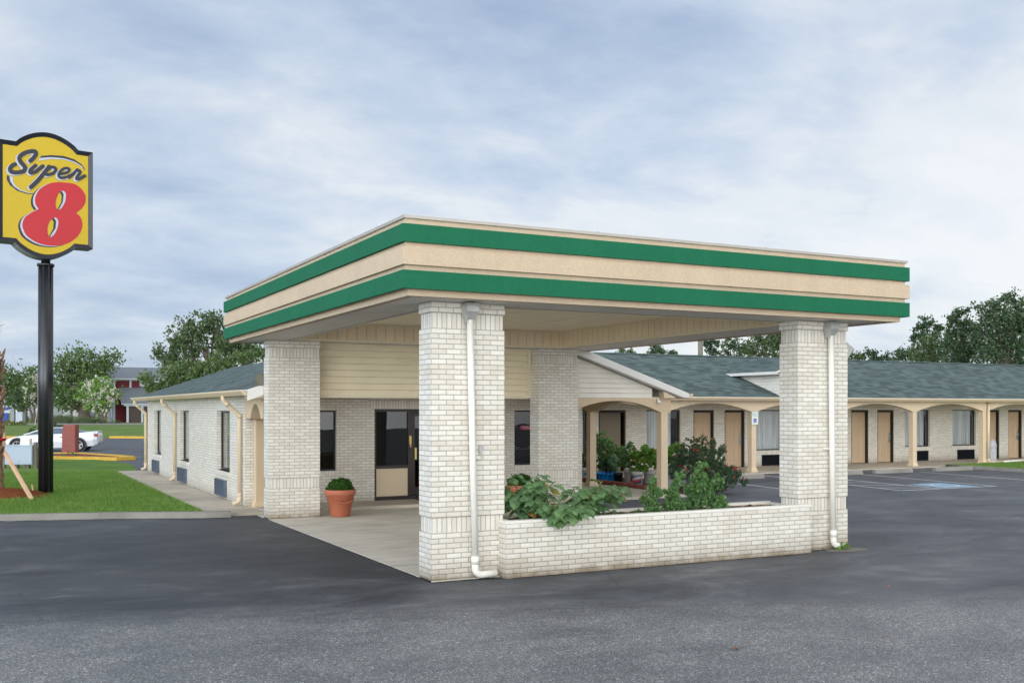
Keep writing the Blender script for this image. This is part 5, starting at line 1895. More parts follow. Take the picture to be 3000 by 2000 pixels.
def tree(name, label, cat, u_, d_, z0, blobs, trunk_r, leaf=0.22, dens=14, mat='leaf_oak', clump=0.35, group=None, flowers=None, bark='bark', multi=1, fork=0.35, kd=1.0):
    """blobs given as (offset right, height, radius[, depth])"""
    x, y = rd(u_, d_)
    t = thing(name, label, cat, (x, y, z0), group, rz=-TH)
    B = []
    for b_ in blobs:
        dep = b_[3] if len(b_) > 3 else random.uniform(-0.5, 0.5) * b_[2]
        B.append((b_[0], dep, b_[1], b_[2]))
    mb = MB()
    zt = min(b_[2] for b_ in B)
    ztop = max(b_[2] for b_ in B)
    zf = z0 * 0 + max(0.3, zt * fork)
    for m_ in range(multi):
        ox = (m_ - (multi - 1) / 2) * trunk_r * 1.2
        tip = (ox * 6 + random.uniform(-.2, .2), 0, zf + (ztop - zf) * 0.75)
        mb.tube([(ox, 0, -0.1), (ox * 1.4 + trunk_r * 0.2, 0, zf * 0.5), (ox * 2, 0.05, zf), tip], [trunk_r * 1.2, trunk_r, trunk_r * 0.85, trunk_r * 0.25], 9)
    for (bx, by, bz, br) in B:
        s0 = random.uniform(0.2, 0.7)
        st = (0.0, 0.0, zf + (bz - zf) * 0.25 * s0)
        mid = (bx * 0.5 + random.uniform(-.2, .2), by * 0.5, zf + (bz - zf) * 0.6)
        mb.tube([st, mid, (bx, by, bz)], [trunk_r * 0.32, trunk_r * 0.2, trunk_r * 0.04], 6)
        for q in range(2):
            e = (bx + random.uniform(-.8, .8) * br, by + random.uniform(-.8, .8) * br, bz + random.uniform(-.3, .9) * br)
            mb.tube([mid, ((mid[0] + e[0]) / 2, (mid[1] + e[1]) / 2, (mid[2] + e[2]) / 2 + 0.1), e], [trunk_r * 0.1, trunk_r * 0.06, trunk_r * 0.02], 5)
    mb.build('trunk', bark, t, local=True)
    dens = 1.9 / leaf ** 2 * kd
    p, o_ = crown_points(B, dens, clump)
    V = leaf_quads(p, leaf, outward=o_)
    raw('crown', V.reshape(-1, 3), len(V), 4, mat, t)
    if flowers:
        fp, fo = crown_points([(b_[0], b_[1], b_[2], b_[3] * 1.08) for b_ in B], dens * flowers[1], clump * 0.45, 0.85)
        V = leaf_quads(fp, leaf * flowers[2], 0.9, outward=fo)
        raw('blossom', V.reshape(-1, 3), len(V), 4, flowers[0], t)
    return t


def U(px, d_): return (px - 1500) / 3016.0 * d_
def Zp(py, d_): return 2.165 - (py - 1198.6) / 3016.0 * d_


def tree_px(name, label, cat, base_px, d_, z0, outline, trunk_r, **kw):
    """outline given as (right, down, radius) in the measured survey units at distance d_"""
    k = d_ / 3016.0
    bl = [((px - base_px) * k, Zp(py, d_) - z0, r * k) for (px, py, r) in outline]
    return tree(name, label, cat, U(base_px, d_), d_, z0, bl, trunk_r, **kw)


# big oaks behind the left wing
tree_px('oak_tree', 'broad dark green oak rising behind the left wing roof', 'tree', 610, 62, 0,
        [(478, 1028, 28), (452, 1040, 18), (500, 1060, 34), (530, 990, 34), (548, 950, 24), (560, 1010, 44), (585, 950, 34), (600, 990, 40), (625, 948, 30), (650, 965, 38), (640, 1010, 34), (680, 1000, 40),
         (540, 1060, 40), (515, 1020, 26), (700, 1040, 40), (740, 1040, 36), (660, 1050, 34), (590, 1100, 34), (720, 1000, 30)],
        0.35, leaf=0.22, dens=15, mat='leaf_oak', clump=0.30, group='trees behind the left wing')
tree_px('oak_tree', 'lower leafy tree close behind the far end of the left wing roof', 'tree', 520, 54, 0,
        [(440, 1120, 24), (425, 1100, 16), (460, 1140, 26), (445, 1145, 20), (490, 1105, 32), (530, 1100, 34), (560, 1085, 32), (600, 1095, 36), (640, 1075, 36), (690, 1060, 36), (575, 1110, 36), (500, 1125, 30), (650, 1100, 30), (735, 1050, 30), (770, 1030, 24)],
        0.22, leaf=0.18, dens=20, mat='leaf_light', clump=0.26, group='trees behind the left wing')
# street trees on the far left
tree_px('street_tree', 'large spreading street tree behind the black sign pole', 'tree', 246, 123, 0.56,
        [(180, 1075, 30), (175, 1120, 34), (165, 1160, 28), (205, 1060, 30), (215, 1100, 38), (245, 1050, 30), (255, 1090, 40), (285, 1070, 34), (312, 1050, 24), (336, 1046, 17), (298, 1085, 20), (275, 1120, 32), (200, 1150, 34), (235, 1150, 34), (205, 1175, 26), (185, 1175, 22)],
        0.8, leaf=0.42, dens=3.0, mat='leaf_light', clump=0.75, group='street trees across the road')
tree_px('street_tree', 'pale green tree at the far left edge behind the palm', 'tree', 60, 145, 0.5,
        [(8, 1105, 30), (30, 1110, 30), (5, 1150, 30), (45, 1140, 32), (55, 1105, 22), (35, 1175, 26), (85, 1100, 22), (100, 1095, 18), (95, 1130, 26), (75, 1150, 26)],
        0.5, leaf=0.50, dens=3.2, mat='leaf_light', clump=0.7, group='street trees across the road')
tree_px('street_tree', 'small dark tree between the palm and the sign pole', 'tree', 75, 132, 0.55,
        [(55, 1165, 20), (70, 1155, 22), (90, 1165, 20), (75, 1185, 18), (60, 1190, 14)], 0.3, leaf=0.4, dens=4.5, mat='leaf_dark', clump=0.5, group='street trees across the road')
tree_px('crepe_myrtle', 'white-flowering crepe myrtle in front of the red building', 'tree', 300, 119, 0.56,
        [(290, 1125, 24), (320, 1140, 22), (265, 1140, 24), (245, 1160, 18), (300, 1160, 26), (335, 1155, 12), (275, 1175, 24), (310, 1185, 18), (290, 1195, 18), (255, 1180, 14), (325, 1170, 16)],
        0.16, leaf=0.32, dens=5, mat='leaf_bright', clump=0.42, flowers=('flower_white', 1.1, 0.42), multi=3, fork=0.5, group='white crepe myrtles across the road')
tree_px('crepe_myrtle', 'white-flowering crepe myrtle partly hidden by the sign pole', 'tree', 100, 126, 0.56,
        [(95, 1120, 18), (108, 1140, 18), (90, 1150, 18), (105, 1170, 18), (88, 1178, 14), (110, 1115, 14)],
        0.16, leaf=0.32, dens=5, mat='leaf_light', clump=0.42, flowers=('flower_white', 1.1, 0.42), multi=3, fork=0.5, group='white crepe myrtles across the road')
# wood behind the guest wing
G_ = 'trees behind the guest wing'
tree_px('broadleaf_tree', 'tallest dark tree at the right edge above the guest wing', 'tree', 2940, 74, 0,
        [(2900, 900, 26), (2930, 885, 24), (2965, 878, 22), (2990, 880, 24), (2870, 900, 18), (2920, 930, 40), (2960, 930, 40), (2995, 930, 40), (2890, 950, 34), (2940, 980, 46), (2985, 990, 46), (2900, 1000, 44), (2950, 1040, 46), (3000, 1045, 46), (3040, 960, 60), (3050, 900, 40), (2895, 1045, 40)],
        0.4, leaf=0.25, dens=13, mat='leaf_dark', clump=0.33, group=G_)
tree_px('broadleaf_tree', 'dark tree with twin pointed tips left of the tallest one', 'tree', 2820, 78, 0,
        [(2812, 915, 10), (2832, 912, 9), (2820, 935, 18), (2790, 930, 14), (2780, 945, 12), (2800, 955, 26), (2830, 960, 28), (2850, 965, 26), (2790, 985, 30), (2830, 1000, 40), (2865, 1000, 34), (2790, 1030, 36), (2850, 1045, 40), (2800, 1055, 36)],
        0.3, leaf=0.25, dens=14, mat='leaf_dark', clump=0.32, group=G_)
tree_px('pine_tree', 'open-crowned pine standing above the roof to the right of the canopy', 'tree', 2716, 92, 0,
        [(2712, 940, 16), (2698, 948, 14), (2724, 945, 12), (2690, 968, 16), (2712, 965, 14), (2738, 965, 14), (2680, 985, 12), (2750, 960, 10), (2760, 962, 7), (2700, 985, 16), (2675, 995, 8), (2705, 1002, 10), (2730, 985, 10)],
        0.22, leaf=0.28, dens=11, mat='leaf_pine', clump=0.30, group=G_)
tree_px('broadleaf_tree', 'rounded green tree below the pine, right of the canopy', 'tree', 2740, 84, 0,
        [(2720, 1000, 22), (2740, 1015, 26), (2770, 1005, 24), (2700, 1030, 26), (2760, 1040, 34), (2720, 1048, 30), (2690, 1055, 24), (2790, 1050, 30), (2745, 985, 12)],
        0.25, leaf=0.25, dens=14, mat='leaf_oak', clump=0.32, group=G_)
for i, (bx, labs, ol, m_) in enumerate((
    (2505, 'bushy low treetop directly right of the front right pillar', [(2490, 1045, 18), (2510, 1040, 16), (2525, 1052, 14), (2500, 1060, 20)], 'leaf_oak'),
    (2570, 'middle of the low treetops above the wing roof', [(2550, 1040, 16), (2570, 1042, 18), (2590, 1046, 16), (2560, 1060, 22), (2600, 1060, 18)], 'leaf_pine'),
    (2650, 'thin-topped low tree between the canopy end and the pine', [(2630, 1040, 16), (2650, 1038, 18), (2670, 1036, 20), (2640, 1058, 22), (2675, 1055, 22), (2615, 1052, 14)], 'leaf_dark'))):
    tree_px('broadleaf_tree', labs, 'tree', bx, 110, 0, ol, 0.22, leaf=0.33, dens=9, mat=m_, clump=0.38, group=G_)
tree_px('pine_tree', 'slim tree seen under the canopy just right of the utility pole', 'tree', 2095, 84, 0,
        [(2085, 1000, 12), (2100, 1008, 12), (2075, 1020, 10), (2095, 1028, 12), (2085, 1042, 12), (2065, 1008, 7)], 0.15, leaf=0.26, dens=12, mat='leaf_pine', clump=0.28, group=G_)
tree_px('broadleaf_tree', 'dark round tree seen under the canopy beyond the guest wing', 'tree', 2150, 88, 0,
        [(2140, 1000, 18), (2160, 1005, 20), (2125, 1015, 16), (2175, 1020, 18), (2150, 1035, 28), (2120, 1040, 18)], 0.22, leaf=0.26, dens=12, mat='leaf_dark', clump=0.3, group=G_)
tree_px('broadleaf_tree', 'bright green tree filling the gap beside the front right pillar', 'tree', 2240, 80, 0,
        [(2210, 1005, 22), (2235, 985, 28), (2265, 980, 30), (2290, 995, 34), (2225, 1025, 30), (2265, 1025, 34), (2300, 1030, 34), (2195, 1030, 20)], 0.25, leaf=0.25, dens=15, mat='leaf_oak', clump=0.30, group=G_)
tree_px('broadleaf_tree', 'leftmost treetop peeping over the wing roof under the canopy', 'tree', 1830, 90, 0, [(1815, 1030, 12), (1835, 1034, 14), (1850, 1040, 12), (1825, 1045, 14)], 0.18, leaf=0.26, dens=13, mat='leaf_oak', clump=0.3, group=G_)
tree_px('broadleaf_tree', 'second treetop from the left over the wing roof', 'tree', 1925, 90, 0, [(1915, 1022, 12), (1930, 1020, 12), (1942, 1030, 10), (1905, 1035, 10), (1925, 1040, 14)], 0.18, leaf=0.26, dens=13, mat='leaf_dark', clump=0.3, group=G_)
tree_px('broadleaf_tree', 'smallest treetop over the wing roof left of the utility pole', 'tree', 1970, 95, 0, [(1968, 1036, 8), (1978, 1040, 8), (1970, 1048, 10)], 0.15, leaf=0.26, dens=13, mat='leaf_dark', clump=0.28, group=G_)


def at(px, d_, z=0.0):
    x, y = rd(U(px, d_), d_)
    return (x, y, z)


a = at(2052, 62)
tube_thing('utility_pole', 'weathered wooden pole behind the guest wing seen under the canopy', 'utility pole', [(a[0], a[1], -0.1), (a[0], a[1], 6.4)], 0.15, 'wood_old')
a = at(113, 108, 0.5)
tube_thing('utility_pole', 'thin grey wooden pole across the road left of the sign pole', 'utility pole', [(a[0], a[1], 0.4), (a[0], a[1], 6.2)], 0.12, 'wood_old')
b_ = at(101, 103, 0.5)
tube_thing('guy_wire', 'thin pale guy wire slanting down from the roadside pole', 'wire', [(a[0], a[1], 3.0), (b_[0], b_[1], 0.35)], 0.02, 'line_white', n=6)
a = at(208.5, 126, 0.5)
tube_thing('lamp_pole', 'pale greenish pole rising behind the red brick pier', 'pole', [(a[0], a[1], 0.4), (a[0], a[1], 8.6)], 0.18, 'pole_green')

# brick pier
pr = thing('brick_pier', 'rough red brick pier standing in the gravel island before the white car', 'pier', (-1.27, 40.75, 0.1), rz=-TH)
mb = MB()
P = [(-0.33, 0), (0.31, 0), (0.31, 1.39), (-0.25, 1.39), (-0.27, 1.2), (-0.30, 0.95), (-0.30, 0.5)]
mb.extrude(P, lambda a_, b__, t: Vector((a_, t, b__ - 0.05)), -0.22, 0.22)
mb.build('brickwork', 'brick_red', pr, local=True, bevel=0.01)

# utility cabinet between two old timber posts
ub = thing('utility_cabinet', 'pale blue-grey electrical cabinet on posts in the lawn left of the sign pole', 'cabinet', (-3.75, 29.3, 0.08), rz=-TH)
mb = MB(); mb.box(-0.49, 0.49, -0.16, 0.16, 0.10, 0.76)
mb.box(-0.51, 0.51, -0.19, 0.17, 0.76, 0.80)
mb.build('body', 'utility_grey', ub, local=True, bevel=0.01)
mb = MB(); mb.box(-0.47, 0.47, -0.172, -0.161, 0.13, 0.74); mb.tube([(0, -0.175, 0.22), (0, -0.19, 0.22)], 0.04, 14)
mb.build('door', 'utility_grey', ub, local=True, bevel=0.004)
mb = MB()
for xx in (-0.16, 0.13, 0.24): mb.box(xx, xx + 0.09, -0.08, 0.08, -0.05, 0.10)
mb.box(0.50, 0.60, -0.06, 0.06, -0.05, 0.90)
mb.box(-0.64, -0.55, -0.06, 0.06, -0.05, 0.35)
mb.build('posts', 'wood_old', ub, local=True)
mb = MB(); mb.box(0.02, 0.35, -0.05, 0.15, 0.80, 1.02)
mb.build('meter_box', 'white_paint', ub, local=True, bevel=0.01)

# white coupe
def car(name, label, x, y, rz, z=0.0):
    c = thing(name, label, 'car', (x, y, z), rz=rz)
    # local: +x = nose, y = width
    L = [  # station x, bottom z, beltline z, half width low, half width belt, tumble z(top), half width top
        (-2.46, 0.50, 0.80, 0.60, 0.62), (-2.38, 0.36, 0.95, 0.80, 0.76), (-2.2, 0.28, 1.00, 0.90, 0.82), (-1.7, 0.22, 0.97, 0.93, 0.86), (-1.2, 0.20, 0.93, 0.94, 0.88), (-0.4, 0.19, 0.90, 0.94, 0.89),
        (0.5, 0.19, 0.87, 0.94, 0.88), (1.0, 0.19, 0.84, 0.94, 0.87), (1.6, 0.20, 0.74, 0.93, 0.84), (2.1, 0.22, 0.60, 0.88, 0.76), (2.35, 0.26, 0.50, 0.78, 0.64), (2.46, 0.33, 0.44, 0.62, 0.5)]
    mb = MB(); rings = []
    for (x_, zb, zt, wl, wt) in L:
        zm = zb + (zt - zb) * 0.55
        rings.append([Vector((x_, -wl * 0.9, zb)), Vector((x_, -wl, zm * 0.8 + zb * 0.2)), Vector((x_, -wt * 1.03, zt - 0.09)), Vector((x_, -wt * 0.9, zt)), Vector((x_, 0, zt + 0.035)),
                      Vector((x_, wt * 0.9, zt)), Vector((x_, wt * 1.03, zt - 0.09)), Vector((x_, wl, zm * 0.8 + zb * 0.2)), Vector((x_, wl * 0.9, zb))])
    for i in range(len(rings) - 1):
        for k in range(8):
            mb.poly([rings[i][k], rings[i + 1][k], rings[i + 1][k + 1], rings[i][k + 1]], smooth=True)
        mb.poly([rings[i][0], rings[i][8], rings[i + 1][8], rings[i + 1][0]])
    mb.poly(rings[0][::-1]); mb.poly(rings[-1])
    mb.build('body', 'car_white', c, local=True)
    # greenhouse
    G = [(-1.95, 0.93, 0.93, 0.62), (-1.25, 0.90, 1.14, 0.58), (-0.55, 0.90, 1.235, 0.60), (-0.1, 0.90, 1.225, 0.60), (0.35, 0.89, 1.12, 0.58), (1.15, 0.82, 0.83, 0.66)]
    rr = []
    for (x_, zb, zt, wt) in G:
        rr.append([Vector((x_, -0.80, zb)), Vector((x_, -wt, zt - 0.03)), Vector((x_, -wt * 0.8, zt)), Vector((x_, wt * 0.8, zt)), Vector((x_, wt, zt - 0.03)), Vector((x_, 0.80, zb))])
    mb = MB()
    for i in range(len(rr) - 1):
        for k in range(5):
            roof_ = k in (1, 2, 3) and 1 <= i <= 3
            if not roof_:
                mb.poly([rr[i][k], rr[i + 1][k], rr[i + 1][k + 1], rr[i][k + 1]], smooth=True)
    mb.build('windows', 'car_glass', c, local=True)
    mb = MB()
    for i in (1, 2, 3):
        for k in (1, 2, 3):
            mb.poly([rr[i][k] + Vector((0, 0, .004)), rr[i + 1][k] + Vector((0, 0, .004)), rr[i + 1][k + 1] + Vector((0, 0, .004)), rr[i][k + 1] + Vector((0, 0, .004))], smooth=True)
    for sy in (-1, 1):
        mb.bar((-0.95, sy * 0.70, 1.16), (-1.35, sy * 0.81, 0.92), 0.03, 0.22)
        mb.bar((0.45, sy * 0.62, 1.10), (1.15, sy * 0.74, 0.86), 0.03, 0.05)
    mb.build('roof', 'car_white', c, local=True)
    mb = MB(); mb.box(-2.44, -2.26, -0.72, 0.72, 1.015, 1.035); mb.box(-2.42, -2.30, -0.70, -0.62, 0.96, 1.016); mb.box(-2.42, -2.30, 0.62, 0.70, 0.96, 1.016)
    mb.build('spoiler', 'car_white', c, local=True, bevel=0.01)
    for sy in (-1, 1):
        mb = MB(); mb.box(-2.42, -2.20, sy * 0.785 - 0.06, sy * 0.785 + 0.06, 0.76, 0.90)
        mb.build('tail_light', 'lamp_red', c, local=True, bevel=0.01)
        mb = MB(); mb.box(2.02, 2.30, sy * 0.76 - 0.03, sy * 0.76 + 0.03, 0.50, 0.60)
        mb.build('headlight', 'car_glass', c, local=True, bevel=0.01)
        mb = MB(); mb.box(1.98, 2.24, sy * 0.86 - 0.03, sy * 0.86 + 0.03, 0.40, 0.44)
        mb.build('side_marker', 'lamp_orange', c, local=True)
        mb = MB(); mb.box(-0.80, -0.62, sy * 0.93 - 0.012, sy * 0.93 + 0.012, 0.72, 0.76)
        mb.build('door_handle', 'black_plastic', c, local=True)
        for x_ in (-1.50, 1.42):
            mb = MB()
            # dark arch, tyre and rim
            ya, yb = sy * 0.80, sy * 0.955
            mb.tube([(x_, sy * 0.70, 0.34), (x_, sy * 0.945, 0.34)], 0.385, 24)
            wh = mb.build('wheel_arch', 'black_plastic', c, local=True)
            mb = MB(); mb.tube([(x_, sy * 0.72, 0.325), (x_, sy * 0.955, 0.325)], 0.325, 24)
            wl_ = mb.build('wheel', 'tyre', c, local=True, bevel=0.02)
            mb = MB(); yy = sy * 0.962
            mb.tube([(x_, sy * 0.93, 0.325), (x_, yy, 0.325)], 0.06, 12)
            for q in range(5):
                an = q * 2 * math.pi / 5 + 0.3
                mb.bar((x_, yy, 0.325), (x_ + 0.2 * math.cos(an), yy, 0.325 + 0.2 * math.sin(an)), 0.02, 0.075)
            pts = [(x_ + 0.21 * math.cos(t), yy, 0.325 + 0.21 * math.sin(t)) for t in [2 * math.pi * k / 20 for k in range(21)]]
            mb.tube(pts, 0.018, 6, cap=False)
            rm = mb.build('rim', 'bin_grey', wl_, local=True)
    return c


cp = at(149, 53.6)
car('parked_car', 'white two-door coupe parked across the drive behind the sign pole', cp[0], cp[1], math.pi - TH + rad(13))


def far_car(label, px, d_, z, mat, hgt=1.45, rz=-TH, pick=False):
    a = at(px, d_, z)
    c = thing('parked_car', label, 'car', a, rz=rz)
    mb = MB()
    w_ = 0.95
    prof = [(-w_, 0.25), (-w_, 0.85), (-w_ * 0.92, 0.95), (-w_ * 0.72, hgt - 0.08), (-w_ * 0.6, hgt), (w_ * 0.6, hgt), (w_ * 0.72, hgt - 0.08), (w_ * 0.92, 0.95), (w_, 0.85), (w_, 0.25)]
    mb.extrude(prof, lambda x_, z_, t: Vector((x_, t, z_)), -1.6, 2.2)
    mb.build('body', mat, c, local=True, bevel=0.05)
    mb = MB(); mb.extrude([(-w_ * 0.70, 0.98), (-w_ * 0.58, hgt - 0.12), (w_ * 0.58, hgt - 0.12), (w_ * 0.70, 0.98)], lambda x_, z_, t: Vector((x_, t, z_)), -1.63, -1.601)
    mb.build('rear_window', 'car_glass', c, local=True)
    for sx_ in (-1, 1):
        mb = MB(); mb.box(sx_ * 0.78 - 0.13, sx_ * 0.78 + 0.13, -1.64, -1.601, 0.70, 0.90)
        mb.build('tail_light', 'lamp_red', c, local=True)
        for yy in (-1.0, 1.6):
            mb = MB(); mb.tube([(sx_ * 0.70, yy, 0.32), (sx_ * 0.93, yy, 0.32)], 0.32, 14)
            mb.build('wheel', 'tyre', c, local=True)
    return c


far_car('small grey car far off before the mauve building, beside the tree trunk', 270, 225, 0.43, 'car_grey')
far_car('small white van far off before the mauve building', 187, 228, 0.43, 'car_white', 1.9)

# red building across the road
bx, by = 9.6, 124.5
rb = thing('red_building', 'dark red two-storey building with grey metal roofs across the road', 'building', (bx, by, 0.56))
B0 = 0.5
mb = MB(); mb.box(bx, bx + 9, by, by + 6.0, B0, 6.1, skip='l')
z = B0
mb.build('wall', 'barn_red', rb)
mb = MB(); mb.poly([(bx - 0.002, by + 6.0, B0), (bx - 0.002, by, B0), (bx - 0.002, by, 6.1), (bx - 0.002, by + 3, 7.5), (bx - 0.002, by + 6, 6.1)])
mb.build('side_wall', 'barn_grey', rb)
mb = MB()
roof_plane(mb, [(bx - 0.9, by - 0.7, 6.0), (bx + 10, by - 0.7, 6.0), (bx + 10, by + 3, 7.55), (bx - 0.9, by + 3, 7.55)], 0.12)
roof_plane(mb, [(bx - 0.9, by + 3, 7.55), (bx + 10, by + 3, 7.55), (bx + 10, by + 6.7, 6.0), (bx - 0.9, by + 6.7, 6.0)], 0.12)
mb.build('roof', ['metal_roof', 'barn_trim'], rb)
mb = MB()
roof_plane(mb, [(bx + 0.6, by - 3.2, 2.85), (bx + 10, by - 3.2, 2.85), (bx + 10, by - 0.01, 4.9), (bx + 0.6, by - 0.01, 4.9)], 0.12)
mb.build('porch_roof', ['metal_roof', 'barn_trim'], rb)
mb = MB()
for xx in (0.0, 1.9): mb.box(bx + xx, bx + xx + 0.22, by - 0.05, by - 0.001, B0, 6.0)
mb.box(bx + 0.22, bx + 9, by - 0.04, by - 0.001, 5.75, 5.98)
for xx in (1.2, 2.9, 4.3): mb.box(bx + xx, bx + xx + 0.25, by - 3.0, by - 2.75, B0, 2.8)
mb.box(bx + 0.9, bx + 9, by - 3.05, by - 2.8, 2.55, 2.75)
mb.build('trim', 'barn_trim', rb)
mb = MB(); mb.box(bx + 3.1, bx + 6.0, by - 0.06, by - 0.001, 5.0, 5.75)
wn = mb.build('window', 'barn_trim', rb)
mb = MB()
for k in range(5): mb.box(bx + 3.2 + k * 0.56, bx + 3.2 + k * 0.56 + 0.50, by - 0.075, by - 0.061, 5.08, 5.67)
mb.build('pane', 'car_glass', wn)
mb = MB(); mb.box(bx + 4.7, bx + 7.4, by - 2.7, by - 2.6, B0, 2.55)
mb.box(bx + 1.5, bx + 9, by - 2.58, by - 0.1, B0, 2.6)
mb.build('porch_room', 'barn_door', rb)
mb = MB(); mb.box(bx - 0.06, bx - 0.003, by + 1.0, by + 1.9, 1.2, 3.6)
mb.build('side_window', 'barn_trim', rb)

# mauve building far behind the trees, small shops at the far left
fb = thing('far_building', 'long pale mauve building far behind the street trees', 'building', at(240, 262, 0.4), rz=-TH)
mb = MB(); mb.box(-16, 16, 0, 20, -0.3, 4.6)
mb.build('wall', 'mauve_wall', fb, local=True)
mb = MB(); mb.box(-16.2, 16.2, -0.2, 20.2, 4.6, 4.9)
mb.build('parapet', 'barn_trim', fb, local=True)
sp_ = thing('shop_building', 'small shop with dark glass front far left beyond the trees', 'building', at(100, 210, 0.5), rz=-TH)
mb = MB(); mb.box(-4.5, 2.5, 0, 8, -0.2, 3.4)
mb.build('wall', 'barn_trim', sp_, local=True)
mb = MB(); mb.box(-1.2, 0.8, -0.05, -0.001, 0.0, 2.3); mb.box(1.2, 2.2, -0.05, -0.001, 0.0, 2.3)
mb.build('shop_window', 'car_glass', sp_, local=True)
mb = MB(); mb.box(-4.7, 2.7, -0.3, 8.2, 3.4, 3.7)
mb.build('roof', 'barn_grey', sp_, local=True)
bs = thing('blue_sign_panel', 'blue panel with a white band at the far left edge beyond the lawn', 'sign', at(17, 135, 0.5), rz=-TH)
mb = MB(); mb.box(-0.55, 0.3, -0.1, 0.1, 0.0, 1.9); mb.build('panel', 'shop_blue', bs, local=True)
mb = MB(); mb.box(-0.7, 0.6, -0.12, 0.12, 1.2, 1.55); mb.build('white_band', 'sign_white', bs, local=True)
gp = thing('grey_pier', 'slate grey roadside pier left of the pale kiosk', 'pier', at(38, 125, 0.5), rz=-TH)
mb = MB(); mb.box(-0.22, 0.22, -0.2, 0.2, 0, 1.65); mb.box(-0.26, 0.26, -0.24, 0.24, 1.65, 1.72); mb.build('shaft', 'barn_grey', gp, local=True)
kb = thing('kiosk', 'pale grey-white box kiosk beyond the hedge at far left', 'kiosk', at(57, 128, 0.5), rz=-TH)
mb = MB(); mb.box(-0.55, 0.55, -0.4, 0.4, 0, 1.25); mb.box(-0.6, 0.6, -0.45, 0.45, 1.25, 1.33); mb.build('body', 'sign_white', kb, local=True)


def shrub(name, label, cat, loc, blobs, leaf, dens, mat, clump=0.05, group=None, stem=None, rz=-TH, aspect=0.55, flowers=None, hollow=0.3, nst=8, up=0.1, smat='stem_green', sr=0.006, kd=1.0):
    """blobs local (x,y,z,r) above loc"""
    t = thing(name, label, cat, loc, group, rz=rz)
    dens = 1.7 / leaf ** 2 * kd
    p, o_ = crown_points(blobs, dens, clump, hollow)
    p[:, 2] = np.maximum(p[:, 2], 0.01)
    V = leaf_quads(p, leaf, aspect, outward=o_, up=up)
    raw('foliage', V.reshape(-1, 3), len(V), 4, mat, t)
    mb = MB()
    for k in range(nst):
        b_ = blobs[k % len(blobs)]
        e = (b_[0] + random.uniform(-.5, .5) * b_[3], b_[1] + random.uniform(-.5, .5) * b_[3], b_[2] + random.uniform(-.2, .7) * b_[3])
        s_ = (e[0] * 0.15 + random.uniform(-.02, .02), e[1] * 0.15, -0.02)
        mb.tube([s_, ((s_[0] + e[0]) / 2 + random.uniform(-.02, .02), (s_[1] + e[1]) / 2, e[2] * 0.55), e], [sr * 1.6, sr, sr * 0.4], 5)
    mb.build('stems', smat, t, local=True)
    if flowers:
        fm, fn, fs = flowers
        P = []
        for k in range(fn):
            b_ = random.choice(blobs)
            d = RNG.normal(size=3); d[2] = abs(d[2]) * 0.9; d[1] = -abs(d[1]); d /= np.linalg.norm(d)
            c = np.array([b_[0], b_[1], b_[2]]) + d * b_[3] * 1.02
            P.append(c[None, :] + RNG.normal(size=(9, 3)) * fs * 0.30)
        P = np.concatenate(P)
        V = leaf_quads(P, fs, 0.8)
        raw('flowers', V.reshape(-1, 3), len(V), 4, fm, t)
    return t


# hedge, junipers and ornamental grasses across the road
shrub('hedge', 'low clipped green hedge across the road at far left', 'hedge', at(45, 104, 0.56), [(x_, 0, 0.18, 0.28) for x_ in np.arange(-1.0, 1.1, 0.22)], 0.12, 220, 'leaf_shrub', 0.06, nst=6)
shrub('juniper_bush', 'spreading dark juniper behind the bonnet of the white car', 'bush', at(105, 82, 0.1), [(-0.5, 0, 0.25, 0.3), (-0.15, 0, 0.35, 0.35), (0.2, 0, 0.45, 0.35), (0.5, 0, 0.4, 0.35)], 0.14, 160, 'leaf_dark', 0.1, nst=8)
shrub('juniper_bush', 'spreading juniper behind the roof of the white car', 'bush', at(172, 84, 0.2), [(-0.5, 0, 0.35, 0.3), (-0.1, 0, 0.45, 0.35), (0.3, 0, 0.45, 0.35), (0.55, 0, 0.2, 0.3), (-0.35, 0, 0.75, 0.25)], 0.14, 160, 'leaf_dark', 0.1, nst=8)
for lab, px, d_, s_ in (('clump of tall ornamental grass right of the sign pole', 180, 118, 1.0), ('clump of ornamental grass under the far tree trunk', 255, 119, 0.75)):
    t = thing('ornamental_grass', lab, 'plant', at(px, d_, 0.56), 'ornamental grasses across the road', rz=-TH)
    n = 1500
    xs = RNG.normal(0, 0.45 * s_, n); ys2 = RNG.normal(0, 0.3, n); h = RNG.uniform(0.5, 1.15, n) * s_
    V = np.zeros((n, 3, 3), np.float32)
    V[:, 0] = np.stack([xs - 0.02, ys2, np.zeros(n)], 1); V[:, 1] = np.stack([xs + 0.02, ys2, np.zeros(n)], 1)
    V[:, 2] = np.stack([xs * 1.7 + RNG.normal(0, .1, n), ys2, h], 1)
    raw('blades', V.reshape(-1, 3), n, 3, 'leaf_ornamental', t)
shrub('juniper_bush', 'small round bush at the foot of the crepe myrtle', 'bush', at(285, 117, 0.56), [(-0.3, 0, 0.2, 0.3), (0.1, 0, 0.3, 0.35), (0.45, 0, 0.2, 0.28)], 0.16, 120, 'leaf_dark', 0.1)
shrub('juniper_bush', 'low bush against the wall of the red building', 'bush', at(340, 118, 0.56), [(-0.4, 0, 0.15, 0.25), (0.0, 0, 0.2, 0.25), (0.4, 0, 0.15, 0.22)], 0.16, 120, 'leaf_oak', 0.1)

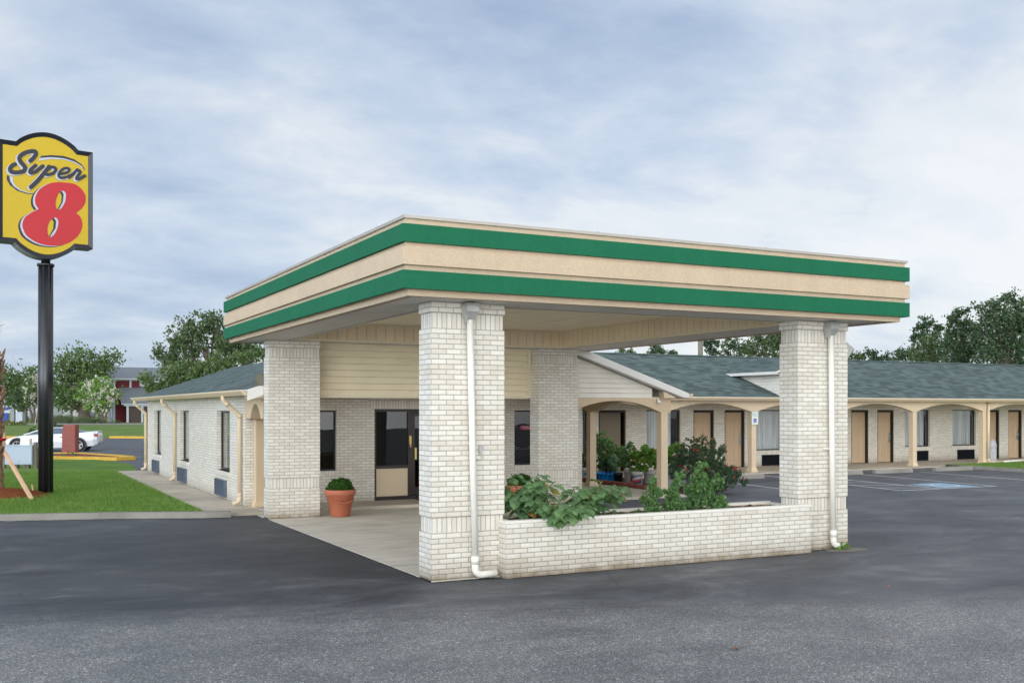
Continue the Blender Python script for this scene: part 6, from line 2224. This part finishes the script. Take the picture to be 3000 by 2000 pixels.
# palm with brace and mulch
pa = at(-9, 25.2, 0.1)
palm = thing('palm_tree', 'young palm with shaggy brown trunk at the left edge of the lawn', 'tree', pa, rz=-TH)
mb = MB()
path = []; rr_ = []
for k in range(26):
    z = k * 0.145
    path.append((-0.01 * k * 0.6, 0, z))
    rr_.append(0.155 + 0.012 * math.sin(k * 2.3) + (0.035 if 1.35 < z < 2.3 else 0) + (0.03 if z < 0.2 else 0))
mb.tube(path, rr_, 14)
# ragged leaf boots
for k in range(150):
    z = random.uniform(1.0, 3.4) if k > 50 else random.uniform(0.2, 1.2)
    a = random.uniform(0, 2 * math.pi); r0 = 0.15; L_ = random.uniform(0.06, 0.17) * (1 if z > 1.0 else 0.25)
    cx_, cy_ = r0 * math.cos(a), r0 * math.sin(a)
    mb.tube([(cx_ - 0.05, cy_, z), (cx_ * 1.25 - 0.05, cy_ * 1.25, z + L_ * 0.6), (cx_ * (1.25 + L_ * 2.6) - 0.05, cy_ * (1.25 + L_ * 2.6), z + L_ * 1.6)], [0.04, 0.032, 0.012], 5)
mb.build('trunk', 'bark_palm', palm, local=True)
V = []
for k in range(14):
    a = rad(90 + random.uniform(20, 160)); el = random.uniform(0.5, 1.2)
    top = Vector((-0.2, 0, 3.7)); prev_ = top
    for s_ in range(1, 9):
        t_ = s_ / 8
        p = top + Vector((math.cos(a) * math.cos(el) * 1.1 * t_, math.sin(a) * math.cos(el) * 1.1 * t_, math.sin(el) * 1.1 * t_ - 0.5 * t_ * t_))
        for sd_ in (-1, 1):
            for q in range(3):
                b0 = prev_.lerp(p, q / 3)
                side_ = Vector((-math.sin(a), math.cos(a), -0.35)) * sd_ * 0.5 * math.sin(math.pi * min(1, t_ * 0.9 + .1)) + (p - top) * 0.3
                if (b0 + side_).x > 0.0: side_.x *= 0.1
                V += [b0, b0 + Vector((0, 0, 0.02)), b0 + side_]
        prev_ = p
raw('fronds', [tuple(v_) for v_ in V], len(V) // 3, 3, 'leaf_oak', palm)
mb = MB(); mb.tube([(-0.03, 0, 1.30), (-0.03, 0, 1.36)], 0.235, 16)
tag_o = mb.build('strap', 'strap_red', palm, local=True)
mb = MB()
for a in range(5): mb.box(-0.03 + 0.20 * math.cos(a * 1.256) - 0.03, -0.03 + 0.20 * math.cos(a * 1.256) + 0.03, 0.20 * math.sin(a * 1.256) - 0.02, 0.20 * math.sin(a * 1.256) + 0.02, 1.15, 1.5)
mb.build('batten', 'wood_new', palm, local=True)
b1 = at(95, 23.4, 0.10); b0 = at(14, 24.9, 1.08)
mb = MB(); mb.bar((b0[0], b0[1], 1.12), (b1[0], b1[1], 0.10), 0.045, 0.11)
tag(mb.build('timber_brace', 'wood_new', bevel=0.004), 'slanting new timber brace propping the palm trunk', 'brace')
b2 = at(98, 24.6, 0.1)
mb = MB(); mb.bar((b2[0] - 0.03, b2[1], 0.36), (b2[0], b2[1], 0.05), 0.035, 0.11)
tag(mb.build('timber_stake', 'wood_new', bevel=0.004), 'short timber stake in the grass behind the brace', 'stake')
# mulch ring
mc = at(8, 24.3)
mb = MB(); n = 36; prev_ = None
for r_, zz in ((0.0, 0.30), (0.5, 0.27), (0.85, 0.20), (1.1, 0.09)):
    ringp = [(mc[0] + r_ * 0.98 * math.cos(2 * math.pi * k / n) * (1 + 0.05 * math.sin(5 * k)), mc[1] + r_ * 0.8 * math.sin(2 * math.pi * k / n), zz + random.uniform(-.015, .015)) for k in range(n)]
    if prev_:
        for k in range(n): mb.poly([prev_[k], ringp[k], ringp[(k + 1) % n], prev_[(k + 1) % n]], smooth=True)
    prev_ = ringp
mu = mb.build('mulch', 'mulch_base')
tag(mu, 'reddish bark mulch heaped round the palm', 'mulch', kind='stuff')


def chips(cx_, cy_, rx_, ry_, zf, n, size=0.05, name='mulch_chips', label='', mat='mulch_chip'):
    a = RNG.uniform(0, 2 * np.pi, n); r_ = np.sqrt(RNG.uniform(0, 1, n))
    X_ = cx_ + rx_ * r_ * np.cos(a); Y_ = cy_ + ry_ * r_ * np.sin(a)
    Z_ = zf(r_) + 0.01
    P = np.stack([X_, Y_, Z_], 1)
    V = leaf_quads(P, size, 0.22)
    V[:, :, 2] = Z_[:, None] + (V[:, :, 2] - Z_[:, None]) * 0.35
    o = raw(name, V.reshape(-1, 3), len(V), 4, mat)
    tag(o, label, 'mulch', kind='stuff')


chips(mc[0], mc[1], 1.05, 0.85, lambda r_: 0.30 - 0.20 * r_ ** 1.6, 5200, 0.07, label='loose bark chips on the mulch heap by the palm')

# right-hand island shrub and mulch
m2 = (32.4, 14.0)
mb = MB(); prev_ = None
for r_, zz in ((0.0, 0.24), (0.9, 0.2), (1.7, 0.13), (2.0, 0.095)):
    ringp = [(m2[0] + r_ * math.cos(2 * math.pi * k / n36) * 1.0, m2[1] + r_ * 0.4 * math.sin(2 * math.pi * k / n36), zz) for n36 in (36,) for k in range(36)]
    if prev_:
        for k in range(36): mb.poly([prev_[k], ringp[k], ringp[(k + 1) % 36], prev_[(k + 1) % 36]], smooth=True)
    prev_ = ringp
tag(mb.build('mulch', 'mulch_base'), 'brown mulch bed on the island at the right edge', 'mulch', kind='stuff')
chips(m2[0], m2[1], 1.9, 0.75, lambda r_: 0.24 - 0.14 * r_ ** 1.5, 1500, 0.08, label='bark chips scattered on the right-hand mulch bed')
shrub('shrub', 'low yellow-green shrub in mulch at the right edge', 'shrub', (32.55, 14.3, 0.2), [(-0.45, 0, 0.18, 0.18), (-0.2, 0, 0.26, 0.2), (0.1, 0, 0.24, 0.22), (0.4, 0, 0.28, 0.24), (-0.6, 0, 0.30, 0.12)], 0.06, 320, 'leaf_shrub', 0.06, nst=10)

# terracotta pots with box balls
def pot(x, y, z, label, ball, s=1.0):
    t = thing('flower_pot', label, 'flower pot', (x, y, z), 'terracotta pots with clipped box balls')
    mb = MB()
    P = [(0.0, 0.0), (0.185, 0.0), (0.195, 0.01), (0.20, 0.05), (0.205, 0.055), (0.225, 0.20), (0.232, 0.205), (0.272, 0.40), (0.283, 0.405), (0.285, 0.425), (0.300, 0.43), (0.312, 0.445), (0.315, 0.525), (0.305, 0.54), (0.285, 0.54), (0.275, 0.50), (0.0, 0.49)]
    mb.lathe([(r_ * s, z_ * s) for r_, z_ in P], x, y, z, 40)
    # relief: garland and rosette on the side facing the drive
    for k in range(9):
        a = rad(-150 + k * 13.0); zz = 0.34 - 0.045 * math.sin(math.pi * k / 8)
        r_ = (0.245 + zz * 0.05) * s + 0.008
        mb.tube([(x + r_ * math.cos(a), y + r_ * math.sin(a), z + zz * s - 0.02), (x + r_ * math.cos(a + 0.2), y + r_ * math.sin(a + 0.2), z + zz * s)], 0.02 * s, 6)
    mb.build('pot', 'terracotta', t)
    mb = MB(); mb.disc(x, y, z + 0.50 * s, 0.28 * s, 24); mb.build('soil', 'soil', t)
    nL = 3400
    d = RNG.normal(size=(nL, 3)); d[:, 2] = np.abs(d[:, 2]) * 1.1 - 0.15; d /= np.linalg.norm(d, axis=1, keepdims=True)
    lump = 1 + 0.07 * np.sin(d[:, 0] * 9 + 1) * np.cos(d[:, 1] * 8) + 0.05 * np.sin(d[:, 2] * 13 + d[:, 0] * 7)
    p = d * np.array([0.27, 0.27, 0.235]) * s * (RNG.uniform(0.78, 1.02, nL) * lump)[:, None] + np.array([0, 0, 0.53 * s])
    V = leaf_quads(p, 0.032, 0.6, outward=d)
    raw('foliage', V.reshape(-1, 3), len(V), 4, ball, t)
    mb = MB(); mb.lathe([(0.0, 0.72), (0.1, 0.715), (0.18, 0.66), (0.215, 0.58), (0.20, 0.5)], x, y, z - 0.0, 16)
    mb.build('inner_twigs', 'leaf_box', t)


pot(1.42, 8.10, 0.014, 'terracotta pot with round clipped box bush beside the rear left pillar', 'leaf_box')
pot(5.25, 7.55, 0.014, 'terracotta pot with box ball half hidden behind the planter leaves', 'leaf_box')

# ---- garden bed right of the porch
bedP = [(10.52, 9.75), (12.6, 9.75), (12.9, 14.93), (10.52, 14.93)]
mb = MB(); mb.poly([(x_, y_, 0.055) for x_, y_ in bedP]); mb.box(10.52, 12.6, 9.75, 14.93, -0.02, 0.054, skip='t')
tag(mb.build('garden_bed', 'soil'), 'dark soil bed beside the porch under the buckets', 'garden bed', kind='structure')
el = thing('bed_edging', 'scalloped dark red clay edging along the bed of pots', 'edging', (10.5, 12, 0.06))
mb = MB(); y_ = 9.75
while y_ < 14.9:
    mb.lathe([(0.0, 0.0), (0.075, 0.0), (0.075, 0.09), (0.055, 0.125), (0.0, 0.135)], 10.55, y_, 0.05, 10)
    y_ += 0.135
mb.build('scallops', 'clay_edge', el)


def bucket(x, y, label, r0=0.135, r1=0.155, h=0.37, mat='bucket_white', band_=None, z=0.06, name='bucket', cat='bucket', grp='white plastic buckets with vegetables'):
    t = thing(name, label, cat, (x, y, z), grp)
    mb = MB()
    P = [(0.0, 0.0), (r0, 0.0), (r0 + 0.003, 0.01)]
    P += [(r0 + (r1 - r0) * 0.80, h * 0.80), (r1 + 0.012, h * 0.81), (r1 + 0.012, h * 0.83), (r0 + (r1 - r0) * .86, h * 0.84), (r1 + 0.008, h * 0.90), (r1 + 0.008, h * 0.92), (r1, h * 0.93), (r1 + 0.010, h * 0.97), (r1 + 0.010, h), (r1 - 0.005, h), (r1 - 0.01, h * 0.9), (0.0, h * 0.88)]
    mb.lathe(P, x, y, z, 26)
    mb.build('body', mat, t)
    if band_:
        # curved printed label facing the drive
        def lab_pt(a, zz, rr=0.004):
            r_ = r0 + (r1 - r0) * (zz / h) + rr
            return Vector((x + r_ * math.cos(a), y + r_ * math.sin(a), z + zz))
        mid = math.atan2(CY - y, CX - x)
        for (m_, z0_, z1_, z2_, z3_, e, a0, a1) in band_:
            mb = MB(); N_ = 12
            for k in range(N_):
                A0, A1 = mid + a0 + (a1 - a0) * k / N_, mid + a0 + (a1 - a0) * (k + 1) / N_
                f0, f1 = k / N_, (k + 1) / N_
                mb.poly([lab_pt(A0, (z0_ + (z1_ - z0_) * f0) * h, e), lab_pt(A1, (z0_ + (z1_ - z0_) * f1) * h, e), lab_pt(A1, (z2_ + (z3_ - z2_) * f1) * h, e), lab_pt(A0, (z2_ + (z3_ - z2_) * f0) * h, e)])
            mb.build('label', m_, t)
        if band_[0][0] == 'label_blue':
            text_mesh('Finish', 0.085, lambda a_, b__: lab_pt(mid + 0.05 + a_ / (r1 * 0.98), 0.235 + b__ + a_ * 0.12, 0.010), 'sign_white', 'lettering', t, bold=True, shear=0.3)
    return t


LB = [('label_blue', 0.12, 0.12, 0.70, 0.72, 0.004, -1.0, 1.0), ('bucket_white', 0.34, 0.52, 0.50, 0.70, 0.0055, -0.95, 0.95), ('label_red', 0.14, 0.36, 0.30, 0.50, 0.007, -0.9, 0.98)]
bucket(11.26, 12.00, 'white bucket with red and blue printed label, left of the corner column', band_=LB)
bucket(11.42, 12.62, 'white bucket with blue label edge behind the printed one', band_=[('label_red', 0.15, 0.15, 0.5, 0.5, 0.004, 0.2, 1.2)], h=0.40)
bucket(11.75, 12.12, 'plain white bucket just left of the corner column')
bucket(11.24, 10.42, 'large pale grey tub right of the corner column', 0.15, 0.18, 0.55, 'bin_grey', name='tub', cat='tub', grp=None)
bucket(12.05, 11.05, 'white bucket behind the grey tub at its right', h=0.38)
bucket(12.45, 10.75, 'white bucket farthest right, next to the rose bush', h=0.36)
bucket(11.15, 14.6, 'cream bucket with a blue mark left of the porch column', 0.14, 0.16, 0.36, 'bucket_white', band_=[('pool_blue', 0.35, 0.35, 0.55, 0.6, 0.004, -0.2, 0.35)])
bucket(11.95, 14.6, 'cream bucket behind the blue pool beside the porch column', 0.14, 0.16, 0.34)
bucket(11.28, 12.98, 'black plastic pot between the blue pool and the buckets', 0.11, 0.14, 0.28, 'black_plastic', name='plant_pot', cat='plant pot', grp=None)
pl = thing('paddling_pool', 'blue plastic paddling pool used as a planter', 'paddling pool', (11.42, 13.75, 0.06))
mb = MB(); mb.lathe([(0.0, 0.0), (0.36, 0.0), (0.365, 0.02), (0.405, 0.19), (0.44, 0.205), (0.445, 0.235), (0.42, 0.24), (0.395, 0.215), (0.37, 0.12), (0.0, 0.11)], 11.42, 13.75, 0.06, 40, wob=0)
for k in range(20):
    a = 2 * math.pi * k / 20
    mb.tube([(11.42 + 0.37 * math.cos(a), 13.75 + 0.37 * math.sin(a), 0.075), (11.42 + 0.405 * math.cos(a), 13.75 + 0.405 * math.sin(a), 0.25)], 0.014, 6)
mb.build('basin', 'pool_blue', pl)
mb = MB(); mb.disc(11.42, 13.75, 0.18, 0.37); mb.build('soil', 'soil', pl)


def taro(label, x, y, z, n=8, s=1.0, hmax=0.55):
    t = thing('taro_plant', label, 'plant', (x, y, z), rz=-TH)
    mb = MB(); st_ = MB()
    for k in range(n):
        a = random.uniform(0, 2 * math.pi); h = random.uniform(0.62, 1.0) * hmax; r_ = random.uniform(0.1, 0.32) * s
        tip = Vector((r_ * math.cos(a), r_ * math.sin(a) * 0.6, h))
        st_.tube([(0.1 * math.cos(a), 0.06 * math.sin(a), 0), (tip.x * 0.6, tip.y * 0.6, h * 0.6), tip], [0.01, 0.008, 0.006], 6)
        L_, w_ = random.uniform(0.22, 0.34) * s, random.uniform(0.14, 0.2) * s
        d = Vector((math.cos(a), math.sin(a) * 0.6, -0.35)).normalized(); sd_ = d.cross(Vector((0, 0, 1))).normalized()
        nrm = sd_.cross(d)
        pr_ = [(-0.35, 0.0, 0), (-0.45, 0.45, -.02), (-0.1, 0.95, -.05), (0.35, 0.8, -.06), (0.75, 0.4, -.08), (1.0, 0.0, -.12)]
        for sg in (-1, 1):
            Q = [tip + d * L_ * p[0] * 0.7 + sd_ * w_ * p[1] * sg * 0.6 + nrm * abs(p[2]) * -1.2 * s for p in pr_]
            c = tip + d * L_ * 0.2
            for i in range(len(Q) - 1): mb.poly([c, Q[i], Q[i + 1]], smooth=True)
    mb.build('foliage', 'leaf_taro', t, local=True)
    for k in range(16):
        a = random.uniform(0, 2 * math.pi); r_ = random.uniform(0.05, 0.28)
        st_.tube([(r_ * math.cos(a), r_ * math.sin(a), 0), (r_ * math.cos(a) + random.uniform(-.04, .04), r_ * math.sin(a), random.uniform(0.15, 0.32))], 0.008, 5)
    st_.build('stems', 'stem_dark', t, local=True)
    return t


taro('large-leaved taro plant on dark stems in the blue pool', 11.42, 13.75, 0.18, 11, 1.0, 0.66)
GV = 'leafy vegetables in the bed of pots'
shrub('vegetable_plant', 'tall feathery green plant behind the blue pool', 'plant', (11.75, 14.5, 0.06), [(-0.25, 0, 0.75, 0.26), (0.1, 0, 0.95, 0.28), (0.35, 0, 0.7, 0.3), (-0.05, 0, 1.2, 0.24), (-0.3, 0, 1.0, 0.24), (0.2, 0, 0.45, 0.3), (0.55, 0, 0.85, 0.16), (0.0, 0, 0.5, 0.3), (-0.4, 0.0, 0.5, 0.2)], 0.07, 190, 'leaf_herb', 0.07, GV, nst=16, kd=1.5)
shrub('vegetable_plant', 'bushy green plant in the cream bucket left of the porch column', 'plant', (11.15, 14.6, 0.38), [(-0.1, 0, 0.2, 0.2), (0.08, 0, 0.35, 0.18), (0.0, 0, 0.1, 0.18)], 0.08, 240, 'leaf_oak', 0.06, GV, kd=1.5)
shrub('vegetable_plant', 'green plant with a curled tip in the rear white bucket', 'plant', (11.42, 12.62, 0.50), [(0, 0, 0.22, 0.24), (0.12, 0, 0.4, 0.22), (-0.08, 0, 0.5, 0.16), (0.24, 0, 0.16, 0.2), (0.02, 0, 0.66, 0.08), (-0.2, 0, 0.15, 0.16)], 0.075, 240, 'leaf_herb', 0.06, GV, kd=1.5)
shrub('vegetable_plant', 'bright green squash plant with yellow flowers in front of the corner column', 'plant', (11.5, 12.05, 0.45), [(-0.1, 0, 0.18, 0.24), (0.15, 0, 0.3, 0.28), (0.35, 0, 0.2, 0.24), (0.1, 0, 0.48, 0.2), (0.45, 0, 0.45, 0.2), (-0.25, 0, 0.38, 0.15)], 0.11, 150, 'leaf_bright', 0.07, GV, kd=1.9, aspect=0.9, flowers=('flower_yellow', 4, 0.05))
shrub('vegetable_plant', 'bright green squash plant spilling out of the grey tub', 'plant', (11.24, 10.45, 0.63), [(-0.12, 0, 0.15, 0.24), (0.12, 0, 0.28, 0.26), (0.24, 0, 0.1, 0.22), (-0.05, 0, 0.45, 0.2), (0.25, 0, 0.5, 0.16)], 0.12, 150, 'leaf_bright', 0.07, GV, kd=1.9, aspect=0.9)
shrub('rose_bush', 'dark-leaved rose bush with red flowers in front of the guest doors', 'bush', (11.62, 9.55, 0.03),
      [(a * 1.15, b_, c * 1.05, r * 1.08) for a, b_, c, r in [(-0.25, 0, 0.55, 0.35), (0.2, 0, 0.5, 0.4), (0.55, 0, 0.35, 0.32), (0.0, 0, 0.85, 0.32), (-0.35, 0, 0.95, 0.26), (0.30, 0, 0.85, 0.28), (-0.05, 0, 1.15, 0.22), (-0.50, 0, 0.78, 0.2), (0.2, 0, 1.2, 0.13), (0.72, 0, 0.42, 0.22), (-0.28, 0, 1.28, 0.08), (0.95, 0, 0.22, 0.12), (0.45, 0, 1.02, 0.12), (0.0, 0, 0.25, 0.3), (-0.6, 0, 0.5, 0.2), (0.3, 0, 0.2, 0.28)]],
      0.045, 400, 'leaf_rose', 0.05, nst=40, flowers=('flower_red', 26, 0.034), sr=0.004, kd=1.3)
# small stone pieces at the bed
mb = MB(); mb.tube([(11.9, 10.15, 0.05), (11.95, 10.12, 0.18), (12.02, 10.15, 0.27)], [0.06, 0.045, 0.02], 6)
tag(mb.build('driftwood', 'bark'), 'small upright piece of driftwood in the bed', 'driftwood')

# ---- planter plants
LOBE = [(0.0, 0.0), (0.12, 0.14), (0.20, 0.30), (0.34, 0.26), (0.42, 0.42), (0.52, 0.30), (0.62, 0.32), (0.72, 0.18), (0.86, 0.10), (1.0, 0.0)]


def lobed_leaf(mb, base, d, nrm, L_, mi=0):
    sd_ = d.cross(nrm).normalized()
    nrm = sd_.cross(d).normalized()
    def q(t, s_):
        curl = -0.28 * t * t * L_ - 0.25 * abs(s_) * L_ * 0.3 + 0.05 * L_ * math.sin(t * 14 + s_ * 9)
        return base + d * (t * L_) + sd_ * (s_ * L_ * 0.95) + nrm * curl
    i0 = len(mb.v)
    mid = [mb_i for mb_i in range(0)]
    n = len(LOBE)
    verts = [q(t, 0) for t, w_ in LOBE]
    up_ = [q(t, w_) for t, w_ in LOBE]; dn_ = [q(t, -w_) for t, w_ in LOBE]
    mb.v += verts + up_ + dn_
    for k in range(n - 1):
        for off, rev in ((n, False), (2 * n, True)):
            f_ = [i0 + k, i0 + k + 1, i0 + off + k + 1, i0 + off + k]
            if rev: f_.reverse()
            mb.f.append(f_); mb.uv.append([(0, 0)] * 4); mb.m.append(mi); mb.sm.append(True)


def eggplant(label, x, y, z, spread, hmax, n, front=0.0, dry=5, leaf=(0.10, 0.19), bias=0.0):
    t = thing('eggplant', label, 'plant', (x, y, z), 'large-leaved vegetable plants in the brick planter')
    L_ = MB(); S_ = MB()
    stems = 11
    sp = []
    for k in range(stems):
        a = random.uniform(0, 2 * math.pi)
        e = Vector((spread * random.uniform(0.2, 1.0) * math.cos(a) + bias * 0.4, 0.26 * math.sin(a) - 0.04 - front * 0.3, hmax * random.uniform(0.55, 1.0)))
        m = Vector((e.x * 0.45, e.y * 0.4, e.z * 0.6))
        S_.tube([(0, 0, -0.02), m, e], [0.013, 0.010, 0.006], 6)
        sp.append((Vector((0, 0, 0)), m, e))
    for k in range(n):
        s0, m, e = random.choice(sp)
        t_ = random.uniform(0.25, 1.0)
        base = (s0.lerp(m, t_ * 2) if t_ < 0.5 else m.lerp(e, t_ * 2 - 1))
        a = random.uniform(0, 2 * math.pi)
        d = Vector((math.cos(a), math.sin(a) - front * 0.35, random.uniform(-0.25, 0.45))).normalized()
        pet = base + d * random.uniform(0.04, 0.12)
        S_.tube([base, pet], [0.004, 0.003], 4)
        d2 = (d + Vector((0, 0, random.uniform(-0.7, -0.1)))).normalized()
        nm = Vector((random.uniform(-.35, .35), random.uniform(-.7, .0), 1)).normalized()
        size = random.uniform(*leaf) * (0.75 if t_ > 0.85 else 1.0)
        lobed_leaf(L_, pet, d2, nm, size, 1 if (k < dry) else 0)
    L_.build('foliage', ['leaf_egg', 'leaf_egg_dry'], t, local=True)
    S_.build('stems', 'stem_green', t, local=True)
    return t


eggplant('large-leaved plant at the left end of the brick planter beside the pillar', 1.45, 0.25, 0.66, 0.50, 0.66, 300, 0.25, 9)
eggplant('large-leaved plant hanging over the front of the brick planter', 1.72, -0.02, 0.66, 0.46, 0.32, 240, 1.0, 18)
eggplant('large-leaved plant leaning right, third from the left in the planter', 2.32, 0.22, 0.66, 0.60, 0.55, 260, 0.35, 10, bias=0.25)
# big yellowing leaves hanging over the coping
GH = 'bushy herbs in the brick planter'


def herb(label, x, y, z, bl, leaf=0.045):
    bl = [(a * 1.05, b_, c * 1.22, r * 0.98) for a, b_, c, r in bl]
    return shrub('herb_plant', label, 'plant', (x, y, z), bl, leaf, 380, 'leaf_herb', 0.045, GH, rz=-TH, aspect=0.75, nst=12, hollow=0.15, kd=1.7)


herb('narrow bushy herb right of the yellowing leaves in the planter', 3.42, 0.10, 0.66, [(0, 0, 0.06, 0.14), (-0.03, 0, 0.18, 0.13), (0.03, 0, 0.28, 0.11), (0.0, 0, 0.38, 0.07)])
herb('middle bushy herb in front of the porch corner column', 3.78, 0.10, 0.66, [(-0.05, 0, 0.06, 0.14), (0.06, 0, 0.10, 0.14), (0.0, 0, 0.24, 0.13), (0.05, 0, 0.36, 0.09), (0.10, 0, 0.46, 0.04)])
herb('widest bushy herb at the right of the planter below the rose bush', 4.36, 0.18, 0.66, [(-0.25, 0, 0.08, 0.14), (-0.05, 0, 0.10, 0.15), (0.15, 0, 0.09, 0.14), (0.28, 0, 0.12, 0.11), (-0.12, 0, 0.25, 0.15), (0.1, 0, 0.28, 0.15), (-0.05, 0, 0.42, 0.13), (0.0, 0, 0.56, 0.09), (0.2, 0, 0.38, 0.1), (-0.22, 0, 0.3, 0.07)])
# low weeds on the planter soil
shrub('weed', 'low creeping weeds on the planter soil', 'weed', (2.95, 0.25, 0.66), [(-0.3, 0, 0.02, 0.08), (0.0, 0.1, 0.03, 0.07), (0.35, 0, 0.02, 0.07)], 0.03, 700, 'leaf_herb', 0.03, nst=4, rz=0)
shrub('weed', 'tuft of weeds under the right downspout outlet', 'weed', (6.78, -0.12, 0.0), [(-0.06, 0, 0.03, 0.06), (0.06, 0, 0.04, 0.07), (0.15, -.02, 0.03, 0.05)], 0.05, 900, 'leaf_grass', 0.03, nst=6, rz=0)
shrub('weed', 'leafy weed at the foot of the red brick pier', 'weed', at(198, 46.5, 0.05), [(-0.2, 0, 0.06, 0.14), (0.1, 0, 0.08, 0.16), (0.35, 0, 0.05, 0.12)], 0.09, 260, 'leaf_herb', 0.07, nst=5)

# splash patch of concrete under the right downspout
mb = MB()
P = [(6.58, -0.32), (6.75, -0.40), (7.02, -0.42), (7.2, -0.30), (7.22, -0.16), (7.05, -0.03), (6.55, -0.03), (6.45, -0.2)]
mb.poly([(x_, y_, 0.004) for x_, y_ in P])
structure(mb.build('splash_patch', 'splash'))

# fallen leaves and litter on the asphalt
for k, (x_, y_, lab, s_) in enumerate(((0.98, -4.62, 'curled brown leaf on the asphalt near the bottom edge', 0.09), (3.1, -3.3, 'tan dead leaf on the asphalt below the planter', 0.07),
                                       (-1.9, -5.1, 'pale dead leaf on the asphalt at lower centre', 0.07), (-1.5, -4.7, 'small orange leaf on the coarse asphalt', 0.06), (2.6, -4.9, 'tiny orange leaf near the lower right', 0.05), (4.8, -2.9, 'red-brown leaf on the asphalt right of the planter', 0.05))):
    mb = MB()
    lobed_leaf(mb, Vector((x_, y_, 0.012)), Vector((math.cos(k * 2.1), math.sin(k * 2.1), 0.1)).normalized(), Vector((0, 0, 1)), s_)
    for v_ in mb.v: v_.z = max(v_.z + 0.01, 0.006)
    tag(mb.build('fallen_leaf', 'dead_leaf'), lab, 'leaf', 'fallen leaves on the asphalt')
